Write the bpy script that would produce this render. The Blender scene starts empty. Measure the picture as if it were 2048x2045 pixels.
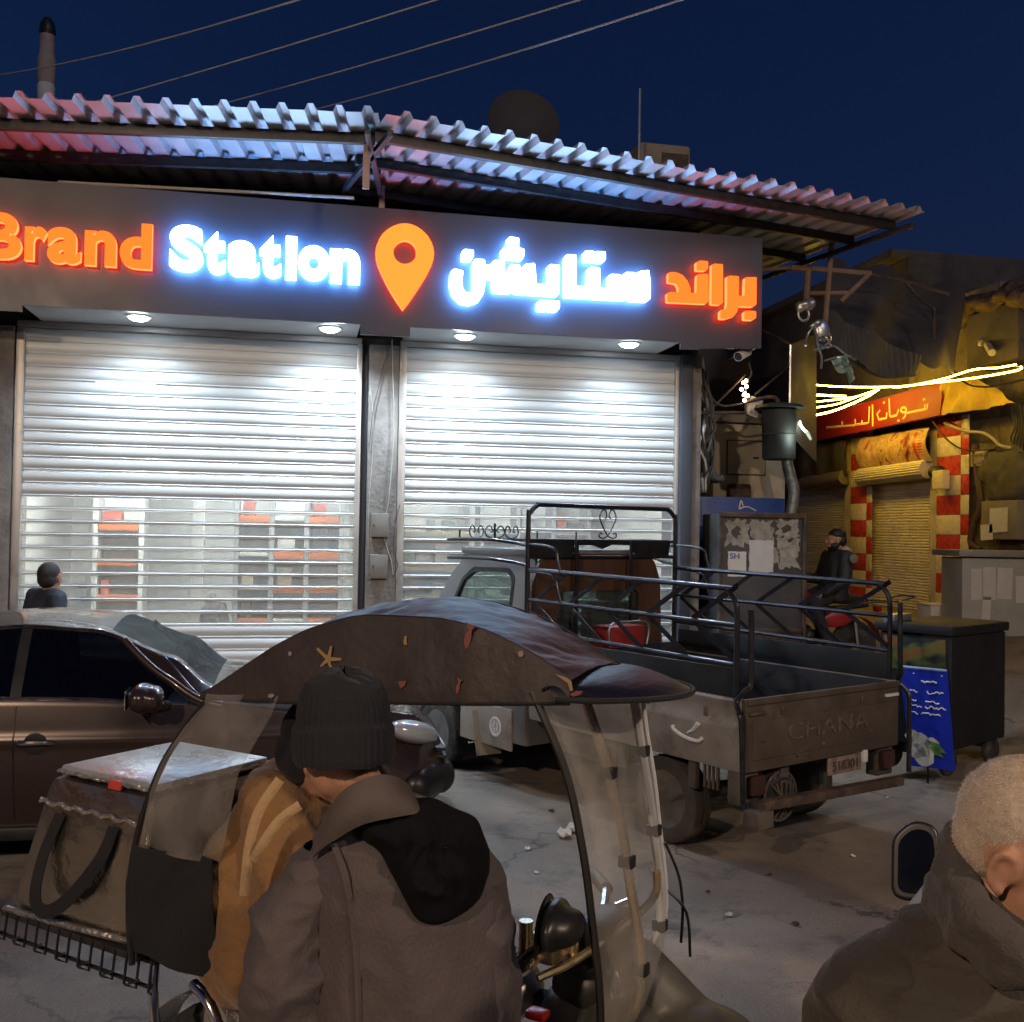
import bpy, bmesh, math, random
from mathutils import Vector, Matrix, Euler, noise
random.seed(7)
R = math.radians
scene = bpy.context.scene
COL = scene.collection

# ------------------------------------------------------------------ camera
F, CX, CY = 2048.0, 1024.0, 1022.5            # photograph pixels
YAW, PITCH, ROLL = R(11.7), R(1.1), R(0.95)
CAM = Vector((0.0, -9.55, 2.0))
FW = Vector((math.sin(YAW)*math.cos(PITCH), math.cos(YAW)*math.cos(PITCH), math.sin(PITCH)))
R0 = Vector((math.cos(YAW), -math.sin(YAW), 0)); U0 = R0.cross(FW)
RT = R0*math.cos(ROLL) + U0*math.sin(ROLL); UP = RT.cross(FW)
cam = bpy.data.cameras.new('camera'); camo = bpy.data.objects.new('camera', cam); COL.objects.link(camo)
cam.sensor_width = 36; cam.lens = 36; cam.clip_start = .02; cam.clip_end = 600
m3 = Matrix((RT, UP, -FW)).transposed()
camo.matrix_world = Matrix.Translation(CAM) @ m3.to_4x4()
scene.camera = camo

# ------------------------------------------------------------------ sky, moon-dim sun, exposure
SUN_ROT = R(275)
W = bpy.data.worlds.new('World'); scene.world = W; W.use_nodes = True
wn = W.node_tree.nodes; wl = W.node_tree.links
bg = wn['Background']
sky = wn.new('ShaderNodeTexSky'); sky.sky_type = 'NISHITA'; sky.sun_disc = False
sky.sun_elevation = R(-1.05); sky.sun_rotation = SUN_ROT; sky.air_density = 1.0; sky.dust_density = .5; sky.ozone_density = 4.4
wl.new(sky.outputs[0], bg.inputs[0]); bg.inputs[1].default_value = 0.15
sun = bpy.data.lights.new('sun', 'SUN'); sun.energy = 0.22; sun.angle = R(10); sun.color = (.75, .85, 1)
suno = bpy.data.objects.new('sun', sun); COL.objects.link(suno); suno.rotation_euler = (R(62), 0, R(20))
vs = scene.view_settings; vs.view_transform = 'Standard'; vs.look = 'None'; vs.exposure = 0.36; vs.gamma = 1; vs.use_curve_mapping = False
cy = scene.cycles
cy.max_bounces = 8; cy.diffuse_bounces = 3; cy.glossy_bounces = 3; cy.transmission_bounces = 6; cy.transparent_max_bounces = 24
cy.caustics_reflective = False; cy.caustics_refractive = False; cy.sample_clamp_indirect = 4.0; cy.sample_clamp_direct = 0
cy.use_denoising = True; cy.use_adaptive_sampling = True; cy.adaptive_threshold = .015

# ------------------------------------------------------------------ pixel rays
def ray(x, y): return FW + RT*((x-CX)/F) + UP*((CY-y)/F)
def onY(x, y, Y=0.0): d = ray(x, y); return CAM + d*((Y-CAM.y)/d.y)
def onX(x, y, X=0.0): d = ray(x, y); return CAM + d*((X-CAM.x)/d.x)
def onZ(x, y, Z=0.0): d = ray(x, y); return CAM + d*((Z-CAM.z)/d.z)
def at(x, y, dep): return CAM + ray(x, y)*dep
def onPlane(x, y, p, n): d = ray(x, y); return CAM + d*((Vector(p)-CAM).dot(n)/d.dot(n))

def sstep(a, b, x): t = max(0, min(1, (x-a)/(b-a))); return t*t*(3-2*t)
def ground_z(X, Y): return .85*sstep(3.8, 9.0, X+.35*Y)

# ------------------------------------------------------------------ materials
MATS = {}
def mk(name, col, rough=.6, metal=0.0, var=.18, vscale=6.0, bump=.0, bscale=60.0, col2=None, c2scale=2.0, c2amt=.5,
       spec=.5, coat=0.0, sheen=0.0, rvar=.1, stretch=None, crease=0.0, cscale=5.0):
    if name in MATS: return MATS[name]
    m = bpy.data.materials.new(name); m.use_nodes = True; nt = m.node_tree; N = nt.nodes; L = nt.links
    p = N['Principled BSDF']
    p.inputs['Roughness'].default_value = rough; p.inputs['Metallic'].default_value = metal
    p.inputs['Specular IOR Level'].default_value = spec
    p.inputs['Coat Weight'].default_value = coat; p.inputs['Sheen Weight'].default_value = sheen
    tc = N.new('ShaderNodeTexCoord'); vec = tc.outputs['Object']
    if stretch:
        mp = N.new('ShaderNodeMapping'); mp.inputs['Scale'].default_value = stretch; L.new(vec, mp.inputs[0]); vec = mp.outputs[0]
    n1 = N.new('ShaderNodeTexNoise'); n1.inputs['Scale'].default_value = vscale; n1.inputs['Detail'].default_value = 8; n1.inputs['Roughness'].default_value = .65
    L.new(vec, n1.inputs['Vector'])
    cr = N.new('ShaderNodeValToRGB'); L.new(n1.outputs[0], cr.inputs[0])
    cr.color_ramp.elements[0].position = .3; cr.color_ramp.elements[1].position = .7
    cr.color_ramp.elements[0].color = [c*(1-var) for c in col]+[1]; cr.color_ramp.elements[1].color = [min(1, c*(1+var)) for c in col]+[1]
    out = cr.outputs[0]
    if col2:
        n2 = N.new('ShaderNodeTexNoise'); n2.inputs['Scale'].default_value = c2scale; n2.inputs['Detail'].default_value = 10; n2.inputs['Roughness'].default_value = .7
        L.new(vec, n2.inputs['Vector'])
        c2 = N.new('ShaderNodeValToRGB'); L.new(n2.outputs[0], c2.inputs[0])
        c2.color_ramp.elements[0].position = 1-c2amt-.08; c2.color_ramp.elements[1].position = 1-c2amt+.08
        mx = N.new('ShaderNodeMixRGB'); L.new(c2.outputs[0], mx.inputs[0]); L.new(out, mx.inputs[1]); mx.inputs[2].default_value = list(col2)+[1]
        out = mx.outputs[0]
    L.new(out, p.inputs['Base Color'])
    if rvar > 0:
        mr = N.new('ShaderNodeMapRange'); L.new(n1.outputs[0], mr.inputs[0]); mr.inputs[1].default_value = .3; mr.inputs[2].default_value = .7
        mr.inputs[3].default_value = max(.02, rough-rvar); mr.inputs[4].default_value = min(1, rough+rvar); L.new(mr.outputs[0], p.inputs['Roughness'])
    if crease > 0:
        n4 = N.new('ShaderNodeTexNoise'); n4.noise_type = 'RIDGED_MULTIFRACTAL'; n4.inputs['Scale'].default_value = cscale; n4.inputs['Detail'].default_value = 3; n4.inputs['Distortion'].default_value = .6
        L.new(vec, n4.inputs['Vector']); bc = N.new('ShaderNodeBump'); bc.inputs['Strength'].default_value = crease; bc.inputs['Distance'].default_value = .03
        L.new(n4.outputs[0], bc.inputs['Height']); L.new(bc.outputs[0], p.inputs['Normal'])
    if bump > 0:
        n3 = N.new('ShaderNodeTexNoise'); n3.inputs['Scale'].default_value = bscale; n3.inputs['Detail'].default_value = 6
        L.new(vec, n3.inputs['Vector'])
        b = N.new('ShaderNodeBump'); b.inputs['Strength'].default_value = bump; b.inputs['Distance'].default_value = .02
        L.new(n3.outputs[0], b.inputs['Height']); L.new(b.outputs[0], p.inputs['Normal'])
        if crease > 0: L.new(bc.outputs[0], b.inputs['Normal'])
    MATS[name] = m; return m

def emit(name, col, strength):
    if name in MATS: return MATS[name]
    m = bpy.data.materials.new(name); m.use_nodes = True; N = m.node_tree.nodes; L = m.node_tree.links
    N.remove(N['Principled BSDF']); e = N.new('ShaderNodeEmission'); e.inputs[0].default_value = list(col)+[1]; e.inputs[1].default_value = strength
    L.new(e.outputs[0], N['Material Output'].inputs[0]); MATS[name] = m; return m

def clear(name, tint=(1, 1, 1), alpha=.8, rough=.12, milk=(.6, .6, .6), milkamt=.4, scratch=.15, gl=.8):
    """thin clear plastic or glass sheet: partly transparent, partly glossy, partly dusty"""
    if name in MATS: return MATS[name]
    m = bpy.data.materials.new(name); m.use_nodes = True; N = m.node_tree.nodes; L = m.node_tree.links
    N.remove(N['Principled BSDF'])
    t = N.new('ShaderNodeBsdfTransparent'); t.inputs[0].default_value = list(tint)+[1]
    g = N.new('ShaderNodeBsdfGlossy'); g.inputs['Roughness'].default_value = rough; g.inputs[0].default_value = (gl, gl, gl, 1)
    d = N.new('ShaderNodeBsdfDiffuse'); d.inputs[0].default_value = list(milk)+[1]
    mx = N.new('ShaderNodeMixShader'); mx.inputs[0].default_value = milkamt; L.new(g.outputs[0], mx.inputs[1]); L.new(d.outputs[0], mx.inputs[2])
    tc = N.new('ShaderNodeTexCoord'); n = N.new('ShaderNodeTexNoise'); n.inputs['Scale'].default_value = 7; n.inputs['Detail'].default_value = 9
    L.new(tc.outputs['Object'], n.inputs['Vector'])
    mr = N.new('ShaderNodeMapRange'); L.new(n.outputs[0], mr.inputs[0]); mr.inputs[1].default_value = .3; mr.inputs[2].default_value = .7
    mr.inputs[3].default_value = max(0, 1-alpha-scratch); mr.inputs[4].default_value = min(1, 1-alpha+scratch)
    m2 = N.new('ShaderNodeMixShader'); L.new(mr.outputs[0], m2.inputs[0]); L.new(t.outputs[0], m2.inputs[1]); L.new(mx.outputs[0], m2.inputs[2])
    L.new(m2.outputs[0], N['Material Output'].inputs[0]); MATS[name] = m; return m

M = dict(
 asphalt = None,
 concrete = mk('concrete', (.22, .20, .19), .85, var=.35, vscale=3, bump=.5, bscale=25, col2=(.12, .105, .10), c2scale=1.3, c2amt=.42),
 darkwall = mk('dark_wall', (.10, .085, .085), .9, var=.4, vscale=2, bump=.5, bscale=18, col2=(.05, .045, .05), c2scale=1.0, c2amt=.5),
 panel = mk('sign_panel', (.036, .043, .066), .40, var=.05, vscale=2, rvar=.05),
 galv = mk('galvanised', (.55, .57, .60), .35, .85, var=.12, vscale=5, bump=.05, bscale=30, rvar=.1),
 sheet = mk('roof_sheet_paint', (.58, .60, .63), .42, .35, var=.15, vscale=3, col2=(.34, .31, .29), c2scale=2.5, c2amt=.33),
 slat = mk('shutter_slat', (.66, .70, .74), .46, .05, var=.06, vscale=1.5, col2=(.54, .55, .56), c2scale=.9, c2amt=.36, rvar=.06, stretch=(.35, 1, 3)),
 slatclear = clear('clear_slat', (.98, 1, .99), .72, .25, (.64, .65, .66), .85, .04, .5),
 steel_dark = mk('dark_steel', (.05, .05, .055), .45, .6, var=.4, vscale=12, bump=.1),
 steel_black = mk('black_paint', (.018, .018, .02), .35, .1, var=.3, vscale=10, bump=.05, col2=(.06, .045, .035), c2scale=9, c2amt=.35),
 rust = mk('rust_metal', (.13, .085, .06), .75, .3, var=.5, vscale=9, bump=.3, bscale=40, col2=(.06, .045, .04), c2scale=5),
 chrome = mk('chrome', (.75, .73, .70), .16, 1.0, var=.1, vscale=8),
 black = mk('black_plastic', (.012, .012, .013), .42, var=.3),
 blackfab = mk('black_fabric', (.006, .006, .008), .85, var=.3, bump=.3, bscale=120, sheen=.05),
 rubber = mk('tyre_rubber', (.03, .029, .028), .85, var=.35, vscale=9, bump=.3, bscale=60, col2=(.10, .09, .08), c2scale=6, c2amt=.4),
 cable = mk('cable', (.06, .06, .065), .6),
 cable_light = mk('light_cable', (.42, .38, .32), .6),
 cream = mk('cream_wall', (.46, .41, .32), .8, var=.2, vscale=3, bump=.25, bscale=25, col2=(.20, .17, .14), c2scale=2.2, c2amt=.38),
 white = mk('white_paint', (.72, .72, .70), .5, var=.05),
 paper = mk('paper', (.62, .62, .63), .85, var=.08, vscale=12),
)

# ------------------------------------------------------------------ mesh helpers
class MB:
    def __init__(s): s.v = []; s.f = []; s.mi = []
    def add(s, vs, fs, mi=0):
        b = len(s.v); s.v += [Vector(v) for v in vs]; s.f += [tuple(i+b for i in f) for f in fs]; s.mi += [mi]*len(fs); return s
    def box(s, a, b, ch=0.0, mat=None, mi=0):
        """axis-aligned box a..b, optional chamfer, optional 4x4 transform"""
        x0, y0, z0 = [min(a[i], b[i]) for i in range(3)]; x1, y1, z1 = [max(a[i], b[i]) for i in range(3)]
        ch = min(ch, (x1-x0)*.45, (y1-y0)*.45, (z1-z0)*.45)
        if ch <= 0:
            vs = [(x, y, z) for z in (z0, z1) for y in (y0, y1) for x in (x0, x1)]
            fs = [(0, 2, 3, 1), (4, 5, 7, 6), (0, 1, 5, 4), (1, 3, 7, 5), (3, 2, 6, 7), (2, 0, 4, 6)]
        else:
            bm = bmesh.new(); bmesh.ops.create_cube(bm, size=1)
            for v in bm.verts: v.co = Vector(((x0+x1)/2+v.co.x*(x1-x0), (y0+y1)/2+v.co.y*(y1-y0), (z0+z1)/2+v.co.z*(z1-z0)))
            bmesh.ops.bevel(bm, geom=bm.edges[:], offset=ch, segments=2, affect='EDGES', profile=.6)
            bm.verts.index_update(); vs = [v.co.copy() for v in bm.verts]; fs = [[v.index for v in f.verts] for f in bm.faces]; bm.free()
        if mat is not None: vs = [mat @ Vector(v) for v in vs]
        return s.add(vs, fs, mi)
    def tube(s, pts, r, n=8, mi=0, closed=False, caps=True):
        pts = [Vector(p) for p in pts]; k = len(pts); rs = r if isinstance(r, (list, tuple)) else [r]*k
        rings = []; prev = None
        for i, p in enumerate(pts):
            a = pts[(i-1) % k] if (i > 0 or closed) else p; c = pts[(i+1) % k] if (i < k-1 or closed) else p
            t = (c-a).normalized() if (c-a).length > 1e-9 else Vector((0, 0, 1))
            if prev is None:
                u = t.cross(Vector((0, 0, 1)));  u = u.normalized() if u.length > .05 else t.cross(Vector((1, 0, 0))).normalized()
            else:
                u = prev - t*prev.dot(t); u = u.normalized() if u.length > 1e-6 else t.orthogonal().normalized()
            prev = u; w = t.cross(u)
            rings.append([p + (u*math.cos(2*math.pi*j/n)+w*math.sin(2*math.pi*j/n))*rs[i] for j in range(n)])
        vs = [v for rg in rings for v in rg]; fs = []
        for i in range(k if closed else k-1):
            a = i*n; b = ((i+1) % k)*n
            for j in range(n): fs.append((a+j, a+(j+1) % n, b+(j+1) % n, b+j))
        if caps and not closed: fs.append(tuple(range(n-1, -1, -1))); fs.append(tuple(range((k-1)*n, k*n)))
        return s.add(vs, fs, mi)
    def lathe(s, prof, n=24, mat=None, mi=0):
        """prof: list of (radius, height) around local z"""
        vs = []; fs = []; k = len(prof)
        for r, z in prof:
            for j in range(n): vs.append(Vector((r*math.cos(2*math.pi*j/n), r*math.sin(2*math.pi*j/n), z)))
        for i in range(k-1):
            for j in range(n): fs.append((i*n+j, i*n+(j+1) % n, (i+1)*n+(j+1) % n, (i+1)*n+j))
        if prof[0][0] > 1e-5: fs.append(tuple(range(n-1, -1, -1)))
        if prof[-1][0] > 1e-5: fs.append(tuple(range((k-1)*n, k*n)))
        if mat is not None: vs = [mat @ v for v in vs]
        return s.add(vs, fs, mi)
    def prism(s, poly, off, mi=0):
        """poly: 3D loop (convex or simple); extruded by vector off"""
        k = len(poly); off = Vector(off); a = [Vector(p) for p in poly]; b = [p+off for p in a]
        return s.add(a+b, [tuple(range(k-1, -1, -1)), tuple(range(k, 2*k))]+[(i, (i+1) % k, k+(i+1) % k, k+i) for i in range(k)], mi)
    def grid(s, fn, nu, nv, thick=0.0, mi=0):
        """fn(u,v)->Vector on [0,1]^2; optional thickness along normal"""
        P = [[Vector(fn(i/nu, j/nv)) for j in range(nv+1)] for i in range(nu+1)]
        w = nv+1
        vs = [p for rw in P for p in rw]; fs = [(i*w+j, (i+1)*w+j, (i+1)*w+j+1, i*w+j+1) for i in range(nu) for j in range(nv)]
        if thick:
            nr = []
            for i in range(nu+1):
                for j in range(nv+1):
                    du = P[min(i+1, nu)][j]-P[max(i-1, 0)][j]; dv = P[i][min(j+1, nv)]-P[i][max(j-1, 0)]
                    n_ = du.cross(dv); nr.append(n_.normalized() if n_.length > 1e-9 else Vector((0, 0, 1)))
            b = len(vs); vs2 = [v-n_*thick for v, n_ in zip(vs, nr)]
            fs2 = [tuple(b+k for k in reversed(f)) for f in fs]
            rim = []
            bd = [i*w for i in range(nu+1)]+[nu*w+j for j in range(1, nv+1)]+[i*w+nv for i in range(nu-1, -1, -1)]+[j for j in range(nv-1, 0, -1)]
            for q in range(len(bd)):
                a_, c_ = bd[q], bd[(q+1) % len(bd)]; rim.append((c_, a_, b+a_, b+c_))
            vs = vs+vs2; fs = fs+fs2+rim
        return s.add(vs, fs, mi)
    def xf(s, m): s.v = [m @ v for v in s.v]; return s
    def mesh(s, name, mats, smooth=None):
        me = bpy.data.meshes.new(name); me.from_pydata([tuple(v) for v in s.v], [], s.f)
        mats = mats if isinstance(mats, (list, tuple)) else [mats]
        for m in mats: me.materials.append(m)
        if len(mats) > 1: me.polygons.foreach_set('material_index', s.mi)
        bm = bmesh.new(); bm.from_mesh(me); bmesh.ops.recalc_face_normals(bm, faces=bm.faces[:]); bm.to_mesh(me); bm.free()
        if smooth is not None:
            me.polygons.foreach_set('use_smooth', [True]*len(me.polygons)); me.set_sharp_from_angle(angle=R(smooth))
        me.update(); return me
    def build(s, name, mats, parent=None, smooth=40, world=True):
        """world=True: vertices are world coordinates, shifted to the (unrotated) thing's base"""
        if parent is not None and world:
            o = root_loc(parent); s.v = [v-o for v in s.v]
        return link(name, s.mesh(name, mats, smooth), parent)

ROOTLOC = {}
def root_loc(o):
    while o.parent is not None: o = o.parent
    return Vector(o.location)
def link(name, me, parent=None):
    o = bpy.data.objects.new(name, me); COL.objects.link(o)
    if parent is not None: o.parent = parent
    return o
def tag(o, label=None, cat=None, group=None, kind=None):
    if label: o['label'] = label
    if cat: o['category'] = cat
    if group: o['group'] = group
    if kind: o['kind'] = kind
    return o
def thing(name, label, cat, loc=(0, 0, 0), rotz=0.0, group=None):
    o = bpy.data.objects.new(name, None); COL.objects.link(o); o.location = loc; o.rotation_euler = (0, 0, rotz); o.empty_display_size = .1
    return tag(o, label, cat, group)
def copy_tree(o, parent=None):
    c = o.copy(); COL.objects.link(c); c.parent = parent
    for ch in list(o.children): copy_tree(ch, c)
    return c
def lamp(name, parent, kind, loc, energy, color, size=.05, rot=(0, 0, 0), spot=None, blend=.5):
    l = bpy.data.lights.new(name, kind); l.energy = energy; l.color = color
    if kind == 'AREA': l.size = size
    else: l.shadow_soft_size = size
    if spot: l.spot_size = R(spot); l.spot_blend = blend
    o = bpy.data.objects.new(name, l); COL.objects.link(o); o.rotation_euler = rot
    o.location = Vector(loc)-root_loc(parent) if parent else loc
    if parent: o.parent = parent
    return o

def round_loop(pts, d):
    """cut corners of a closed 2D loop by up to d, two arcs points each"""
    out = []; k = len(pts)
    for i in range(k):
        a, b, c = Vector(pts[i-1]), Vector(pts[i]), Vector(pts[(i+1) % k])
        e1 = min(d, (a-b).length*.45); e2 = min(d, (c-b).length*.45)
        p = b+(a-b).normalized()*e1; q = b+(c-b).normalized()*e2
        for t in (0, .33, .67, 1): out.append(p*(1-t)**2+b*2*t*(1-t)+q*t*t)
    return out
def plate(loops, thick, bevel=0.0, offset=0.0):
    """mesh of a filled 2D outline (holes allowed) in local x,y with thickness along z"""
    cu = bpy.data.curves.new('tmp', 'CURVE'); cu.dimensions = '2D'; cu.fill_mode = 'BOTH'; cu.extrude = thick/2; cu.bevel_depth = bevel; cu.offset = offset
    for lp in loops:
        sp = cu.splines.new('POLY'); sp.points.add(len(lp)-1)
        for pt, q in zip(sp.points, lp): pt.co = (q[0], q[1], 0, 1)
        sp.use_cyclic_u = True
    o = bpy.data.objects.new('tmp', cu); COL.objects.link(o)
    me = bpy.data.meshes.new_from_object(o.evaluated_get(bpy.context.evaluated_depsgraph_get()))
    bpy.data.objects.remove(o); bpy.data.curves.remove(cu); return me
def text_mesh(body, thick=.0, offset=0.0, res=6):
    cu = bpy.data.curves.new('tmp', 'FONT'); cu.body = body; cu.extrude = thick/2; cu.offset = offset; cu.resolution_u = res; cu.size = 1
    o = bpy.data.objects.new('tmp', cu); COL.objects.link(o)
    me = bpy.data.meshes.new_from_object(o.evaluated_get(bpy.context.evaluated_depsgraph_get()))
    bpy.data.objects.remove(o); bpy.data.curves.remove(cu); return me
def bbox2(me):
    xs = [v.co.x for v in me.vertices]; ys = [v.co.y for v in me.vertices]; return min(xs), max(xs), min(ys), max(ys)

# continuous bodies: overlapping rounded volumes fused into one surface
def blob(name, prims, vox, mat, parent=None, smooth=6, disp=None, world=True, local=None):
    bm = bmesh.new()
    for p in prims:
        if p[0] == 'c':
            t = bmesh.new()
            for q, r in ((p[1], p[2]), (p[3], p[4])):
                bmesh.ops.create_icosphere(t, subdivisions=3, radius=r, matrix=Matrix.Translation(Vector(q)))
            h = bmesh.ops.convex_hull(t, input=t.verts[:])
            bmesh.ops.delete(t, geom=[g for g in h['geom_interior'] if isinstance(g, bmesh.types.BMVert)], context='VERTS')
            me_ = bpy.data.meshes.new('t'); t.to_mesh(me_); t.free(); bm.from_mesh(me_); bpy.data.meshes.remove(me_)
        elif p[0] == 'e':
            e = Euler(p[3]).to_matrix().to_4x4() if len(p) > 3 else Matrix()
            mt = Matrix.Translation(Vector(p[1])) @ e @ Matrix.Diagonal((*p[2], 1))
            bmesh.ops.create_icosphere(bm, subdivisions=4, radius=1, matrix=mt)
        elif p[0] == 'l':        # loft of elliptic rings: (centre, rx, ry, optional 3x3)
            n = 20; rg = []
            for c_, rx, ry, *o_ in p[1]:
                fr = o_[0] if o_ else Matrix.Identity(3)
                rg.append([bm.verts.new(Vector(c_)+fr @ Vector((rx*math.cos(2*math.pi*j/n), ry*math.sin(2*math.pi*j/n), 0))) for j in range(n)])
            for a, b in zip(rg, rg[1:]):
                for j in range(n): bm.faces.new((a[j], a[(j+1) % n], b[(j+1) % n], b[j]))
            bm.faces.new(rg[0][::-1]); bm.faces.new(rg[-1])
    bmesh.ops.recalc_face_normals(bm, faces=bm.faces[:])
    if local is not None: bmesh.ops.transform(bm, matrix=local, verts=bm.verts[:])
    me = bpy.data.meshes.new('t'); bm.to_mesh(me); bm.free()
    o = bpy.data.objects.new('t', me); COL.objects.link(o)
    r = o.modifiers.new('r', 'REMESH'); r.mode = 'VOXEL'; r.voxel_size = vox
    if smooth: s = o.modifiers.new('s', 'SMOOTH'); s.factor = .5; s.iterations = smooth
    for dd in (disp or []):
        tx = bpy.data.textures.new('w', dd.get('type', 'CLOUDS')); tx.noise_scale = dd['scale']
        if hasattr(tx, 'noise_depth'): tx.noise_depth = 2
        e = o.modifiers.new('d', 'DISPLACE'); e.texture = tx; e.strength = dd['amt']; e.mid_level = .5; e.texture_coords = 'LOCAL'
        if 'coords' in dd: e.texture_coords = 'OBJECT'; e.texture_coords_object = dd['coords']
    me2 = bpy.data.meshes.new_from_object(o.evaluated_get(bpy.context.evaluated_depsgraph_get()))
    bpy.data.objects.remove(o); bpy.data.meshes.remove(me)
    me2.materials.clear(); me2.materials.append(mat); me2.polygons.foreach_set('use_smooth', [True]*len(me2.polygons)); me2.name = name
    if parent is not None and world: me2.transform(Matrix.Translation(-root_loc(parent)))
    return link(name, me2, parent)
# ================================================================== GROUND
def asphalt():
    m = bpy.data.materials.new('dusty_asphalt'); m.use_nodes = True; N = m.node_tree.nodes; L = m.node_tree.links; p = N['Principled BSDF']
    tc = N.new('ShaderNodeTexCoord')
    def nz(sc, det=8, ro=.6):
        n = N.new('ShaderNodeTexNoise'); n.inputs['Scale'].default_value = sc; n.inputs['Detail'].default_value = det; n.inputs['Roughness'].default_value = ro
        L.new(tc.outputs['Object'], n.inputs['Vector']); return n
    def ramp(n, a, b, c0, c1):
        c = N.new('ShaderNodeValToRGB'); L.new(n.outputs[0], c.inputs[0]); c.color_ramp.elements[0].position = a; c.color_ramp.elements[1].position = b
        c.color_ramp.elements[0].color = (*c0, 1); c.color_ramp.elements[1].color = (*c1, 1); return c
    a = ramp(nz(90, 4), .3, .7, (.215, .178, .148), (.35, .295, .25))
    big = ramp(nz(.55, 6), .38, .66, (.55, .55, .55), (1.25, 1.2, 1.15))
    mx = N.new('ShaderNodeMixRGB'); mx.blend_type = 'MULTIPLY'; mx.inputs[0].default_value = 1; L.new(a.outputs[0], mx.inputs[1]); L.new(big.outputs[0], mx.inputs[2])
    st = ramp(nz(2.3, 9, .7), .53, .70, (0, 0, 0), (1, 1, 1))
    m2 = N.new('ShaderNodeMixRGB'); L.new(st.outputs[0], m2.inputs[0]); L.new(mx.outputs[0], m2.inputs[1]); m2.inputs[2].default_value = (.085, .078, .074, 1)
    sp = ramp(nz(34, 2), .68, .72, (0, 0, 0), (1, 1, 1))
    m3_ = N.new('ShaderNodeMixRGB'); L.new(sp.outputs[0], m3_.inputs[0]); L.new(m2.outputs[0], m3_.inputs[1]); m3_.inputs[2].default_value = (.09, .082, .076, 1)
    wv = N.new('ShaderNodeTexVoronoi'); wv.feature = 'DISTANCE_TO_EDGE'; wv.inputs['Scale'].default_value = .55
    dn = nz(3.0, 5); va = N.new('ShaderNodeVectorMath'); va.operation = 'MULTIPLY_ADD'; L.new(dn.outputs['Color'], va.inputs[0]); va.inputs[1].default_value = (.55, .55, .55); L.new(tc.outputs['Object'], va.inputs[2]); L.new(va.outputs[0], wv.inputs['Vector'])
    ck = ramp(wv, .004, .012, (1, 1, 1), (0, 0, 0)); ckn = ramp(nz(.8, 3), .48, .58, (0, 0, 0), (.75, .75, .75)); cm_ = N.new('ShaderNodeMath'); cm_.operation = 'MULTIPLY'; L.new(ck.outputs[0], cm_.inputs[0]); L.new(ckn.outputs[0], cm_.inputs[1])
    m4 = N.new('ShaderNodeMixRGB'); L.new(cm_.outputs[0], m4.inputs[0]); L.new(m3_.outputs[0], m4.inputs[1]); m4.inputs[2].default_value = (.05, .045, .04, 1)
    L.new(m4.outputs[0], p.inputs['Base Color'])
    rr = N.new('ShaderNodeMapRange'); L.new(big.outputs[0], rr.inputs[0]); rr.inputs[3].default_value = .45; rr.inputs[4].default_value = .85; L.new(rr.outputs[0], p.inputs['Roughness'])
    b = N.new('ShaderNodeBump'); b.inputs['Strength'].default_value = .35; b.inputs['Distance'].default_value = .01; L.new(nz(70, 6).outputs[0], b.inputs['Height'])
    b2 = N.new('ShaderNodeBump'); b2.inputs['Strength'].default_value = .35; b2.inputs['Distance'].default_value = .06; L.new(nz(1.6, 4).outputs[0], b2.inputs['Height'])
    L.new(b.outputs[0], b2.inputs['Normal']); L.new(b2.outputs[0], p.inputs['Normal']); return m
M['asphalt'] = asphalt()
def axis(a, b, lo, hi, fine, coarse):
    r = [a]
    while r[-1] < b: r.append(r[-1]+(fine if lo <= r[-1] < hi else coarse))
    return r
gx = axis(-120, 120, -4, 12, .25, 4); gy = axis(-60, 160, -9, 8, .25, 4)
g = MB(); nY = len(gy)
g.add([(x, y, ground_z(x, y)+.006*noise.noise(Vector((x*.8, y*.8, 0)))) for x in gx for y in gy],
      [(i*nY+j, (i+1)*nY+j, (i+1)*nY+j+1, i*nY+j+1) for i in range(len(gx)-1) for j in range(nY-1)])
tag(g.build('ground', M['asphalt'], None, 60), kind='structure')

# ================================================================== SHOP BUILDING
shop = thing('shop_building', 'concrete shop building behind the lit sign and two roller shutters', 'building', (.7, 0, 0))
def wallbox(name, a, b, mat, parent, ch=.012): return MB().box(a, b, ch).build(name, mat, parent)
wallbox('pillar', (-7.0, -.06, -.1), (-2.44, .5, 3.70), M['concrete'], shop)
wallbox('pillar', (.60, -.05, -.1), (.875, .5, 3.70), M['concrete'], shop)
wallbox('pillar', (3.74, -.10, -.1), (3.84, .55, 3.75), M['concrete'], shop)
wallbox('upper_wall', (-7.0, .03, 3.70), (3.85, .5, 5.5), M['darkwall'], shop)
wallbox('side_wall', (3.745, .56, -.1), (3.855, 9, 5.5), M['darkwall'], shop)
wallbox('roof_slab', (-7.2, .05, 5.51), (3.95, 9, 5.62), M['darkwall'], shop)
wallbox('back_wall', (-7.0, 8.8, -.1), (3.74, 9, 5.5), M['darkwall'], shop)
blue = mk('blue_grey_column', (.05, .06, .085), .5, var=.25, vscale=4)
wallbox('column', (3.625, -.13, -.1), (3.735, .4, 3.75), blue, shop, .006)
wallbox('recess', (.535, .02, 0), (.595, .3, 3.70), blue, shop, .003)
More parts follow.
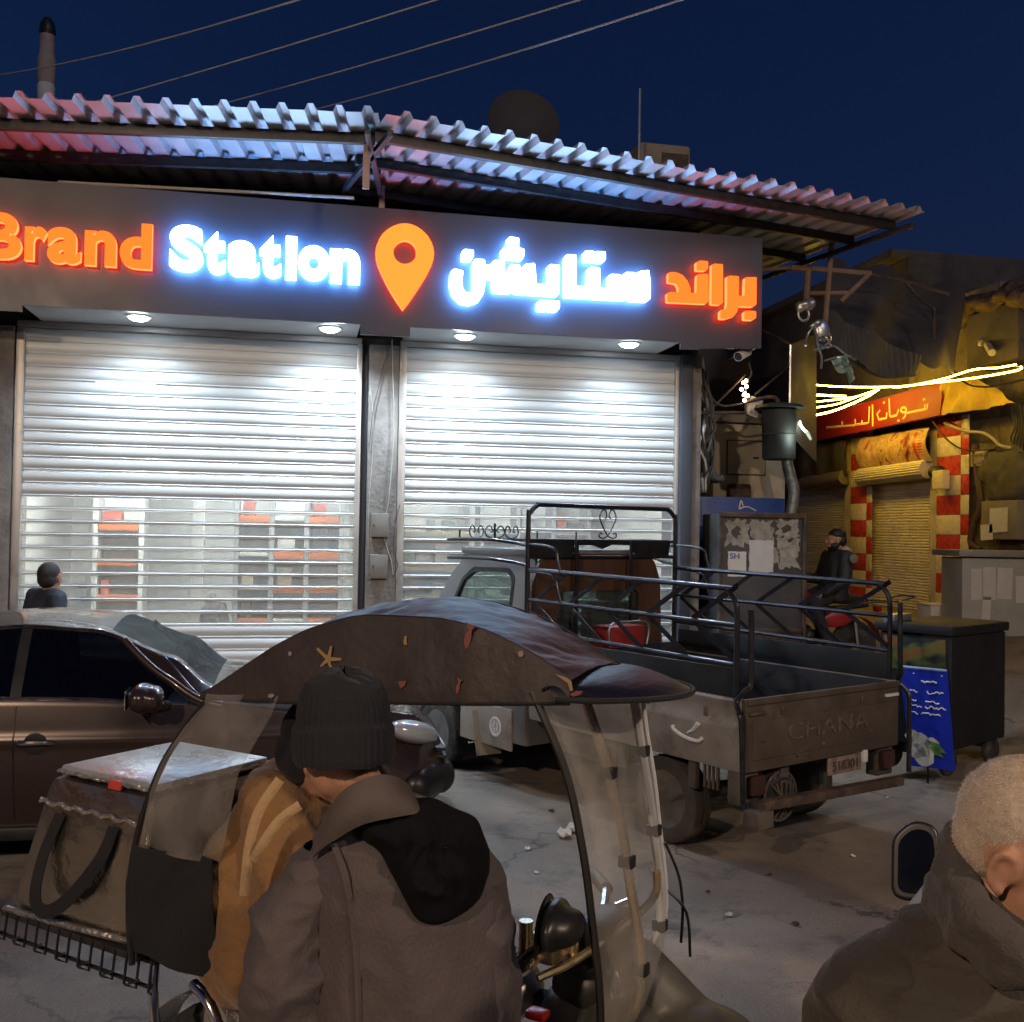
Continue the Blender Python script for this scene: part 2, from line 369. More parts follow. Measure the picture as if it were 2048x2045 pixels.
# conduit pipes, meter boxes and cables on the middle pillar
for z in (2.03, 1.65):
    c = onY(768, 1100, -.05); b = MB().box((.64, -.105, z-.11), (.80, -.052, z+.11), .008).build('meter_cover', mk('meter_grey', (.20, .185, .17), .6), shop)
    MB().lathe([(.008, 0), (.008, .012)], 8, Matrix.Translation((.665, -.105, z)) @ Matrix.Rotation(R(90), 4, 'X')).build('screw', M['steel_dark'], b)
def wire(px, Y, r, mat, parent, name='cable', sag=0):
    pts = [onY(x, y, Y) for x, y in px]; return MB().tube(smooth_path(pts, 6), r, 6).build(name, mat, parent)
def smooth_path(pts, k=6):
    pts = [Vector(p) for p in pts]; out = []
    for i in range(len(pts)-1):
        p0 = pts[max(0, i-1)]; p1 = pts[i]; p2 = pts[i+1]; p3 = pts[min(len(pts)-1, i+2)]
        for j in range(k):
            t = j/k; out.append(.5*((2*p1)+(p2-p0)*t+(2*p0-5*p1+4*p2-p3)*t*t+(3*p1-p0-3*p2+p3)*t*t*t))
    return out+[pts[-1]]
wire([(784, 680), (786, 760), (788, 830), (786, 900), (776, 1010), (766, 1052), (772, 1090), (782, 1120), (786, 1150)], -.075, .005, M['cable_light'], shop)
wire([(783, 682), (770, 720), (757, 775), (745, 830), (738, 900)], -.07, .004, M['cable'], shop)
wire([(740, 770), (746, 840), (744, 930), (738, 1000), (736, 1100)], -.05, .004, M['cable_light'], shop)
wire([(800, 1010), (790, 1050), (787, 1100), (795, 1130), (786, 1155)], -.07, .004, M['cable'], shop)
# roof things against the sky
tank = thing('water_tank', 'dusty tan metal water tank on the flat shop roof beside the antenna mast', 'water tank', onY(1330, 330, 2.5))
p0 = onY(1300, 345, 2.5); p1 = onY(1382, 292, 2.5)
tb = MB().box((p0.x-.15, 2.5, 5.62), (p1.x, 3.6, p1.z), .05).build('body', mk('tank_tan', (.26, .21, .15), .7, var=.3, vscale=4), tank)
MB().box((p0.x-.15+.3, 2.487, 5.95), (p0.x+.5, 2.499, p1.z-.12), .004).build('inset', M['rust'], tb)
MB().lathe([(.12, 0), (.12, .06), (.0, .08)], 16, Matrix.Translation((p0.x+.35, 3.0, p1.z))).build('lid', M['rust'], tank)
pm = onY(1280, 178, 2.2)
mast = thing('antenna_mast', 'thin grey antenna mast standing upright on the shop roof', 'mast', (pm.x, 2.2, 5.62))
MB().tube([(pm.x, 2.2, 5.6), (pm.x, 2.2, pm.z)], [.022, .016], 8).build('pole', M['galv'], mast)
MB().lathe([(.07, 0), (.07, .03), (.025, .05)], 12, Matrix.Translation((pm.x, 2.2, 5.6))).build('foot', M['galv'], mast)
pd = onY(1044, 258, 3.0)
dish = thing('satellite_dish', 'faint round satellite dish on the roof above the white Arabic letters', 'satellite dish', (pd.x, 3.0, 5.62))
MB().lathe([(.02, .0), (.2, .03), (.36, .10), (.46, .18), (.455, .19), (.35, .11), (.02, .012)], 32, Matrix.Translation((pd.x, 3.05, pd.z)) @ Matrix.Rotation(R(75), 4, 'X')).build('bowl', mk('dish_grey', (.05, .045, .055), .8), dish)
MB().tube([(pd.x, 3.1, 5.6), (pd.x, 3.1, pd.z)], .03).build('stand', M['steel_dark'], dish)
# tall pale tower far to the left
pt = at(95, 60, 24.)
tow = thing('tower', 'slender pale stone tower with a small dark cap rising over the left canopy', 'tower', (pt.x, pt.y, 0))
TM = Matrix.Translation((pt.x, pt.y, 0)); hz = pt.z
stone = mk('tower_stone', (.72, .70, .70), .8, var=.25, vscale=.6)
MB().lathe([(.5, 0), (.42, hz*.45), (.27, hz*.62), (.17, hz*.76), (.15, hz*.84), (.20, hz*.9), (.18, hz*.905)], 20, TM).build('shaft', stone, tow)
MB().lathe([(.18, hz*.905), (.20, hz*.915), (.20, hz*.95), (.18, hz*.953), (.17, hz*.955), (.16, hz*.99)], 20, TM).build('gallery', mk('tower_brick', (.45, .33, .30), .8), tow)
MB().lathe([(.16, hz*.99), (.19, hz*.995), (.16, hz*1.01), (.08, hz*1.02), (.0, hz*1.022)], 20, TM).build('cap', M['steel_dark'], tow)
# overhead wires
wm = mk('overhead_wire', (.35, .36, .40), .6)  # LED glints along the wires are put into this even pale grey
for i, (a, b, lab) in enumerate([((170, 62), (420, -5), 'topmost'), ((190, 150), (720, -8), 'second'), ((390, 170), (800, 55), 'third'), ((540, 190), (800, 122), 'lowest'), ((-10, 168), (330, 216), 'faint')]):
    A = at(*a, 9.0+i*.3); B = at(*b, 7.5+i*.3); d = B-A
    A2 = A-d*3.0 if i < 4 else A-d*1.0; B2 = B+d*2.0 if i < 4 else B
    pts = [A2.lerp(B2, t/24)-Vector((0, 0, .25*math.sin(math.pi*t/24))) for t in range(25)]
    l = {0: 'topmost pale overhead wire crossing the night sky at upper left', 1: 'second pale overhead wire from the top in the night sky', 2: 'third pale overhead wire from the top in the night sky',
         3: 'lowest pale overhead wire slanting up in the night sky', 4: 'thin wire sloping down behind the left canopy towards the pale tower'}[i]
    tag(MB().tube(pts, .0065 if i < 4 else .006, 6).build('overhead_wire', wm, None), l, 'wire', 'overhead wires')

# ================================================================== LIT SIGN
SY = -.70
sign = thing('shop_sign', 'long dark grey fascia sign with glowing orange and white letters', 'sign', (.7, SY, 3.70))
zt = 4.77; x0, x1 = -3.6, 4.18
outl = [(x0, 3.70), (-2.225, 3.70), (-2.225, 3.752), (.478, 3.752), (.478, 3.665), (.905, 3.665), (.905, 3.752), (3.385, 3.752), (3.385, 3.69), (x1, 3.74), (x1, zt), (x0, zt)]
pm_ = plate([outl], .03); pm_.transform(Matrix.Translation((0, SY+.016, 0)) @ Matrix.Rotation(R(90), 4, 'X')); pm_.materials.append(M['panel'])
pm_.transform(Matrix.Translation(-root_loc(sign))); link('panel', pm_, sign)
soff = mk('soffit', (.42, .43, .45), .5, var=.08)
MB().box((-2.225, SY+.034, 3.752), (.478, -.005, 3.768)).build('soffit', soff, sign)
MB().box((.905, SY+.034, 3.752), (3.385, -.005, 3.768)).build('soffit', soff, sign)
MB().box((x0, SY+.034, zt-.03), (x1-.003, .028, zt-.004)).build('top_cover', M['panel'], sign)
MB().box((x1-.022, SY+.034, 3.75), (x1-.002, .028, zt-.031)).build('end_cover', M['panel'], sign)
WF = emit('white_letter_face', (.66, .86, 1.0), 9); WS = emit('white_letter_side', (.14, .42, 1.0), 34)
OF = emit('orange_letter_face', (1.0, .145, .016), 1.55); OS = emit('orange_letter_side', (1.0, .045, .012), 10.0)
PF = emit('pin_face', (1.0, .20, .024), 1.7)
LT = .055
def letter(me, face, side, name='letter', label=None):
    """me in px-derived world x,z as local x,y; turned upright onto the panel"""
    me.transform(Matrix.Translation((0, SY-LT/2-.028, 0)) @ Matrix.Rotation(R(90), 4, 'X'))
    me.materials.clear(); me.materials.append(face); me.materials.append(side)
    for p in me.polygons: p.material_index = 0 if p.normal.y < -.6 else 1
    me.transform(Matrix.Translation(-root_loc(sign))); o = link(name, me, sign)
    return o
def sgn(x, y): p = onY(x, y, SY-.05); return (p.x, p.z)
def glyph(ch, x0, x1, y0, y1, face, side, off):
    a = text_mesh(ch, LT, off); bx0, bx1, by0, by1 = bbox2(a)
    xm = (x0+x1)/2; L_ = sgn(x0, (y0+y1)/2)[0]; R_ = sgn(x1, (y0+y1)/2)[0]; T = sgn(xm, y0)[1]; B = sgn(xm, y1)[1]
    for v in a.vertices:
        v.co.x = L_+(v.co.x-bx0)/(bx1-bx0)*(R_-L_); v.co.y = B+(v.co.y-by0)/(by1-by0)*(T-B)
    return letter(a, face, side)
k = 6.0375
for ch, a, b, c, d in (('B', -190, 270, 105, 665), ('r', 310, 580, 275, 688), ('a', 580, 985, 285, 722), ('n', 1030, 1410, 325, 748), ('d', 1455, 1840, 235, 782)):
    glyph(ch, a/k, b/k, 410+c/k, 410+d/k, OF, OS, .035)
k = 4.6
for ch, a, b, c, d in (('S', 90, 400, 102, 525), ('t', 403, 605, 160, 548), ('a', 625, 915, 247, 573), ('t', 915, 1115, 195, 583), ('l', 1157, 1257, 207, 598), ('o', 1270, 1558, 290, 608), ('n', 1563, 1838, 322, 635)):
    glyph(ch, 320+a/k, 320+b/k, 430+c/k, 430+d/k, WF, WS, .05)  # larger offset puts the white letters' bloom into their stroke width
def poly(loops, ox, oy, k, face, side, rnd=.02, name='letter'):
    lp = [round_loop([sgn(ox+x/k, oy+y/k) for x, y in l], rnd) for l in loops]
    return letter(plate(lp, LT), face, side, name)
PIN = [(205, 730), (222, 600), (270, 480), (340, 380), (430, 300), (540, 235), (650, 198), (765, 185), (880, 200), (990, 245), (1100, 320), (1200, 420), (1270, 540), (1310, 650), (1325, 760), (1312, 880), (1270, 1010), (1190, 1170), (1090, 1330), (980, 1500), (850, 1690), (725, 1850), (620, 1700), (500, 1510), (400, 1330), (320, 1160), (250, 1000), (215, 860)]
HOLE = [(765+222*math.cos(t*math.pi/14), 740+226*math.sin(t*math.pi/14)) for t in range(28)]
poly([PIN, HOLE], 730, 430, 9.645, PF, OS, .004, 'map_pin')
AR = [[(1083, 597), (1085, 250), (1105, 225), (1190, 228), (1190, 500), (1280, 503), (1283, 365), (1310, 335), (1395, 340), (1397, 515), (1465, 518), (1467, 420), (1490, 397), (1575, 400), (1578, 522), (1597, 524), (1600, 400), (1625, 380), (1705, 382), (1703, 528), (1725, 530), (1718, 390), (1740, 372), (1825, 362), (1838, 470), (1838, 610), (1805, 637), (1660, 630), (1635, 612), (1610, 625)],
 [(1250, 215), (1270, 192), (1335, 193), (1350, 205), (1365, 197), (1445, 200), (1445, 270), (1420, 295), (1355, 293), (1340, 282), (1325, 292), (1250, 290)],
 [(1043, 318), (1040, 570), (1015, 592), (900, 582), (660, 568), (628, 550), (600, 565), (455, 555), (450, 440), (390, 430), (388, 500), (375, 570), (330, 640), (250, 668), (170, 650), (105, 585), (80, 500), (85, 400), (100, 360), (130, 350), (200, 368), (190, 440), (195, 520), (225, 560), (278, 555), (278, 300), (300, 265), (388, 268), (392, 315), (430, 318), (470, 275), (560, 280), (565, 455), (585, 458), (590, 345), (615, 312), (698, 318), (700, 465), (722, 468), (715, 340), (740, 310), (825, 300), (835, 400), (838, 480), (930, 485), (935, 335), (960, 310)],
 [(188, 200), (210, 178), (290, 185), (290, 245), (265, 283), (185, 278)],
 [(580, 95), (605, 70), (687, 80), (685, 165), (735, 178), (730, 245), (705, 278), (630, 270), (615, 262), (600, 267), (527, 262), (530, 190), (555, 165), (578, 160)],
 [(845, 650), (870, 625), (935, 625), (948, 637), (960, 627), (1043, 632), (1043, 695), (1015, 725), (950, 722), (935, 712), (920, 720), (842, 715)]]
for l in AR: poly([l], 880, 460, 4.391, WF, WS, .012)
AR2 = [[(190, 790), (235, 755), (395, 760), (390, 690), (360, 620), (300, 600), (215, 590), (215, 430), (250, 405), (350, 410), (460, 455), (550, 560), (600, 690), (605, 770), (705, 775), (710, 470), (745, 440), (915, 440), (920, 920), (870, 965), (195, 935)],
 [(705, 240), (760, 205), (910, 215), (910, 345), (870, 385), (705, 380)], [(975, 290), (1010, 260), (1170, 268), (1170, 950), (1110, 985), (965, 970)],
 [(1240, 490), (1285, 470), (1450, 478), (1445, 825), (1545, 825), (1555, 520), (1590, 495), (1760, 495), (1755, 975), (1700, 1015), (1440, 1005), (1420, 1100), (1350, 1190), (1215, 1230), (1120, 1225), (1120, 1100), (1160, 1060), (1225, 1050), (1240, 950)],
 [(1540, 1110), (1580, 1080), (1750, 1090), (1750, 1210), (1690, 1250), (1540, 1240)]]
for l in AR2: poly([l], 1310, 500, 8.782, OF, OS, .012)

# ---------------------------------------------------------------- recessed downlights in the soffit
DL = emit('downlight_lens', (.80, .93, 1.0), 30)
names = ['leftmost recessed downlight above the left shutter', 'recessed downlight above the right end of the left shutter', 'recessed downlight above the left end of the right shutter', 'rightmost recessed downlight above the right shutter']
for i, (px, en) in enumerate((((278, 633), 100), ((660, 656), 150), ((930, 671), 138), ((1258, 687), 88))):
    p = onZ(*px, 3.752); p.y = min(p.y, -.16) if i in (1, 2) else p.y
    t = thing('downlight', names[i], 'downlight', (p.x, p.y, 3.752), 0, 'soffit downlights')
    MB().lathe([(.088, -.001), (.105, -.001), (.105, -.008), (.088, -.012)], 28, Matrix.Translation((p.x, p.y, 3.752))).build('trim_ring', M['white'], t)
    MB().lathe([(.0, -.040), (.05, -.036), (.075, -.024), (.087, -.010), (.087, -.002)], 28, Matrix.Translation((p.x, p.y, 3.752))).build('lens', DL, t)  # lens domed below the soffit to put the lamp's bloom into its shape
    lamp('downlight_beam', t, 'SPOT', (p.x, p.y, 3.72), en*2.0, (.70, .88, 1.0), .09, (R(-2), 0, 0), 150, .9)

# ================================================================== ROLLER SHUTTERS
def slat_profile(clear_=False):
    """(y,z) outline of one slat face, y negative = proud"""
    if clear_: return [(0, 0), (-.010, .004), (-.013, .010), (-.010, .016), (-.002, .019), (-.004, .023), (-.006, .027)], [(-.006, .104), (-.004, .108), (0, .1118)]
    return [(0, 0), (-.010, .004), (-.013, .010), (-.010, .016), (-.001, .0195), (-.006, .026), (-.013, .038), (-.017, .055), (-.0175, .07), (-.015, .088), (-.009, .102), (0, .1118)], None
PITCHS = .1125
def strip(mb, prof, w, ns=6):
    vs = []; k_ = len(prof)
    for i in range(ns+1):
        for y, z in prof: vs.append((w*i/ns, y, z))
    mb.add(vs, [(i*k_+j, (i+1)*k_+j, (i+1)*k_+j+1, i*k_+j+1) for i in range(ns) for j in range(k_-1)])
def shutter(name, label, X0, X1, ztop, zc0, zc1):
    t = thing('roller_shutter', label, 'roller shutter', ((X0+X1)/2, 0, 0))
    w = X1-X0
    a = MB(); strip(a, slat_profile()[0], w); solid = a.mesh('slat', M['slat'], 50)
    lo, hi = slat_profile(True); a = MB(); strip(a, lo, w); strip(a, hi, w); rail = a.mesh('slat', M['slat'], 50)
    a = MB().box((0, -.0045, .0275), (w, -.0025, .1035)); pane = a.mesh('pane', M['slatclear'], None)
    z = ztop-PITCHS; rt = random.Random(3)
    while z > .05:
        isclear = zc0 <= z+.05 <= zc1
        o = link('slat', rail if isclear else solid, t)
        o.location = (X0-t.location.x, rt.uniform(-.002, .002), z); o.rotation_euler = (rt.uniform(-.012, .012), rt.uniform(-.0006, .0006), 0)
        if isclear: link('pane', pane, o)
        z -= PITCHS
    MB().box((X0, -.025, .012), (X1, .012, z+PITCHS-.004), .005).build('bottom_bar', M['galv'], t)
    gm = mk('guide_rail', (.45, .44, .43), .4, .5, var=.15, vscale=4, col2=(.30, .27, .24), c2scale=3, c2amt=.35)
    MB().box((X0-.055, -.055, 0), (X0+.012, .02, 3.698), .006).build('guide_rail', gm, t)
    MB().box((X1-.012, -.055, 0), (X1+.035, .02, 3.698), .006).build('guide_rail', gm, t)
    MB().box((X0-.05, -.06, ztop+.002), (X1+.03, .02, 3.750), .008).build('header_box', mk('header_box', (.40, .38, .38), .45, .3, var=.1), t)
    return t
shutter('l', 'left silver roller shutter with a see-through band showing shop shelves', -2.37, .50, 3.695, 1.05, 2.25)
shutter('r', 'right silver roller shutter behind the pickup truck', .935, 3.60, 3.695, 1.02, 2.25)

# ================================================================== SHOP INTERIOR (seen through the clear slats)
room = thing('shop_interior', 'bright white shop room seen through the see-through shutter band', 'room', (.6, 2, 0))
rw = mk('room_white', (.72, .73, .71), .6, var=.04)
MB().box((-2.6, .25, .02), (3.70, 3.2, .10)).build('floor', mk('shop_floor', (.35, .35, .34), .3), room)
MB().box((-2.6, 3.2, .10), (3.70, 3.3, 3.4)).build('wall', rw, room)
MB().box((-2.75, .25, .10), (-2.6, 3.3, 3.4)).build('wall', rw, room)
MB().box((3.70, .60, .10), (3.74, 3.3, 3.4)).build('wall', rw, room)
MB().box((-2.6, .25, 3.4), (3.70, 3.3, 3.5)).build('ceiling', rw, room)
MB().box((.60, .52, .10), (.70, 3.2, 3.4)).build('wall', rw, room)
roomcol = MB().box((-1.02, .9, .10), (-.92, 1.0, 3.39), .005).build('column', M['white'], room)
cl = emit('ceiling_panel', (.97, 1.0, .96), 85)
for i, (x, y) in enumerate(((-1.7, .75), (-.2, .70), (1.9, .72))):
    t = thing('ceiling_light', ('ceiling light panel inside the shop over the left shelves', 'ceiling light panel inside the shop over the middle shelves', 'ceiling light panel inside the shop behind the right shutter')[i], 'ceiling light', (x, y, 3.4), 0, 'shop ceiling lights')
    MB().box((x-.3, y-.3, 3.385), (x+.3, y+.3, 3.397), .003).build('frame', M['white'], t)
    MB().box((x-.27, y-.27, 3.377), (x+.27, y+.27, 3.384)).build('diffuser', cl, t)
orange = mk('orange_laminate', (.62, .16, .04), .45, var=.06); greyb = mk('grey_board', (.36, .37, .37), .5, var=.08)
def shelf_unit(label, X0, X1, Y, zs, ncol, om, gm_, seed):
    t = thing('display_shelf', label, 'shelf', ((X0+X1)/2, Y, .1)); rn = random.Random(seed)
    for i in range(ncol+1):
        x = X0+(X1-X0)*i/ncol; MB().box((x-.025, Y, .1), (x+.025, Y+.35, 2.9), .004).build('upright', gm_, t)
    MB().box((X0, Y+.352, .1), (X1, Y+.37, 2.9)).build('back_panel', M['white'], t)
    items = []
    for z in zs:
        for i in range(ncol):
            a = X0+(X1-X0)*i/ncol+.027; b = X0+(X1-X0)*(i+1)/ncol-.027
            bd = MB().box((a, Y+.004, z-.02), (b, Y+.35, z+.02), .003).build('shelf_board', M['white'], t)
            if (i+int(z*10)) % 2 == 0 or i == ncol-1: MB().box((a, Y-.012, z-.045), (b, Y+.003, z+.028), .003).build('edge_strip', om, bd)
            items.append((a, b, z))
    return t, items
tints = [mk('pack_%s' % n, c, .5, var=.15, vscale=20, col2=c2, c2scale=14, c2amt=.4) for n, c, c2 in (('white', (.75, .75, .72), (.5, .48, .47)), ('grey', (.35, .36, .38), (.7, .7, .7)), ('cream', (.62, .56, .44), (.4, .3, .2)), ('black', (.06, .06, .065), (.3, .28, .26)), ('green', (.25, .33, .22), (.5, .55, .4)), ('red', (.45, .1, .07), (.65, .5, .4)))]
def goods(items, seed, where):
    rn = random.Random(seed); n = 0
    zs_sorted = sorted({z for _, _, z in items}, reverse=True); cnt = {}
    ORD = ('first', 'second', 'third', 'fourth', 'fifth', 'sixth', 'seventh', 'eighth', 'ninth', 'tenth', 'eleventh', 'twelfth')
    for a, b, z in items:
        x = a+.03
        while x < b-.12:
            w = rn.uniform(.07, .2); h = rn.uniform(.08, .26); d = rn.uniform(.1, .22)
            if rn.random() < .55 and x+w < b:
                tn = rn.randrange(6); nm = ('pale', 'grey', 'cream', 'black', 'green', 'red')[tn]
                o = MB().box((x, where[1]+.05, z+.021), (x+w, where[1]+.05+d, z+.021+h), .006).build('package', tints[tn], None)
                o.data.transform(Matrix.Translation((-x-w/2, -where[1]-.1, -z-.021))); o.location = (x+w/2, where[1]+.1, z+.021)
                cnt[z] = cnt.get(z, -1)+1; tag(o, '%s package, %s from the left on the %s board of the %s' % (nm, ORD[cnt[z]], ORD[zs_sorted.index(z)], where[0]), 'package', 'packages on the shop shelves'); n += 1
            x += w+rn.uniform(.01, .09)
s1, it1 = shelf_unit('tall grid shelf with orange edge strips behind the left shutter', -.62, .42, 1.05, (.75, 1.05, 1.38, 1.72, 2.08), 3, orange, greyb, 1)
goods(it1, 5, ('orange-edged grid shelf', 1.05))
s2, it2 = shelf_unit('narrow white shelf with orange strips near the left wall of the shop', -2.05, -1.60, 1.6, (.8, 1.25, 1.62, 1.98), 1, orange, M['white'], 2)
goods(it2, 9, ('narrow white shelf', 1.6))
tanb = mk('tan_board', (.50, .42, .27), .6, var=.15, vscale=8)
s3, it3 = shelf_unit('cream shelf stacked with folded goods behind the right shutter', .95, 1.72, .75, (.55, .95, 1.3, 1.62, 1.95), 1, tanb, M['white'], 3)
goods(it3, 12, ('cream shelf', .75))
s4, it4 = shelf_unit('grey shelf deeper inside behind the right shutter', 2.1, 3.4, 2.3, (.8, 1.2, 1.6, 2.0), 3, greyb, greyb, 4)
goods(it4, 21, ('deep grey shelf', 2.3))
# clear bag of goods hanging in front of the white column
hb = thing('goods_bag', 'dark clothes in a clear bag beside the white column inside the shop', 'bag', (-.80, .85, .55))
blob('contents', [('e', (-.80, .85, 1.0), (.15, .1, .3)), ('e', (-.76, .85, .8), (.17, .11, .25)), ('e', (-.82, .85, 1.25), (.07, .06, .1))], .02, tints[3], hb, 4, [dict(scale=.08, amt=.05)])

# ================================================================== CANOPIES
def canopy(name, label, A, B, depth, zc, npan, beams, endov=0):
    A = Vector((A[0], A[1], zc)); B = Vector((B[0], B[1], zc)); e1 = (B-A).normalized(); e2 = Vector((-e1.y, e1.x, 0)); ang = math.atan2(e1.y, e1.x)
    t = thing('canopy_roof', label, 'canopy', A, ang)
    per = .2055; nr = 5; prof = []
    for i in range(nr):
        b = i*per
        prof += [(b, 0), (b+.115, 0), (b+.135, .05), (b+.178, .05)]
    prof.append((nr*per, 0)); prof.append((nr*per+.03, .0))
    def sheet(seed):
        rn = random.Random(seed); mb = MB(); k_ = len(prof); nd = 6
        vs = []
        for j in range(nd+1):
            for s_, z in prof: vs.append((s_, depth*j/nd, z+(.008*noise.noise(Vector((s_*2+seed*5, j*.7, 0))) if j else .006*noise.noise(Vector((s_*6+seed*9, 0, 3))))))
        mb.add(vs, [(j*k_+i, j*k_+i+1, (j+1)*k_+i+1, (j+1)*k_+i) for j in range(nd) for i in range(k_-1)])
        me = mb.mesh('roof_sheet', M['sheet'], 20); return me
    sh = [sheet(s_) for s_ in range(3)]
    for i in range(npan):
        o = link('roof_sheet', sh[i % 3], t); o.location = (i*nr*per, random.uniform(-.012, .012), .002*(i % 2)); o.rotation_euler = (random.uniform(-.004, .004), 0, random.uniform(-.003, .003))
    Ln = npan*nr*per
    for d, h in beams:
        MB().box((.0 if d < 1.6 else .1, d, -.085), (Ln-.02+endov, d+.05, -.004), .004).build('purlin', M['steel_dark'], t, world=False)
    for x in (.03, Ln-.07): MB().box((x, .05, -.135), (x+.04, depth, -.088), .003).build('rafter', M['steel_dark'], t, world=False)
    return t, e1, e2
c1, _, _ = canopy('l', 'left corrugated metal canopy glowing pink and blue above the sign', (-3.10, -1.58), (.47, -2.095), 2.6, 5.02, 3.5 and 4, [(.36, 0), (1.02, 0), (1.75, 0)])
c1.location = Vector((.47, -2.095, 5.02)) - (Vector((.47, -2.095, 0))-Vector((-3.10, -1.58, 0))).normalized()*4*5*.2055
c2, e1, e2 = canopy('r', 'right corrugated metal canopy running down to the street corner', (.56, -2.10), (5.60, -1.06), 2.6, 5.02, 5, [(.30, 0), (.86, 0), (1.6, 0)])
redlitp = mk('red_lit_paint', (.42, .30, .28), .6, var=.2, vscale=8, col2=(.2, .15, .13), c2scale=6, c2amt=.35)  # pinkish paint with the sign's red light put into its colour
MB().box((.42, -1.70, 4.60), (.47, -1.66, 4.985), .004).build('post', redlitp, shop)
MB().box((.62, -.62, 4.775), (.67, -.57, 4.99), .004).build('post', redlitp, shop)
MB().tube([(-2.0, -.60, 4.80), (.4, -.72, 4.83)], .014, 6).build('conduit', M['cable_light'], shop)
# ================================================================== VEHICLE HELPERS
def wheel(parent, x, y, z, r, w, rimmat, side=1, spokes=5, tyre=None):
    """axle along local y; side=+1 outer face towards +y"""
    T = Matrix.Translation((x, y, z)) @ Matrix.Rotation(R(-90*side), 4, 'X')
    rr = r*.64
    t = MB().lathe([(rr, -w*.5), (r*.86, -w*.5), (r*.97, -w*.42), (r, -w*.25), (r*.985, -w*.24), (r*.985, -w*.2), (r, -w*.19), (r, -.01), (r*.985, -.008), (r*.985, .008), (r, .01), (r, w*.19), (r*.985, w*.2), (r*.985, w*.24), (r, w*.25), (r*.97, w*.42), (r*.86, w*.5), (rr*1.02, w*.46), (rr, w*.40)], 40, T).build('wheel', tyre or M['rubber'], parent, 35, world=False)
    m = MB().lathe([(rr*1.03, w*.45), (rr*.97, w*.47), (rr*.92, w*.36), (rr*.86, w*.22), (rr*.5, w*.16), (rr*.42, w*.26), (rr*.2, w*.30), (.001, w*.31)], 32, T)
    for k_ in range(spokes):
        a = 2*math.pi*k_/spokes+.3
        m.lathe([(rr*.10, w*.30), (rr*.085, w*.335), (.001, w*.34)], 8, T @ Matrix.Translation((rr*.30*math.cos(a), rr*.30*math.sin(a), 0)))
        m.box((rr*.40, -rr*.11, w*.18), (rr*.88, rr*.11, w*.32), rr*.03, T @ Matrix.Rotation(a, 4, 'Z'))
    m.build('rim', rimmat, t, 35, world=False)
    return t
def lp(parent, name, mat, smooth=40):       # helper: local-space builder
    class _:
        def __enter__(s): s.m = MB(); return s.m
        def __exit__(s, *a): s.o = s.m.build(name, mat, parent, smooth, world=False)
    return _()
def tubeL(parent, name, pts, r, mat, n=8, sm=0): return MB().tube(smooth_path(pts, sm) if sm else pts, r, n).build(name, mat, parent, 40, world=False)
def boxL(parent, name, a, b, mat, ch=.006, mat4=None): return MB().box(a, b, ch, mat4).build(name, mat, parent, 40, world=False)
def plateL(parent, name, loops, thick, mat, m4, rnd=0.0):
    me = plate([round_loop(l, rnd) if rnd else l for l in loops], thick); me.transform(m4); me.materials.append(mat); return link(name, me, parent)

# ================================================================== PICKUP TRUCK
truck = thing('pickup_truck', 'dusty small pickup truck with a tall welded cargo rack seen from behind', 'pickup truck', (2.972, -2.953, 0), R(114.79))
tw = mk('truck_paint', (.27, .245, .22), .5, .0, var=.2, vscale=3, bump=.08, bscale=30, col2=(.13, .10, .075), c2scale=2.2, c2amt=.42, coat=.15)
tdirt = mk('truck_dirty_metal', (.15, .12, .095), .8, .1, var=.35, vscale=6, bump=.3, bscale=30, col2=(.06, .05, .045), c2scale=3)
tbed = mk('truck_bed_metal', (.016, .017, .022), .75, .0, var=.35, vscale=5, bump=.25, bscale=20, col2=(.05, .05, .058), c2scale=4, c2amt=.33)
tgate = mk('tailgate_paint', (.075, .055, .042), .6, .0, var=.3, vscale=4, bump=.15, bscale=25, col2=(.13, .10, .075), c2scale=3, c2amt=.34)
rack = mk('rack_tube', (.045, .048, .055), .34, .75, var=.3, vscale=10, bump=.06)
HW = .78
boxL(truck, 'bed_floor', (-.68, -HW+.03, .66), (1.32, HW-.03, .72), tbed)
for s in (1, -1):
    # bed side: outer skin with rolled lip and crease
    prof = [(.0, .60), (.012, .64), (.016, .80), (.022, .845), (.022, .865), (.010, .885), (.006, .965), (.014, .985), (.018, 1.015), (.008, 1.03), (-.028, 1.03), (-.032, 1.0), (-.03, .70), (-.03, .60)]
    with lp(truck, 'side_panel', tw) as m:
        n_ = len(prof); xs = (-.70, -.66, .3, 1.28, 1.32)
        vs = [(x, s*(HW+y), z) for x in xs for y, z in prof]
        m.add(vs, [(i*n_+j, (i+1)*n_+j, (i+1)*n_+(j+1) % n_, i*n_+(j+1) % n_) for i in range(len(xs)-1) for j in range(n_)]+[tuple(range(n_)), tuple(range(4*n_, 5*n_))])
    for x in (-.45, .05, .55, 1.05): boxL(truck, 'side_hook', (x-.012, s*(HW+.018), .90), (x+.012, s*(HW+.034), .96), tdirt, .004)
    # wheel housing bracket and mud skirt under the side
    for x in (-.28, .36): boxL(truck, 'under_bracket', (x-.03, s*.70, .42), (x+.03, s*.74, .605), tdirt)
    for k_ in range(4): boxL(truck, 'step_slat', (-.40-.035*k_, s*.735, .45), (-.385-.035*k_, s*.75, .60), tdirt, .003)
    boxL(truck, 'corner_skirt', (-.69, s*.60, .40), (-.60, s*.775, .60), tdirt, .012)
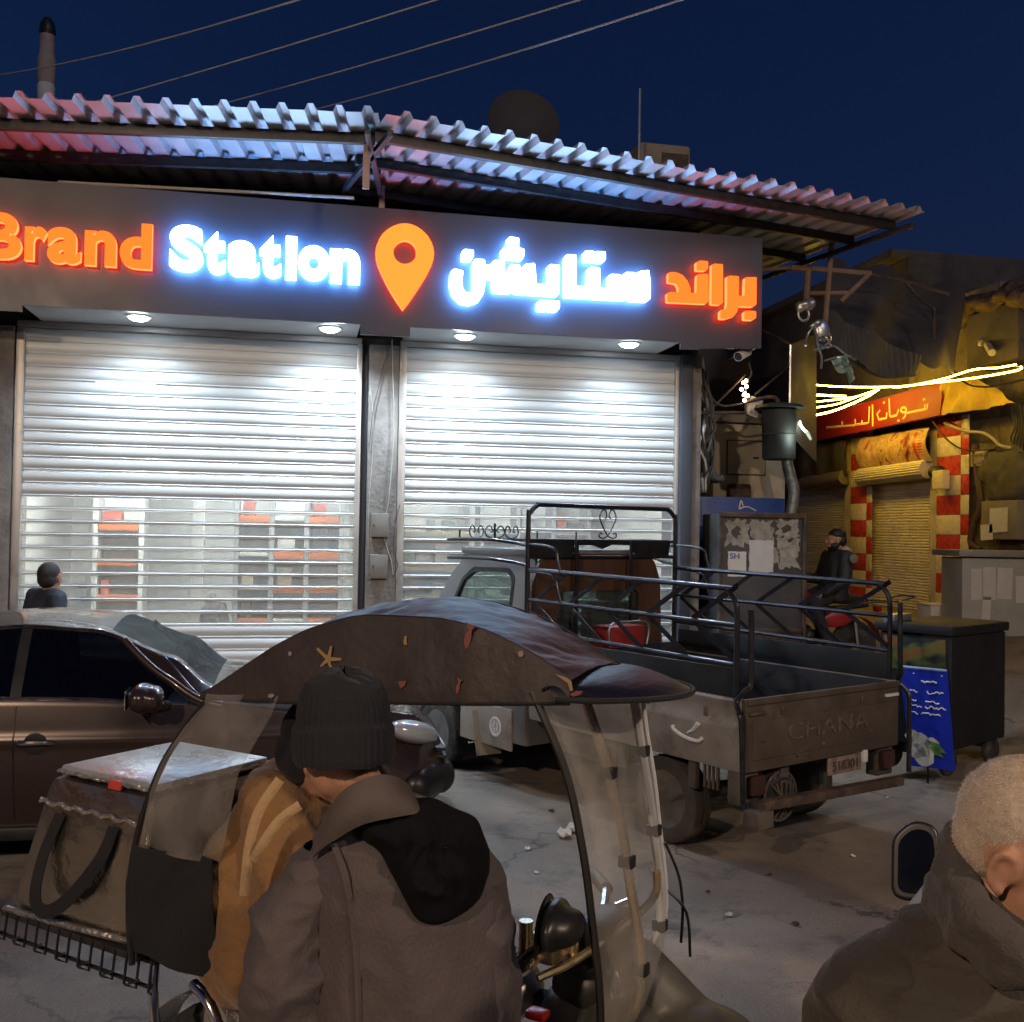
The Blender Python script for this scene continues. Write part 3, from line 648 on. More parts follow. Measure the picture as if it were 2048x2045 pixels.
for s in (1, -1): boxL(truck, 'side_board', (-.655, s*(HW-.022), 1.032), (1.31, s*(HW-.004), 1.205), mk('dark_board', (.022, .028, .033), .5, .1, var=.3, vscale=4, bump=.1, col2=(.06, .06, .06), c2scale=5, c2amt=.3), .004)
# peeling white hook on the near side
tubeL(truck, 'torn_trim', [(-.18, HW+.03, .80), (-.20, HW+.035, .775), (-.30, HW+.04, .745), (-.40, HW+.04, .74), (-.43, HW+.03, .765)], .012, M['paper'], 6, 4)
tubeL(truck, 'torn_trim', [(-.30, HW+.03, .77), (-.36, HW+.036, .80), (-.40, HW+.036, .845)], [.006, .012, .016], M['paper'], 6)
for s in (1, -1): boxL(truck, 'bed_liner', (-.66, s*(HW-.05), .722), (1.285, s*(HW-.034), 1.026), tbed, .003)
boxL(truck, 'tailgate_liner', (-.698, -HW+.06, .724), (-.690, HW-.06, 1.02), tbed, .002)
boxL(truck, 'front_bed_wall', (1.29, -HW+.03, .66), (1.325, HW-.03, 1.10), tbed)
# tailgate
gate = boxL(truck, 'tailgate', (-.735, -HW+.01, .60), (-.70, HW-.01, 1.03), tgate, .008)
boxL(gate, 'pressed_panel', (-.742, -HW+.06, .67), (-.734, HW-.06, .90), tgate, .006)
boxL(gate, 'top_lip', (-.748, -HW+.015, .995), (-.732, HW-.015, 1.034), tgate, .006)
for y in (.45, -.35): boxL(gate, 'latch_slot', (-.747, y-.012, .92), (-.733, y+.012, .965), tdirt, .003)
for y in (HW-.10, -HW+.10): boxL(gate, 'hinge_bar', (-.752, y-.07, .935), (-.733, y+.07, .955), M['paper'] if y < 0 else tdirt, .004)
for y, z in ((.62, .78), (-.45, .73), (.05, .70), (.30, .66)): MB().lathe([(.012, 0), (.012, .012), (.004, .016)], 8, Matrix.Translation((-.735, y, z)) @ Matrix.Rotation(R(-90), 4, 'Y')).build('bolt', tdirt, gate, world=False)
tx = text_mesh('CHANA', .006, .004); bx = bbox2(tx)
for v in tx.vertices: v.co.x = (v.co.x-bx[0])/(bx[1]-bx[0])*.82; v.co.y = (v.co.y-bx[2])/(bx[3]-bx[2])*.105
tx.transform(Matrix.Translation((-.745, .40, .755)) @ Matrix(((0, 0, -1, 0), (-1, 0, 0, 0), (0, 1, 0, 0), (0, 0, 0, 1)))); tx.materials.append(mk('worn_letters', (.13, .11, .09), .7, var=.4, vscale=30, col2=(.075, .055, .042), c2scale=25, c2amt=.5))
link('lettering', tx, gate)
# plate, lower rear bar, rear step and spare wheel in its cage
plt = boxL(truck, 'licence_plate', (-.73, -.36, .485), (-.715, -.02, .595), mk('plate_dirty', (.27, .20, .16), .7, var=.2, vscale=20, col2=(.15, .10, .08), c2scale=18), .006)
tx = text_mesh('518301', .004, .004); bx = bbox2(tx)
for v in tx.vertices: v.co.x = (v.co.x-bx[0])/(bx[1]-bx[0])*.26; v.co.y = (v.co.y-bx[2])/(bx[3]-bx[2])*.06
tx.transform(Matrix.Translation((-.734, -.06, .51)) @ Matrix(((0, 0, -1, 0), (-1, 0, 0, 0), (0, 1, 0, 0), (0, 0, 0, 1)))); tx.materials.append(tgate); link('plate_digits', tx, plt)
boxL(truck, 'plate_lamp', (-.745, -.42, .53), (-.71, -.37, .61), M['paper'], .01)
boxL(truck, 'rear_beam', (-.80, -.74, .36), (-.73, .74, .42), M['rust'], .012, Matrix.Rotation(R(1.5), 4, 'X'))
boxL(truck, 'chassis_rail', (-.68, .30, .48), (3.0, .38, .60), tdirt); boxL(truck, 'chassis_rail', (-.68, -.38, .48), (3.0, -.30, .60), tdirt)
spare = MB().lathe([(.07, -.05), (.13, -.06), (.15, -.03), (.15, .03), (.13, .06), (.07, .05)], 28, Matrix.Translation((-.60, .36, .40)) @ Matrix.Rotation(R(78), 4, 'Y')).build('spare_wheel', M['rubber'], truck, world=False)
with lp(spare, 'wire_cage', tdirt) as m:
    for k_ in range(7):
        a = -1.2+k_*.4; m.tube([(-.665, .36+.14*math.sin(a-.35), .40+.14*math.cos(a-.35)), (-.69, .36-.02+.05*math.sin(a*2), .40), (-.665, .36-.14*math.sin(a+.35), .40-.14*math.cos(a+.35))], .006, 6)
    m.tube([(-.66, .36+.15*math.cos(t_*math.pi/10), .40+.15*math.sin(t_*math.pi/10)) for t_ in range(20)], .009, 6, closed=True)
boxL(truck, 'tail_light', (-.75, .60, .46), (-.71, .72, .58), mk('dead_lamp', (.05, .02, .02), .3), .015)
boxL(truck, 'tail_light', (-.75, -.72, .46), (-.71, -.60, .58), mk('dead_lamp', (.05, .02, .02), .3), .015)
boxL(truck, 'corner_foot', (-.86, .66, .30), (-.74, .80, .40), tdirt, .012)
tubeL(truck, 'exhaust_bracket', [(.0, .62, .52), (-.16, .66, .50), (-.22, .68, .36), (-.06, .70, .30)], .02, tdirt, 6)
tubeL(truck, 'rear_axle', [(0, -.6, .28), (0, .6, .28)], .05, tdirt, 10)
boxL(truck, 'fuel_box', (.5, .35, .38), (1.1, .66, .62), tdirt, .03)
steelr = mk('steel_rim', (.20, .20, .21), .45, .6, var=.2, vscale=9, col2=(.12, .10, .08), c2scale=5, c2amt=.4)
dustrim = mk('dusty_rim', (.17, .15, .12), .7, .1, var=.2, col2=(.10, .085, .07), c2scale=5)
dusttyre = mk('dusty_tyre', (.07, .062, .052), .9, var=.3, vscale=8, bump=.3)
for x in (0, 2.65):
    for s in (1, -1): wheel(truck, x, s*(.675 if x else .62), .283, .283, .165, steelr if x else dustrim, s, 5, None if x else dusttyre)
# cargo rack: welded tubes on each side, bent at the back
def rackside(s):
    y = s*(HW-.005)
    tubeL(truck, 'rack_rail', [(1.36, y, 1.71), (-.45, y, 1.68), (-.58, y, 1.665), (-.645, y, 1.60), (-.66, y, 1.50), (-.66, y, 1.0)], .017, rack, 8, 5)
    tubeL(truck, 'rack_rail', [(1.36, y, 1.485), (-.65, y, 1.46)], .015, rack)
    tubeL(truck, 'rack_rail', [(1.36, y, 1.26), (-.65, y, 1.225)], .015, rack)
    # outer stay running down past the tailgate
    tubeL(truck, 'rack_stay', [(-.75, y-s*.02, 1.56), (-.755, y-s*.02, 1.15), (-.745, y+s*.01, 1.09), (-.70, y+s*.04, 1.02), (-.745, y+s*.07, .96), (-.765, y+s*.07, .88), (-.775, y+s*.06, .42)], .017, rack, 8, 4)
    for k_ in range(5):
        x = 1.30-k_*.40
        a = Vector((x, y, 1.475)); b = Vector((x-.36, y, 1.695))
        for q0, q1 in ((a, b), (Vector((x, y, 1.47)), Vector((x-.36, y, 1.245)))):
            d = (q1-q0); n_ = Vector((0, 1, 0)); w_ = d.cross(n_).normalized()*.016
            with lp(truck, 'rack_brace', rack) as m: m.prism([q0-w_-n_*.003, q0+w_-n_*.003, q1+w_-n_*.003, q1-w_-n_*.003], n_*.006)
rackside(1); rackside(-1)
# tall headboard hoop between bed and cab
tubeL(truck, 'headboard_hoop', [(1.38, HW, 1.0), (1.38, HW, 2.05), (1.38, HW-.02, 2.14), (1.38, HW-.09, 2.195), (1.38, HW-.2, 2.20), (1.38, -HW+.2, 2.20), (1.38, -HW+.09, 2.195), (1.38, -HW+.02, 2.14), (1.38, -HW, 2.05), (1.38, -HW, 1.0)], .019, rack, 8, 5)
for y in (.30, -.28): boxL(truck, 'headboard_bar', (1.372, y-.014, 1.10), (1.390, y+.014, 1.93), rack, .003)
# heart-shaped wrought ornament under the hoop
with lp(truck, 'heart_ornament', rack) as m:
    for s in (1, -1):
        m.tube(smooth_path([(1.38, -.02, 1.97), (1.38, -.02+s*.05, 2.04), (1.38, -.02+s*.085, 2.11), (1.38, -.02+s*.07, 2.165), (1.38, -.02+s*.03, 2.175), (1.38, -.02+s*.012, 2.13), (1.38, -.02+s*.03, 2.11)], 5), .006, 6)
        m.tube(smooth_path([(1.38, -.02, 1.97), (1.38, -.02+s*.05, 1.95), (1.38, -.02+s*.09, 1.965), (1.38, -.02+s*.085, 1.995), (1.38, -.02+s*.06, 1.985)], 5), .006, 6)
# roof basket over the cab: plate with a cut-out, scrolls and bent side tubes
cut = [(-.36, .03), (-.30, .10), (-.10, .105), (.0, .07), (.10, .10), (.30, .10), (.28, .05), (.33, .03), (.2, .015), (-.2, .015)]
plateL(truck, 'basket_plate', [[(-.74, 0), (.74, 0), (.76, .135), (-.76, .135)], [(x, y) for x, y in cut]], .008, rack, Matrix.Translation((1.42, -.0, 1.795)) @ Matrix(((0, 0, 1, 0), (1, 0, 0, 0), (0, 1, 0, 0), (0, 0, 0, 1))), .01)
for z in (1.80, 1.93): tubeL(truck, 'basket_tube', [(1.40, HW, z), (1.44, HW-.02, z+.0), (1.44, -HW+.02, z+.0), (1.40, -HW, z)], .013, rack)
for s in (1, -1):
    for z, e in ((1.91, .16), (1.76, .15)):
        tubeL(truck, 'basket_arm', [(1.39, s*HW, z-.02), (1.55, s*(HW+.02), z), (1.75, s*(HW+.10), z+.02), (2.0, s*(HW+.10), z+.02), (2.35, s*(HW+.08), z+.01), (2.42, s*(HW-.1), z+.01), (2.42, 0, z+.01)], .013, rack, 8, 5)
    for z in (1.90, 1.70):
        tubeL(truck, 'side_loop', [(1.36, s*HW, z), (1.15, s*(HW), z-.01), (1.05, s*HW, z-.04), (1.02, s*HW, z-.12), (.98, s*HW, z-.22)], .011, rack, 8, 5)
with lp(truck, 'scroll_ornament', rack) as m:
    for c_, w_ in ((.18, .07), (.36, .10), (.55, .07)):
        for s in (1, -1):
            m.tube(smooth_path([(2.40, c_, 1.93), (2.40, c_+s*w_*.8, 1.95), (2.40, c_+s*w_, 2.00), (2.40, c_+s*w_*.6, 2.04), (2.40, c_+s*w_*.2, 2.0), (2.40, c_+s*w_*.45, 1.98)], 5), .006, 6)
    m.tube([(2.40, .36, 1.92), (2.40, .36, 2.06)], .012, 6)
    for y in (.72, -.1, -.55): m.tube([(2.40, y, 1.92), (2.40, y, 2.0)], .008, 6)
# ---- cab, hollow, with glazed openings
cabp = mk('cab_paint', (.19, .19, .20), .35, .2, var=.1, vscale=3, coat=.4, col2=(.2, .18, .16), c2scale=2, c2amt=.3)
brownv = mk('brown_vinyl', (.075, .038, .024), .38, .0, var=.35, vscale=3, bump=.25, bscale=9, stretch=(1, 2.5, .6))
glassc = clear('vehicle_glass', (.80, .90, .86), .72, .05, (.3, .32, .32), .25, .08, .4)
CW = .735
boxL(truck, 'cab_lower', (1.44, -CW, .36), (2.32, CW, 1.06), cabp, .03); boxL(truck, 'cab_lower', (2.30, -CW+.004, .61), (3.20, CW-.004, 1.058), cabp, .03); boxL(truck, 'cab_front', (2.97, -CW+.008, .36), (3.20, CW-.008, .63), cabp, .03)
plateL(truck, 'cab_back', [[(-.70, 1.06), (.70, 1.06), (.68, 1.60), (.60, 1.78), (.5, 1.83), (-.5, 1.83), (-.60, 1.78), (-.68, 1.60)], [(-.44, 1.14), (.44, 1.14), (.43, 1.53), (-.43, 1.53)]], .035, brownv, Matrix.Translation((1.465, 0, 0)) @ Matrix(((0, 0, 1, 0), (1, 0, 0, 0), (0, 1, 0, 0), (0, 0, 0, 1))), .05)
boxL(truck, 'rear_window', (1.462, -.45, 1.13), (1.468, .45, 1.54), glassc, 0)
for s in (1, -1):
    # left door and side: plate with window opening, leaning in
    Tm = Matrix.Translation((0, s*(CW-.018), 1.05)) @ Matrix.Rotation(R(9*s), 4, 'X') @ Matrix(((1, 0, 0, 0), (0, 0, 1, 0), (0, 1, 0, 0), (0, 0, 0, 1)))
    sd = plateL(truck, 'cab_side', [[(1.46, 0), (3.02, 0), (2.62, .60), (2.42, .755), (2.2, .785), (1.62, .785), (1.50, .74), (1.46, .6)], [(1.72, .06), (2.66, .06), (2.44, .54), (2.30, .63), (1.82, .64), (1.74, .58)]], .03, cabp, Tm, .04)
    plateL(sd, 'window_seal', [[(1.70, .04), (2.69, .04), (2.46, .55), (2.31, .65), (1.81, .66), (1.72, .59)], [(1.735, .075), (2.64, .075), (2.43, .535), (2.29, .615), (1.83, .625), (1.755, .57)]], .04, M['black'], Tm, .03)
    plateL(sd, 'side_window', [[(1.72, .06), (2.66, .06), (2.44, .54), (2.30, .63), (1.82, .64), (1.74, .58)]], .006, glassc, Tm, .03)
    boxL(truck, 'door_handle', (1.75, s*(CW), .93), (1.90, s*(CW+.025), .96), M['black'], .008)
boxL(truck, 'cab_roof', (1.50, -.64, 1.80), (2.50, .64, 1.86), cabp, .028)
with lp(truck, 'windscreen', glassc) as m:
    m.grid(lambda u, v: (3.04-.50*v-.06*(2*u-1)**2, (-.70+1.4*u)*(1-.12*v), 1.06+.74*v), 10, 6)
boxL(truck, 'dashboard', (2.75, -.66, .95), (3.05, .66, 1.12), M['black'], .04)
for y in (.33, -.33): 
    boxL(truck, 'seat_back', (1.62, y-.26, .85), (1.78, y+.26, 1.42), M['black'], .06)
    boxL(truck, 'head_rest', (1.64, y-.13, 1.43), (1.74, y+.13, 1.60), M['black'], .04)
tubeL(truck, 'steering_wheel', [(2.55+.10*math.sin(a*math.pi/12), .36+.18*math.cos(a*math.pi/12), 1.10+.15*math.sin(a*math.pi/12)) for a in range(25)], .012, M['black'])
boxL(truck, 'front_bumper', (3.18, -.74, .32), (3.30, .74, .52), M['black'], .03)
for s in (1, -1): boxL(truck, 'headlight', (3.16, s*.44, .68), (3.235, s*.68, .86), M['chrome'], .03)
# mud flap with round emblem behind the front wheel
flap = boxL(truck, 'mud_flap', (2.02, .60, .20), (2.04, .80, .56), mk('pale_flap', (.20, .175, .15), .7, var=.25, vscale=8), .006, Matrix.Translation((2.03, .7, .56)) @ Matrix.Rotation(R(12), 4, 'Y') @ Matrix.Rotation(R(-35), 4, 'Z') @ Matrix.Translation((-2.03, -.7, -.56)))
boxL(truck, 'front_skirt', (1.60, .725, .30), (2.30, .752, .62), tw, .01)
em = MB().lathe([(.055, 0), (.065, .004), (.075, .004), (.08, 0)], 24, Matrix.Translation((1.80, .753, .46)) @ Matrix.Rotation(R(-90), 4, 'X')).build('emblem_ring', M['paper'], truck, world=False)
with lp(em, 'emblem_marks', M['paper']) as m:
    for k_ in range(5):
        a = k_*1.26; m.box((1.80+.03*math.cos(a)-.008, .753, .46+.03*math.sin(a)-.02), (1.80+.03*math.cos(a)+.008, .757, .46+.03*math.sin(a)+.015), .002)
# red fuel can lying in the bed
TR = truck.matrix_basis.copy(); TR = Matrix.Translation(truck.location) @ Matrix.Rotation(R(114.79), 4, 'Z')
cp = TR @ Vector((1.08, .12, .725))
can = thing('fuel_can', 'red fuel can with a wire handle in the bed of the pickup', 'fuel can', cp, R(118))
redp = mk('red_paint', (.26, .022, .02), .45, var=.15, vscale=6)
boxL(can, 'body', (-.10, -.19, 0), (.10, .19, .17), redp, .03, Matrix.Translation((0, 0, .40)))
boxL(can, 'stand', (-.09, -.17, 0), (.09, .17, .395), M['steel_dark'], .01)
tubeL(can, 'handle', [(-.105, -.20, .42), (-.11, -.205, .58), (-.11, .0, .60), (-.11, .205, .58), (-.105, .20, .42)], .008, M['galv'], 6, 4)

# ================================================================== SEDAN
car = thing('sedan_car', 'dark reddish brown sedan parked in front of the left shutter', 'car', (-1.35, -2.32, 0))
cpaint = mk('car_paint', (.036, .021, .018), .28, .3, var=.06, vscale=2, coat=1.0, rvar=.03)
CL = car.location
def itp(x, xs, ys):
    if x <= xs[0]: return ys[0]
    for i in range(len(xs)-1):
        if x <= xs[i+1]:
            t = (x-xs[i])/(xs[i+1]-xs[i]); t = t*t*(3-2*t)*.6+t*.4; return ys[i]+(ys[i+1]-ys[i])*t
    return ys[-1]
# world x of stations, front at +.98
def top_z(x): return itp(x, [-3.62, -3.5, -3.0, -2.75, -2.2, -1.6, -1.2, -.75, -.50, .25, .75, .93, 1.0], [.60, .92, 1.02, 1.10, 1.38, 1.43, 1.40, 1.22, 1.02, .93, .82, .66, .45])
def belt_z(x): return min(top_z(x)-.005, itp(x, [-3.62, -3.0, -1.5, -.4, .2, 1.0], [.60, .97, .955, .92, .86, .40]))
def half_w(x): return itp(x, [-3.62, -3.4, -2.6, -1.0, .3, .75, .92, 1.0], [.60, .80, .885, .90, .88, .80, .66, .45])
def roof_w(x): return itp(x, [-3.62, -3.0, -2.2, -1.3, -.5, .3, 1.0], [.58, .70, .60, .58, .70, .74, .40])
def car_pt(x, v):
    w = half_w(x); zb = belt_z(x); zt_ = top_z(x); rw_ = min(roof_w(x), w-.02)
    zs = .22 if x < .8 else .22+.1*(x-.8)/.2
    if v < .5:           # sill to belt
        t = v/.5; z = zs+(zb-zs)*t; y = w*(1-.10*(1-t)**2.5)-.045*max(0, t-.72)/.28+ .012*math.exp(-((z-.74)/.03)**2)
        return (x, y, z)
    if v < .8:
        t = (v-.5)/.3; zk = zb+(zt_-zb)*.90
        y = (w-.045)+(rw_-(w-.045))*(t**1.1); return (x, y, zb+(zk-zb)*t)
    t = (v-.8)/.2; zk = zb+(zt_-zb)*.90
    return (x, rw_*(1-t), zk+(zt_-zk)*math.sin(t*math.pi/2)+.012*math.sin(t*math.pi/2))
NX, NV = 231, 80; XS = [-3.62+4.62*i/NX for i in range(NX+1)]; VS = [i/NV for i in range(NV+1)]
def zone(x, v):
    xm = x
    if .53 < v < .785 and -2.52 < x < -.62:
        fr = (v-.5)/.3
        lo = -2.62+.55*fr; hi = -.42-.62*fr
        if -1.62 < x < -1.56: return 'pillar'
        if lo < x < hi: return 'side_window'
    if v > .83 and -1.12 < x < -.50: return 'windscreen'
    if v > .83 and -2.74 < x < -2.12: return 'rear_screen'
    if .53 < v < .79 and -1.58 < x <= -1.5: return 'pillar'
    return 'body'
def car_mesh(keep, sides=(1, -1), xr=(-9, 9)):
    mb = MB()
    for s in sides:
        idx = {}
        for i in range(NX):
            for j in range(NV):
                xm = (XS[i]+XS[i+1])/2; vm = (VS[j]+VS[j+1])/2
                if zone(xm, vm) not in keep or not xr[0] < xm < xr[1]: continue
                # wheel arches
                q = car_pt(xm, vm)
                if vm < .5 and any((xm-ax)**2+(q[2]-.31)**2 < .36**2 for ax in (.18, -2.52)): continue
                f = []
                for a, b in ((i, j), (i+1, j), (i+1, j+1), (i, j+1)):
                    if (a, b) not in idx:
                        p = car_pt(XS[a], VS[b]); idx[(a, b)] = len(mb.v); mb.v.append(Vector((p[0]-CL.x, -s*p[1], p[2])))
                    f.append(idx[(a, b)])
                mb.f.append(tuple(f)); mb.mi.append(0)
    me = mb.mesh('x', cpaint, 50); bm = bmesh.new(); bm.from_mesh(me); bmesh.ops.remove_doubles(bm, verts=bm.verts[:], dist=1e-4); bmesh.ops.recalc_face_normals(bm, faces=bm.faces[:])
    bm.to_mesh(me); bm.free(); me.polygons.foreach_set('use_smooth', [True]*len(me.polygons)); return me
link('body', car_mesh({'body'}), car)
tint = clear('tinted_glass', (.16, .19, .20), .45, .05, (.02, .02, .025), .15, .04, .16)
screen = clear('windscreen_glass', (.78, .88, .86), .62, .10, (.26, .30, .31), .45, .06, .35)
for nm, mt, sds, xr in [('windscreen', screen, (1, -1), (-9, 9)), ('rear_screen', tint, (1, -1), (-9, 9))]+[(n_, m_, (s_,), x_) for s_ in (1, -1) for n_, m_, x_ in (('side_window', tint, (-9, -1.59)), ('side_window', tint, (-1.59, 9)), ('pillar', M['black'], (-9, 9)))]:
    me = car_mesh({nm}, sds, xr); me.materials.clear(); me.materials.append(mt); link(nm if nm != 'pillar' else 'door_pillar', me, car)
for s_ in (1, -1):
    for nm_, fx in (('window_pillar', lambda f_: -.42-.62*f_), ('window_pillar', lambda f_: -2.62+.55*f_)):
        pp = []
        for q in range(15):
            f_ = .02+.96*q/14; x_ = fx(f_); c_ = car_pt(x_, .5+.3*f_); pp.append((c_[0]-CL.x, -s_*c_[1], c_[2]))
        tubeL(car, nm_, pp, .026, cpaint, 10)
for xa in (.18, -2.52):
    for s_ in (1, -1): tubeL(car, 'arch_trim', [(xa-CL.x+.36*math.cos(q*math.pi/16), s_*(half_w(xa)*.985), .31+.36*math.sin(q*math.pi/16)) for q in range(-2, 19)], .028, cpaint, 8)
boxL(car, 'underbody', (-2.15, -.84, .16), (2.2, .84, .24), M['black'], .02)
with lp(car, 'interior', M['black']) as m:
    m.box((-1.3, -.75, .3), (.5, .75, .62), .05); 
    for y in (-.38, .38): m.box((-.35, y-.25, .6), (-.2, y+.25, 1.08), .05); m.box((-.33, y-.12, 1.09), (-.24, y+.12, 1.24), .03)
    m.box((.55, -.7, .7), (.95, .7, .92), .05)
# door lines, chrome belt strip, handles, mirrors
ys = lambda x, z: -half_w(x)
for xw in (-1.58, -.42, -2.55):
    with lp(car, 'door_gap', M['black']) as m:
        pts = []
        for q in range(18):
            v = .04+.45*q/17; p = car_pt(xw+(.05*math.sin(q/17*3) if xw > -1 else 0), v); pts.append((p[0]-CL.x, -p[1]-.0005, p[2]))
        m.tube(pts, .0045, 6)
with lp(car, 'belt_trim', M['chrome']) as m: m.tube([((x-CL.x), -car_pt(x, .515)[1]-.003, car_pt(x, .515)[2]) for x in [-2.5+.1*i for i in range(20)]], .008, 6)
with lp(car, 'window_trim', M['chrome']) as m:
    m.tube([((x-CL.x), -car_pt(x, .80)[1]-.004, car_pt(x, .80)[2]) for x in [-2.05+.08*i for i in range(16)]]+[((-.80+.04*i-CL.x), -car_pt(-.80+.04*i, .80-.03*i)[1]-.004, car_pt(-.80+.04*i, .80-.03*i)[2]) for i in range(9)], .007, 6)
for xw in (-1.46, -2.45):
    hz_ = .735; yh = -.90
    dh = tubeL(car, 'door_handle', [(xw-CL.x-.10, yh+.005, hz_), (xw-CL.x-.06, yh-.035, hz_+.008), (xw-CL.x+.06, yh-.035, hz_+.008), (xw-CL.x+.10, yh+.005, hz_)], .014, M['chrome'], 8, 4)
    MB().lathe([(.001, .0), (.05, .003), (.062, .0)], 20, Matrix.Translation((xw-CL.x, yh-.008, hz_)) @ Matrix.Rotation(R(90), 4, 'X')).build('handle_cup', M['black'], dh, world=False)
for s in (-1, 1):
    mr = blob('wing_mirror', [('e', (-.86-CL.x, s*1.03, 1.005), (.075, .135, .088), (0, 0, s*.25)), ('e', (-.80-CL.x, s*1.03, 1.0), (.06, .12, .08)), ('c', (-.74-CL.x, s*.86, .93), .03, (-.82-CL.x, s*.98, .97), .035)], .012, cpaint, car, 4, world=False)
    boxL(mr, 'mirror_glass', (-.948-CL.x, s*1.03-.10, .95), (-.94-CL.x, s*1.03+.10, 1.055), M['chrome'], .02)
alloy = mk('alloy_rim', (.35, .35, .36), .3, .8)
for xw in (.18, -2.52):
    for s in (1, -1): wheel(car, xw-CL.x, s*.79, .31, .31, .2, alloy, s, 5)
# front: lamp, grille bars, plate
for s in (1, -1): blob('headlight', [('e', (.74-CL.x, s*.66, .70), (.20, .11, .075), (0, .25, -s*.6))], .012, mk('lamp_lens', (.45, .48, .50), .12, .3, var=.05), car, 3, world=False)
for i in range(6): boxL(car, 'grille_bar', (.90-CL.x, -.55, .30+.05*i), (1.0-CL.x-.012*abs(i-2), .55, .325+.05*i), M['black'], .006)
boxL(car, 'licence_plate', (1.0-CL.x, -.2, .42), (1.012-CL.x, .2, .52), M['paper'], .003)
blob('front_bumper', [('c', (.92-CL.x, -.5, .38), .12, (.92-CL.x, .5, .38), .12), ('c', (.75-CL.x, -.74, .38), .11, (.92-CL.x, -.45, .38), .12), ('c', (.75-CL.x, .74, .38), .11, (.92-CL.x, .45, .38), .12)], .02, M['black'], car, 3, world=False)
# ================================================================== SIDE STREET ON THE RIGHT
KX = 9.5
def K(x, y, off=0.0): return onX(x, y, KX-off)
oldwall = mk('old_plaster', (.20, .165, .12), .9, var=.4, vscale=2.2, bump=.5, bscale=14, col2=(.09, .075, .065), c2scale=1.4, c2amt=.45)
grill = thing('grill_shop_building', 'old plastered shop building across the side street with red sign', 'building', (KX+1, 4, .85))
MB().box((KX, -9, -.2), (KX+5, 3.0, 5.0), .02).build('wall', oldwall, grill)
MB().box((KX, 3.005, -.2), (KX+5, 5.2, 5.6), .02).build('wall', oldwall, grill)
MB().box((KX+.003, 5.205, -.2), (KX+5, 16, 6.5), .02).build('wall', M['darkwall'], grill)
MB().box((KX-.25, 5.3, 6.51), (KX+5, 16, 6.65), .02).build('roof_slab', M['darkwall'], grill)
alley = thing('alley_building', 'dark building closing the side street behind the grill shop', 'building', (6.7, 11, .8))
MB().box((4.06, 11, 0), (9.49, 14, 7.0), .03).build('wall', M['darkwall'], alley)
for x in (5.0, 6.6, 8.2): MB().box((x, 10.95, 3.4), (x+.8, 10.99, 4.6), .01).build('window', M['black'], alley)
MB().box((4.06, 10.9, 7.01), (9.49, 14.1, 7.15), .02).build('roof_slab', M['darkwall'], alley)
# --- tiled pillars
tred = mk('red_tile', (.50, .055, .04), .28, var=.08, vscale=9, rvar=.06); tcream = mk('cream_tile', (.72, .64, .50), .28, var=.08, vscale=9, rvar=.06)
def tiled(label, cols, ybounds, xref, first, top, bot):
    zs = [K(xref, y).z for y in ybounds]; dz = (zs[0]-zs[-1])/(len(zs)-1)
    ztop = zs[0]; n_up = int((top-ztop)/dz)+1; z = ztop+n_up*dz; sgn_ = (first+n_up) % 2
    ya = K(cols[0][0], 1075).y; yb = K(cols[-1][1], 1075).y
    t = thing('tiled_pillar', label, 'pillar', (KX, (ya+yb)/2, .85))
    MB().box((KX-.12, min(ya, yb), .5), (KX-.002, max(ya, yb), top), 0).build('core', M['cream'], t)
    row = 0
    while z > bot:
        for ci, (xa, xb) in enumerate(cols):
            y0, y1 = K(xa, 1075, .12).y, K(xb, 1075, .12).y
            c_ = (row+ci+sgn_) % 2
            MB().box((KX-.128-random.uniform(0, .002), min(y0, y1)+.004, z-dz+.004), (KX-.1195, max(y0, y1)-.004, z-.004), .002).build('tile', tred if c_ == 0 else tcream, t)
        z -= dz; row += 1
    return t
YB = [877, 916, 952, 994, 1031, 1071, 1109, 1148, 1186]
tiled('checkered red and cream tiled pillar right of the cream shutter', [(1873, 1921), (1921, 1938)], YB, 1895, 1, 3.62, .9)
tiled('checkered red and cream tiled pillar left of the cream shutter, behind the bearded person', [(1701, 1733), (1733, 1744)], [845, 876, 908, 940, 972, 1006, 1039, 1072, 1106, 1140], 1715, 0, 3.75, .9)
# --- two closed shutters with fine slats
fine = mk('cream_shutter', (.72, .66, .54), .5, .2, var=.12, vscale=2, col2=(.3, .25, .17), c2scale=1.2, c2amt=.35)
def fine_shutter(label, xa, xb, yt, yb):
    a = K(xa, yt); b = K(xb, yb); y0, y1 = sorted((a.y, b.y)); zt_ = max(a.z, K(xb, yt).z); 
    t = thing('roller_shutter', label, 'roller shutter', (KX, (y0+y1)/2, .85)); mb = MB(); z = zt_; n = 0; vs = []
    while z > .8: vs += [(KX-.01, z), (KX-.026, z-.012), (KX-.026, z-.030), (KX-.01, z-.043)]; z -= .045
    P = [(x, y, z_) for y in (y0, y1) for x, z_ in vs]; k_ = len(vs)
    mb.add(P, [(i, i+1, k_+i+1, k_+i) for i in range(k_-1)]); o = mb.build('slat_curtain', fine, t, 20)
    MB().box((KX-.05, y0-.06, .8), (KX-.002, y0-.002, zt_), .004).build('guide_rail', M['rust'], t); MB().box((KX-.05, y1+.002, .8), (KX-.002, y1+.06, zt_), .004).build('guide_rail', M['rust'], t)
    return t
s5 = fine_shutter('closed cream shutter between the two checkered pillars', 1745, 1871, 960, 1222)
s6 = fine_shutter('dim closed shutter left of the checkered pillars, behind the poster cabinet', 1600, 1698, 960, 1140)
a = K(1722, 955, .2); b = K(1856, 938, .2)
roll = MB()
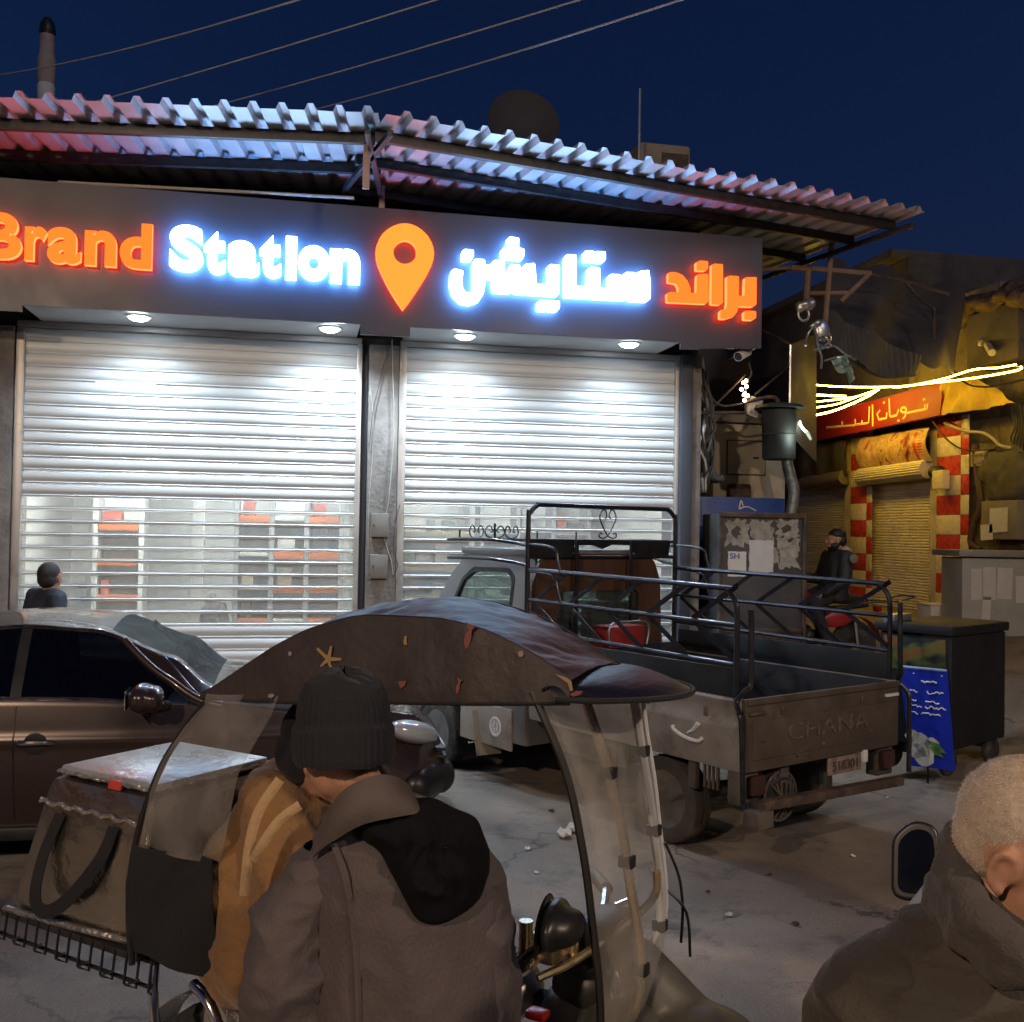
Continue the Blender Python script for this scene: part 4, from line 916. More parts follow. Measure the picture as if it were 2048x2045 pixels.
for k_ in range(22):
    an = 2*math.pi*k_/22; roll.tube([a+Vector((.13*math.cos(an), 0, .13*math.sin(an))), b+Vector((.13*math.cos(an), 0, .13*math.sin(an)))], .019, 6)
roll.tube([a, b], .125, 16); roll.build('shutter_roll', fine, s5)
c = K(1872, 962, .25); MB().box((c.x-.06, c.y-.25, c.z-.13), (c.x+.06, c.y+.02, c.z+.15), .02).build('motor_box', tcream, s5)
MB().lathe([(.09, 0), (.09, .18), (.05, .22)], 16, Matrix.Translation(K(1866, 945, .2)) @ Matrix.Rotation(R(90), 4, 'X')).build('axle_drum', M['steel_dark'], s5)
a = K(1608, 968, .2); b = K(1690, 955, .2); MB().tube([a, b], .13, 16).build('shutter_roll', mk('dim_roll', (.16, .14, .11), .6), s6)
# --- food banners
def blot(name, cols, scale):
    m = bpy.data.materials.new(name); m.use_nodes = True; N = m.node_tree.nodes; L = m.node_tree.links; p = N['Principled BSDF']; p.inputs['Roughness'].default_value = .45
    tc = N.new('ShaderNodeTexCoord'); v = N.new('ShaderNodeTexNoise'); v.inputs['Scale'].default_value = scale; v.inputs['Detail'].default_value = 5; v.inputs['Distortion'].default_value = .8; L.new(tc.outputs['Object'], v.inputs['Vector'])
    c = N.new('ShaderNodeValToRGB'); L.new(v.outputs[0], c.inputs[0]); e = c.color_ramp.elements
    while len(e) < len(cols): e.new(.5)
    for i, q in enumerate(cols): e[i].position = .28+.44*i/(len(cols)-1); e[i].color = (*q, 1)
    L.new(c.outputs[0], p.inputs['Base Color']); return m
food = blot('food_print', [(.05, .02, .015), (.32, .06, .03), (.55, .42, .26), (.42, .22, .08), (.6, .5, .34), (.35, .05, .03)], 4.5)
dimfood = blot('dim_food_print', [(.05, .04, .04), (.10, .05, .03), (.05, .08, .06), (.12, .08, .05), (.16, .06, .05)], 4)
def banner(label, q, mat, bulge, name='food_banner', off=.22, endmat=None):
    tl, tr, br, bl = [K(*p, off) for p in q]
    t = thing(name, label, 'banner', (tl+br)/2)
    f = lambda u, v: (tl.lerp(tr, u)).lerp(bl.lerp(br, u), v)-Vector((bulge*math.sin(v*math.pi)+.02*math.sin(u*17), 0, 0))
    MB().grid(f, 20, 12, .006).build('print', mat, t)
    if endmat: MB().grid(lambda u, v: f(.86+.12*u, .08+.84*v)-Vector((.004, 0, 0)), 4, 12, .002).build('red_corner', endmat, t)
    MB().tube([f(i/20, 0) for i in range(21)], .012, 6).build('top_rod', M['rust'], t); MB().tube([f(i/20, 1) for i in range(21)], .012, 6).build('bottom_rod', M['steel_dark'], t)
banner('food photo banner with meat pictures above the cream shutter', [(1722, 877), (1857, 856), (1864, 923), (1724, 944)], food, .10, endmat=tred)
banner('dim dark food banner above the left shutter of the grill shop', [(1600, 893), (1692, 878), (1694, 950), (1602, 964)], dimfood, .06)
# --- red sign with yellow outlined writing
rs = thing('red_sign', 'long red grill shop sign with thin yellow Arabic writing', 'sign', K(1750, 830, .4))
f = lambda u, v: (K(1622, 838, .38).lerp(K(1892, 762, .38), u)).lerp(K(1622, 884, .38).lerp(K(1884, 831, .38), u), v)
MB().grid(f, 10, 4, .04).build('board', mk('red_sign_paint', (.26, .012, .014), .5, var=.15, vscale=3), rs)
MB().tube([f(i/10, 1.0) for i in range(11)], .012, 6).build('bottom_frame', mk('red_frame', (.45, .15, .12), .5), rs)
ky = mk('yellow_print', (.80, .62, .28), .5)
Z2 = lambda x, y: K(1560+x/3.959, 500+y/3.959, .405)
strokes = [[(800, 1270), (775, 1300), (790, 1345), (850, 1332), (852, 1290)], [(870, 1180), (876, 1322)], [(882, 1322), (930, 1310), (948, 1262)], [(985+22*math.cos(q*.6), 1268+20*math.sin(q*.6)) for q in range(12)], [(1003, 1275), (1000, 1315), (978, 1340)],
 [(1012, 1292), (1150, 1265), (1155, 1225)], [(1150, 1265), (1170, 1258), (1176, 1218)], [(740, 1225), (742, 1397)], [(715, 1240), (708, 1370), (690, 1372)], [(700, 1372), (605, 1385), (600, 1342)], [(655, 1350), (658, 1378)], [(600, 1390), (500, 1398), (375, 1408)], [(500, 1360), (500, 1398)], [(825, 1212), (838, 1207)], [(938, 1357), (955, 1350)], [(1140, 1190), (1156, 1180)]]
for s_ in strokes: MB().tube([Z2(*p) for p in s_], .026, 6).build('letter_stroke', ky, rs)
# --- yellow cloth at the sign's end
yc = thing('yellow_cloth', 'yellow wrinkled cloth stretched over the right end of the red sign', 'cloth', K(1950, 800, .4))
f = lambda u, v: (K(1885, 765, .40).lerp(K(1955, 757, .45), u)).lerp(K(1878, 832, .40).lerp(K(2036, 806, .50), u), v)-Vector((.05*math.sin(u*9+v*6)*v+.03*math.sin(u*25+v*9), 0, 0))
MB().grid(f, 30, 16, .004).build('cloth', mk('yellow_cloth', (.55, .38, .06), .7, var=.2, vscale=5), yc)
# --- warm rope lights
rope = emit('rope_light', (1.0, .60, .05), 42.0)
Z3 = lambda x, y, o: K(1560+x/3.959, 500+y/3.959, o)
ropes = [([(285, 1070), (490, 1085), (890, 1085), (1200, 1055), (1560, 1012), (1885, 952), (1895, 915)], 'longest rope light sweeping over the red sign to the wall corner'), ([(1890, 905), (1720, 935), (1530, 950), (1300, 1020), (1050, 1073), (900, 1092)], 'upper rope light ending in a bright tip at the wall corner'),
 ([(285, 1150), (520, 1160)], 'short thick rope light just above the red sign beside the dark board'), ([(272, 1205), (560, 1172), (690, 1135), (785, 1100)], 'rope light rising from behind the dark board, second from the bottom'), ([(270, 1250), (450, 1222), (650, 1148)], 'middle short rope light over the red sign'), ([(270, 1312), (440, 1270), (660, 1178), (780, 1105)], 'lowest rope light along the top of the red sign')]
for i, (p, lb) in enumerate(ropes):
    pts = smooth_path([Z3(x, y, 1.15+.03*i) for x, y in p], 6)
    t = thing('rope_light', lb, 'rope light', pts[0], 0, 'rope lights'); MB().tube(pts, .010+.004*(i in (2, 5)), 8).build('glowing_tube', rope, t)
    MB().lathe([(.024, -.03), (.024, .03)], 8, Matrix.Translation(pts[0])).build('end_cap', M['black'], t)
# --- dark awning cloth and rusty frame
Z4 = lambda x, y, d: at(1560+x/3.959, 500+y/3.959, d)
aw = thing('awning_cloth', 'dark grey pleated awning cloth sagging over the side street', 'awning', Z4(700, 800, 12))
U_ = smooth_path([Z4(370, 470, 11.2), Z4(560, 580, 11.5), Z4(800, 700, 12), Z4(1100, 845, 12.6)], 8); V_ = smooth_path([Z4(375, 705, 11.0), Z4(560, 860, 11.3), Z4(800, 1000, 11.8), Z4(1068, 992, 12.4)], 8)
def awf(u, v):
    i = u*(len(U_)-1); a_ = int(min(i, len(U_)-2)); t_ = i-a_; p = U_[a_].lerp(U_[a_+1], t_); q = V_[a_].lerp(V_[a_+1], t_)
    return p.lerp(q, v)+Vector((.0, -.03*math.sin(u*150)*.3-.06*math.sin(u*14+v*2), 0))
MB().grid(awf, 120, 8, .005).build('cloth', mk('awning_cloth', (.075, .068, .062), .85, var=.25, vscale=4), aw)
MB().tube(V_, .02, 6).build('edge_rope', M['cable'], aw)
# upper dark tarpaulin roof behind
tp = thing('tarpaulin', 'dark tarpaulin roof stretched behind the rusty frame over the side street', 'tarpaulin', Z4(800, 300, 13))
tf = lambda u, v: (Z4(430, 75, 13).lerp(Z4(1420, 300, 14), u)).lerp(Z4(330, 800, 12.5).lerp(Z4(1420, 960, 13.2), u), v)+Vector((0, .12*math.sin(u*11+v*3), .05*math.sin(u*23)))
MB().grid(tf, 30, 14, .006).build('sheet', mk('dark_tarp', (.045, .04, .042), .8, var=.35, vscale=2, bump=.3, bscale=8), tp)
for p in ([(980, 240), (1130, 410), (1220, 465), (1215, 700)], [(700, 190), (970, 245), (1340, 350)]): MB().tube([Z4(x, y, 12.4) for x, y in p], .02, 6).build('support_bar', M['rust'], tp)
fr = thing('pipe_frame', 'rusty welded pipe frame holding a pole under the right canopy end', 'frame', Z4(380, 350, 10.6))
rustpipe = mk('rusty_pipe', (.22, .15, .12), .65, .4, var=.3, vscale=8)
for nm, p, r in (('pole', [(418, -140), (355, 600)], .03), ('bar', [(85, 140), (240, 158)], .032), ('bar', [(245, 150), (720, 190)], .03), ('bar', [(225, 165), (207, 400)], .035), ('bar', [(190, 345), (545, 342)], .025), ('bar', [(705, 190), (480, 410)], .024)):
    MB().tube([Z4(x, y, 10.6) for x, y in p], r, 8).build(nm, rustpipe, fr)
MB().tube([Z4(85, 140, 10.6), Vector((4.05, Z4(85, 140, 10.6).y+.6, Z4(85, 140, 10.6).z))], .02, 6).build('wall_stay', rustpipe, fr)
c = Z4(205, 440, 10.5); sl = thing('pulley', 'pale metal pulley hook hanging from the rusty pipe frame', 'pulley', c)
blob('block', [('e', c, (.10, .06, .05)), ('e', c+Vector((.05, 0, .03)), (.07, .05, .05)), ('e', c+Vector((-.06, 0, -.02)), (.05, .04, .06))], .012, M['galv'], sl, 2, [dict(scale=.05, amt=.03)])
cc = Z4(187, 512, 10.5); MB().tube([cc+Vector((.06*math.cos(q*math.pi/8), 0, .065*math.sin(q*math.pi/8))) for q in range(16)], .014, 8, closed=True).build('ring', M['galv'], sl)
# tangle of cables and pale plastic sheet hung below it
tang = thing('cable_tangle', 'tangle of loose grey cables hanging beside the awning cloth', 'cables', Z4(320, 740, 10.5))
for p in ([(285, 570), (380, 650), (395, 720), (330, 770), (275, 790)], [(285, 575), (215, 680), (205, 760)], [(270, 600), (300, 760), (330, 850), (325, 940)], [(300, 700), (360, 690), (400, 760), (350, 770), (290, 740)], [(300, 800), (420, 760), (520, 830), (600, 870)], [(350, 880), (450, 850), (560, 840)]):
    MB().tube(smooth_path([Z4(x, y, 10.5+random.uniform(-.1, .1)) for x, y in p], 5), .012, 6).build('cable', M['galv'], tang)
blob('clamp', [('c', Z4(245, 605, 10.5), .02, Z4(300, 575, 10.5), .03), ('e', Z4(330, 640, 10.55), (.09, .05, .12))], .012, M['galv'], tang, 2)
ps = thing('plastic_sheet', 'torn pale green plastic sheet hanging below the cable tangle', 'plastic sheet', Z4(500, 950, 10.8))
MB().grid(lambda u, v: (Z4(400, 880, 10.8).lerp(Z4(500, 850, 10.9), u)).lerp(Z4(570, 1050, 10.8).lerp(Z4(580, 950, 10.9), u), v)+Vector((0, .05*math.sin(u*9+v*7), .03*math.sin(v*11))), 10, 14, .003).build('sheet', mk('pale_plastic', (.30, .40, .36), .4, var=.2, vscale=12), ps)
# --- crumbling concrete corner with horn loudspeaker
cr_ = thing('concrete_corner', 'crumbling concrete corner of the building above the rope lights', 'wall corner', K(1990, 640, .4))
p0 = K(1925, 720, .5); p1 = K(2030, 560, .5)
MB().box((KX-.45, min(p0.y, p1.y), p0.z-.15), (KX-.003, max(p0.y, p1.y), p1.z-.25), .05).build('block', M['darkwall'], cr_)
blob('broken_top', [('e', (KX-.3, p1.y+.3*q, p1.z-.2+.08*(q % 2)), (.25, .28, .16)) for q in range(5)], .04, M['rust'], cr_, 3, [dict(scale=.2, amt=.18)])
hn = thing('horn_loudspeaker', 'round horn loudspeaker fixed to the crumbling concrete corner', 'loudspeaker', K(1962, 684, .6))
MB().lathe([(.02, 0), (.05, .05), (.09, .12), (.17, .2), (.175, .2), (.10, .115), (.02, .02)], 24, Matrix.Translation(K(1962, 684, .5)) @ Matrix.Rotation(R(-60), 4, 'Z') @ Matrix.Rotation(R(-95), 4, 'X').inverted() @ Matrix.Rotation(R(180), 4, 'X')).build('horn', M['galv'], hn)
MB().tube([K(1975, 690, .45), K(1984, 706, .6)], .05, 8).build('driver', M['cream'], hn)
# --- wall things at the far right: pipes, cables, meter boxes
wl_ = thing('wall_cables', 'pale thick cable drooping across the plaster wall right of the checkered pillar', 'cable', K(1930, 860, .2))
Z5 = lambda x, y, o=.2: K(1800+x/9.645, 800+y/9.645, o)
MB().tube(smooth_path([Z5(870, 450), Z5(1050, 530), Z5(1300, 610), Z5(1600, 640), Z5(1780, 740), Z5(1930, 880), Z5(2150, 930)], 6), .022, 8).build('cable', M['cable_light'], wl_)
w2 = thing('wall_cables', 'dark cable loop hanging over the checkered pillar', 'cable', K(1890, 870, .25))
MB().tube(smooth_path([Z5(620, 400, .3), Z5(760, 600, .3), Z5(900, 760, .3), Z5(1040, 870, .3), Z5(1170, 940, .3), Z5(1400, 975, .25), Z5(1700, 960, .2), Z5(1860, 930, .2)], 6), .013, 6).build('cable', M['rust'], w2)
w3 = thing('wall_cables', 'thick black cable curving down the wall beside the electricity meter box', 'cable', K(1950, 1000, .15))
MB().tube(smooth_path([K(1950, 890, .12), K(1955, 950, .13), K(1962, 1010, .15), K(1948, 1050, .18), K(1942, 1085, .18), K(1960, 1100, .15)], 6), .05, 8).build('cable', M['rust'], w3)
w4 = thing('wall_cables', 'black cable looping from the rope lights over the yellow cloth', 'cable', K(1940, 770, .7))
MB().tube(smooth_path([Z3(1340, 880, .7), Z3(1400, 990, .7), Z3(1500, 1070, .7), Z3(1650, 1085, .7), Z3(1800, 1060, .7), Z3(1960, 1020, .7)], 6), .014, 6).build('cable', M['black'], w4)
w5 = thing('wall_cables', 'bundle of dark cables high on the plaster wall at the right edge', 'cable', K(2035, 800, .2))
for q in range(7): MB().tube(smooth_path([K(2018+q*7, 810, .2+.02*q), K(2030+q*5, 850, .25), K(2022+q*6, 880+q*6, .2), K(2040+q*6, 905, .2)], 5), .012, 6).build('cable', M['cable'], w5)
def wallbox_k(name, label, cat, x0_, y0_, x1_, y1_, d, mat, papers):
    a = K(x0_, y0_, d); b = K(x1_, y1_, d); t = thing(name, label, cat, (KX-d, (a.y+b.y)/2, min(a.z, b.z)))
    MB().box((KX-d, min(a.y, b.y), min(a.z, b.z)), (KX-.003, max(a.y, b.y), max(a.z, b.z)), .02).build('box', mat, t)
    for px in papers:
        q = [K(x, y, d+.006) for x, y in px]; MB().prism(q, (-.004, 0, 0)).build('paper', M['paper'], t)
    return t
greyb2 = mk('grey_meter_box', (.25, .22, .18), .6, var=.15, vscale=5, col2=(.13, .11, .10), c2scale=3, c2amt=.3)
wallbox_k('meter_box', 'grey electricity meter box with two paper notices on the right wall', 'meter box', 1962, 1003, 2034, 1080, .28, greyb2, [[(1980, 1017), (2016, 1015), (2015, 1064), (1979, 1066)], [(1961, 1050), (1985, 1049), (1986, 1080), (1962, 1081)]])
pj = thing('junction_box', 'small square junction box on the plaster wall beside the checkered pillar', 'junction box', K(1960, 920, .1))
a = K(1948, 905, .1); b = K(1974, 932, .1); MB().box((KX-.16, min(a.y, b.y), min(a.z, b.z)), (KX-.003, max(a.y, b.y), max(a.z, b.z)), .015).build('box', M['cream'], pj)
MB().box((KX-.17, min(a.y, b.y)+.03, min(a.z, b.z)+.03), (KX-.161, max(a.y, b.y)-.03, max(a.z, b.z)-.03), .004).build('cover', greyb2, pj)
tarp2 = thing('grey_tarpaulin', 'crumpled grey tarpaulin bundle hanging on the right wall above the meter box', 'tarpaulin', K(2000, 950, .2))
blob('bundle', [('e', K(1990, 935, .1), (.10, .35, .28)), ('e', K(2030, 950, .12), (.12, .4, .4)), ('e', K(2005, 980, .1), (.10, .3, .2)), ('e', K(2050, 905, .1), (.1, .3, .3))], .035, mk('grey_tarp', (.09, .082, .075), .8, var=.25), tarp2, 4, [dict(scale=.3, amt=.10)])
# --- free-standing grey cable kiosk with papers
kd = 12.2; c0 = at(1925, 1104, kd); c1 = at(2075, 1104, kd)
kio = thing('cable_kiosk', 'pale grey street cable kiosk with a flat lid and peeling papers', 'utility cabinet', (c0.x, c0.y, ground_z(c0.x, c0.y)))
ke = (c1-c0); ke.z = 0; kl = ke.length; ke.normalize(); kn = Vector((-ke.y, ke.x, 0)); KT = Matrix.Translation(Vector((c0.x, c0.y, 0))) @ Matrix.Rotation(math.atan2(ke.y, ke.x), 4, 'Z')
zk = c0.z; pgrey = mk('kiosk_grey', (.40, .41, .41), .6, var=.12, vscale=4, col2=(.24, .24, .24), c2scale=3, c2amt=.32)
MB().box((0, 0, .2), (kl, .6, zk-.07), .01, KT).build('body', pgrey, kio)
MB().box((-.08, -.1, zk-.055), (kl+.1, .7, zk+.02), .012, KT).build('lid', mk('kiosk_lid', (.27, .28, .30), .5), kio)
for x, w_, z, h in ((.10, .13, .22, .30), (.24, .15, .20, .32), (.43, .18, .20, .30), (.27, .1, .55, .2), (.62, .14, .3, .25)):
    MB().box((x, -.006, zk-.1-z-h+.05), (x+w_, -.001, zk-.1-z+.12), 0, KT @ Matrix.Translation((x, 0, zk)) @ Matrix.Rotation(R(random.uniform(-3, 3)), 4, 'Y') @ Matrix.Translation((-x, 0, -zk))).build('paper', M['paper'], kio)
cbx = thing('carton', 'white carton standing on the raised pavement beside the grey kiosk', 'box', (0, 0, 0)); q0 = at(1862, 1228, 12.8); cbx.location = (q0.x, q0.y, q0.z-.35)
MB().box((q0.x, q0.y, q0.z-.35), (q0.x+.30, q0.y+.3, q0.z+.10), .01).build('box', M['paper'], cbx)
MB().box((q0.x-.02, q0.y-.01, q0.z+.101), (q0.x+.32, q0.y+.31, q0.z+.12), .008).build('lid', M['paper'], cbx)
pl = thing('potted_plant', 'small green plant between the white carton and the grey kiosk', 'plant', (0, 0, 0)); q1 = at(1908, 1225, 12.6); pl.location = (q1.x, q1.y, q1.z-.4)
MB().lathe([(.06, -.4), (.09, -.1), (.095, -.1), (.0, -.12)], 12, Matrix.Translation(q1)).build('pot', M['rust'], pl)
leafm = mk('leaf_green', (.10, .17, .05), .5, var=.4, vscale=20)
for q in range(16):
    an = random.uniform(0, 6.28); ln = random.uniform(.1, .2); tip = q1+Vector((ln*math.cos(an)*.5, ln*math.sin(an)*.5, ln*1.1)); s_ = Vector((-math.sin(an), math.cos(an), 0))*.02; md = q1.lerp(tip, .5)+Vector((0, 0, .01))
    MB().add([q1, md+s_, tip, md-s_], [(0, 1, 2), (0, 2, 3)]).build('leaf', leafm, pl)

# ================================================================== CORNER BETWEEN THE SHOP AND THE SIDE STREET
CYW = 1.2
cw = thing('utility_wall', 'cream painted utility housing with a square hatch beside the dark column', 'utility housing', (5.1, CYW, 0))
a = onY(1428, 845, CYW); b = onY(1572, 845, CYW)
MB().box((a.x, CYW, 0), (b.x, CYW+.8, a.z), .015).build('body', M['cream'], cw)
MB().box((a.x-.05, CYW-.08, a.z-.001), (b.x+.06, CYW+.85, a.z+.10), .012).build('cornice', M['concrete'], cw)
h0 = onY(1455, 882, CYW); h1 = onY(1528, 950, CYW)
ht = MB().box((h0.x, CYW-.022, h1.z), (h1.x, CYW-.002, h0.z), .005).build('hatch', M['cream'], cw)
for q in (((h0.x-.012, h1.z-.012), (h1.x+.012, h1.z)), ((h0.x-.012, h0.z), (h1.x+.012, h0.z+.012)), ((h0.x-.012, h1.z), (h0.x, h0.z)), ((h1.x, h1.z), (h1.x+.012, h0.z))): MB().box((q[0][0], CYW-.012, q[0][1]), (q[1][0], CYW-.001, q[1][1])).build('frame_strip', M['rust'], ht)
MB().box((h0.x+.3, CYW-.028, (h0.z+h1.z)/2-.01), (h0.x+.37, CYW-.023, (h0.z+h1.z)/2+.01), .003).build('handle', M['steel_dark'], ht)
a2 = onY(1452, 968, CYW); b2 = onY(1494, 1010, CYW); MB().box((a2.x, CYW-.12, b2.z), (b2.x, CYW-.002, a2.z), .03).build('vent_box', M['rust'], cw)
# horizontal rod, stays and cable bundle on the corner
rod = thing('wall_rod', 'horizontal iron rod with stays reaching from the dark column over the cream housing', 'rod', onY(1430, 825, .2))
MB().tube([onY(1377, 826, -.05), onY(1495, 826, .3)], .018, 8).build('rod', M['rust'], rod)
for p in ([(1426, 815), (1490, 750)], [(1510, 790), (1582, 730)], [(1412, 745), (1421, 792), (1445, 812), (1484, 808)]): MB().tube(smooth_path([onY(x, y, .2) for x, y in p], 4), .011, 6).build('stay', M['rust'], rod)
bun = thing('cable_bundle', 'thick bundle of tangled grey cables running down beside the dark column', 'cables', onY(1420, 850, .15))
rn = random.Random(4)
for q in range(14):
    x = 1396+rn.uniform(0, 12); pts = [(x-4, 715), (x+rn.uniform(-2, 6), 765), (x+10+rn.uniform(-4, 8), 812), (x+14+rn.uniform(-6, 12), 855), (x+8+rn.uniform(-10, 16), 890), (x+12+rn.uniform(-12, 16), 925), (x+6+rn.uniform(-10, 10), 955), (x+rn.uniform(-2, 6), 985)]
    MB().tube(smooth_path([onY(x_, y_, .1+rn.uniform(-.06, .06)) for x_, y_ in pts], 5), rn.uniform(.008, .018), 6).build('cable', M['cable'] if q % 3 else M['galv'], bun)
blob('coil', [('e', onY(1432, 958, .1), (.09, .06, .05)), ('e', onY(1422, 950, .1), (.06, .05, .06))], .012, M['cable'], bun, 1, [dict(scale=.05, amt=.05)])
MB().tube([onY(1405, 955, .05), onY(1405, 985, .05)], .012, 6).build('white_fuse', M['paper'], bun); MB().tube([onY(1411, 950, .05), onY(1411, 980, .05)], .010, 6).build('white_fuse', M['paper'], bun)
# security camera
cm = thing('security_camera', 'white bullet security camera under the right end of the sign', 'camera', onY(1496, 692, -.5))
ca, cb = onY(1495, 703, -.5), onY(1476, 714, -.62)
MB().tube([ca, cb], .045, 14).build('housing', M['white'], cm); MB().tube([cb, cb+(cb-ca).normalized()*.012], [.04, .03], 14).build('lens_face', M['black'], cm)
MB().tube([onY(1497, 690, -.5), onY(1497, 703, -.5)], .018, 8).build('arm', M['white'], cm); MB().box(onY(1497, 690, -.5)-Vector((.05, .05, .0)), onY(1497, 690, -.5)+Vector((.05, .03, .12)), .01).build('mount', M['white'], cm)
# glowing bulb cluster on a wire
bs = thing('bulb_string', 'small cluster of glowing warm bulbs hanging below the security camera', 'bulbs', onY(1490, 780, .2))
bulb = emit('warm_bulb', (1.0, .72, .40), 16)
MB().tube(smooth_path([onY(1497, 725, .2), onY(1503, 748, .2), onY(1494, 765, .2), onY(1490, 800, .2), onY(1492, 830, .2)], 5), .01, 6).build('wire', M['cable'], bs)
for x, y in ((1492, 762), (1487, 766), (1493, 774), (1483, 779), (1490, 788), (1495, 792), (1488, 790), (1489, 801)): MB().lathe([(.0, -.02), (.016, -.012), (.018, 0), (.014, .014), (.0, .02)], 10, Matrix.Translation(onY(x, y, .17))).build('bulb', bulb, bs)
cj = thing('junction_box', 'small tilted white junction box above the cream utility housing', 'junction box', onY(1506, 815, .3))
MB().box((-.07, -.03, -.10), (.07, .03, .10), .01, Matrix.Translation(onY(1507, 815, .3)) @ Matrix.Rotation(R(20), 4, 'Y')).build('box', M['white'], cj); MB().box((-.05, -.036, -.07), (.05, -.031, .07), .002, Matrix.Translation(onY(1507, 815, .3)) @ Matrix.Rotation(R(20), 4, 'Y')).build('cover', M['paper'], cj)
# hanging smoke barrel with hat
hbz = onY(1558, 870, .1)
hbt = thing('hanging_barrel', 'dark metal barrel with a flat hat hanging from a bent pipe beside the cream housing', 'barrel', (hbz.x, .1, hbz.z))
tz = onY(1558, 822, .1).z; bz = onY(1558, 920, .1).z
dkm = mk('sooty_metal', (.025, .027, .028), .65, .1, var=.35, vscale=5, bump=.15, bscale=14)
MB().lathe([(.155, bz), (.165, bz+.02), (.168, (bz+tz)/2-.01), (.176, (bz+tz)/2), (.168, (bz+tz)/2+.01), (.178, tz-.1), (.176, tz), (.0, tz)], 28, Matrix.Translation((hbz.x, .1, 0))).build('drum', dkm, hbt)
MB().lathe([(.25, tz+.02), (.24, tz+.05), (.05, tz+.085), (.0, tz+.09)], 28, Matrix.Translation((hbz.x, .1, 0))).build('hat', dkm, hbt)
MB().tube(smooth_path([onY(1488, 806, .2), onY(1530, 796, .15), onY(1548, 795, .1), onY(1556, 803, .1), onY(1557, 812, .1)], 5), .02, 8).build('bent_pipe', M['rust'], hbt)
# tall blank board
bd_ = thing('sign_board', 'tall blank dark board hanging edge-on above the poster cabinet', 'board', at(1606, 810, 10.4))
q = [at(1581, 690, 10.4), at(1633, 668, 10.9), at(1633, 925, 10.9), at(1579, 868, 10.4)]
MB().prism(q, (.03, .06, 0)).build('panel', mk('blank_board', (.07, .06, .052), .55, var=.2, vscale=3), bd_)
MB().tube([q[0], q[3]], .014, 6).build('edge_tube', M['galv'], bd_); MB().tube([q[0], q[0]+Vector((-.1, .5, .25))], .014, 6).build('hanger', M['rust'], bd_)
# compact fluorescent lamp in a green-tinged reflector
cf = thing('fluorescent_lamp', 'lit white fluorescent tube lamp in a small reflector beside the barrel', 'lamp', at(1610, 860, 10.6))
cfl = emit('cool_tube', (.80, 1.0, .86), 7)
MB().tube(smooth_path([at(1599, 843, 10.6), at(1602, 852, 10.55), at(1608, 860, 10.55), at(1613, 864, 10.55)], 4), .013, 8).build('tube', cfl, cf)
MB().tube([at(1614, 865, 10.55), at(1622, 880, 10.5)], [.022, .014], 8).build('base', M['white'], cf)
MB().lathe([(.02, 0), (.07, .02), (.11, .07), (.112, .07), (.07, .015), (.02, -.008)], 20, Matrix.Translation(at(1595, 846, 10.85)) @ Matrix.Rotation(R(-30), 4, 'Z') @ Matrix.Rotation(R(70), 4, 'X')).build('reflector', mk('reflector', (.12, .15, .13), .5), cf)
lamp('lamp_glow', cf, 'POINT', at(1600, 880, 10.2), 4, (.8, 1, .85), .06)
# silver duct behind the barrel
sd_ = thing('foil_duct', 'crumpled silver foil duct beside the cream housing', 'duct', at(1580, 960, 10.9))
MB().tube(smooth_path([at(1578, 860, 11), at(1574, 920, 11), at(1580, 950, 11), at(1588, 985, 11), at(1582, 1030, 11)], 5), [.06]*21, 12).build('duct', mk('foil', (.20, .21, .21), .4, .5, var=.3, vscale=14, bump=.5, bscale=20), sd_)
# --- blue metal cabinet with white scribble
BY = .55; a = onY(1399, 993, BY); b = onY(1570, 993, BY)
bc = thing('blue_cabinet', 'tall scratched blue metal cabinet behind the poster cabinet', 'cabinet', ((a.x+b.x)/2, BY, 0))
bluep = mk('blue_paint', (.022, .06, .26), .42, .1, var=.25, vscale=4, col2=(.12, .16, .30), c2scale=5, c2amt=.3)
MB().box((a.x, BY, 0), (b.x, BY+.5, a.z), .012).build('body', bluep, bc)
MB().box((a.x+.02, BY-.012, .15), (b.x-.02, BY-.001, a.z-.04), .004).build('door', bluep, bc)
for p in ([(1478, 1018), (1482, 1002), (1486, 1012)], [(1478, 1019), (1490, 1014), (1500, 1016), (1512, 1022)], [(1440, 1200), (1438, 1230), (1436, 1242)]): MB().tube(smooth_path([onY(x, y, BY-.016) for x, y in p], 4), .008, 6).build('paint_scribble', M['white'], bc)
# --- poster cabinet with torn bills
PY = -.30; a = onY(1437, 1024, PY); b = onY(1612, 1024, PY); zc = a.z
pc = thing('poster_cabinet', 'rusty dark street cabinet plastered with torn white bills behind the truck rack', 'cabinet', ((a.x+b.x)/2, PY, 0))
MB().box((a.x+.02, PY, 0), (b.x-.02, PY+.45, zc-.02), .01).build('body', mk('cabinet_dark', (.06, .058, .06), .6, var=.4, vscale=4, col2=(.13, .12, .11), c2scale=4, c2amt=.33), pc)
for q0, q1 in (((a.x, zc-.05), (b.x, zc)), ((a.x, .02), (a.x+.035, zc-.051)), ((b.x-.035, .02), (b.x, zc-.051)), ((a.x+.036, 1.05), (b.x-.036, 1.09))): MB().box((q0[0], PY-.03, q0[1]), (q1[0], PY-.001, q1[1]), .006).build('frame', M['rust'], pc)
for k_ in range(9): MB().box((a.x+.08+.08*k_, PY-.02, .72), (a.x+.115+.08*k_, PY-.001, 1.03), .004).build('vent_bar', M['rust'], pc)
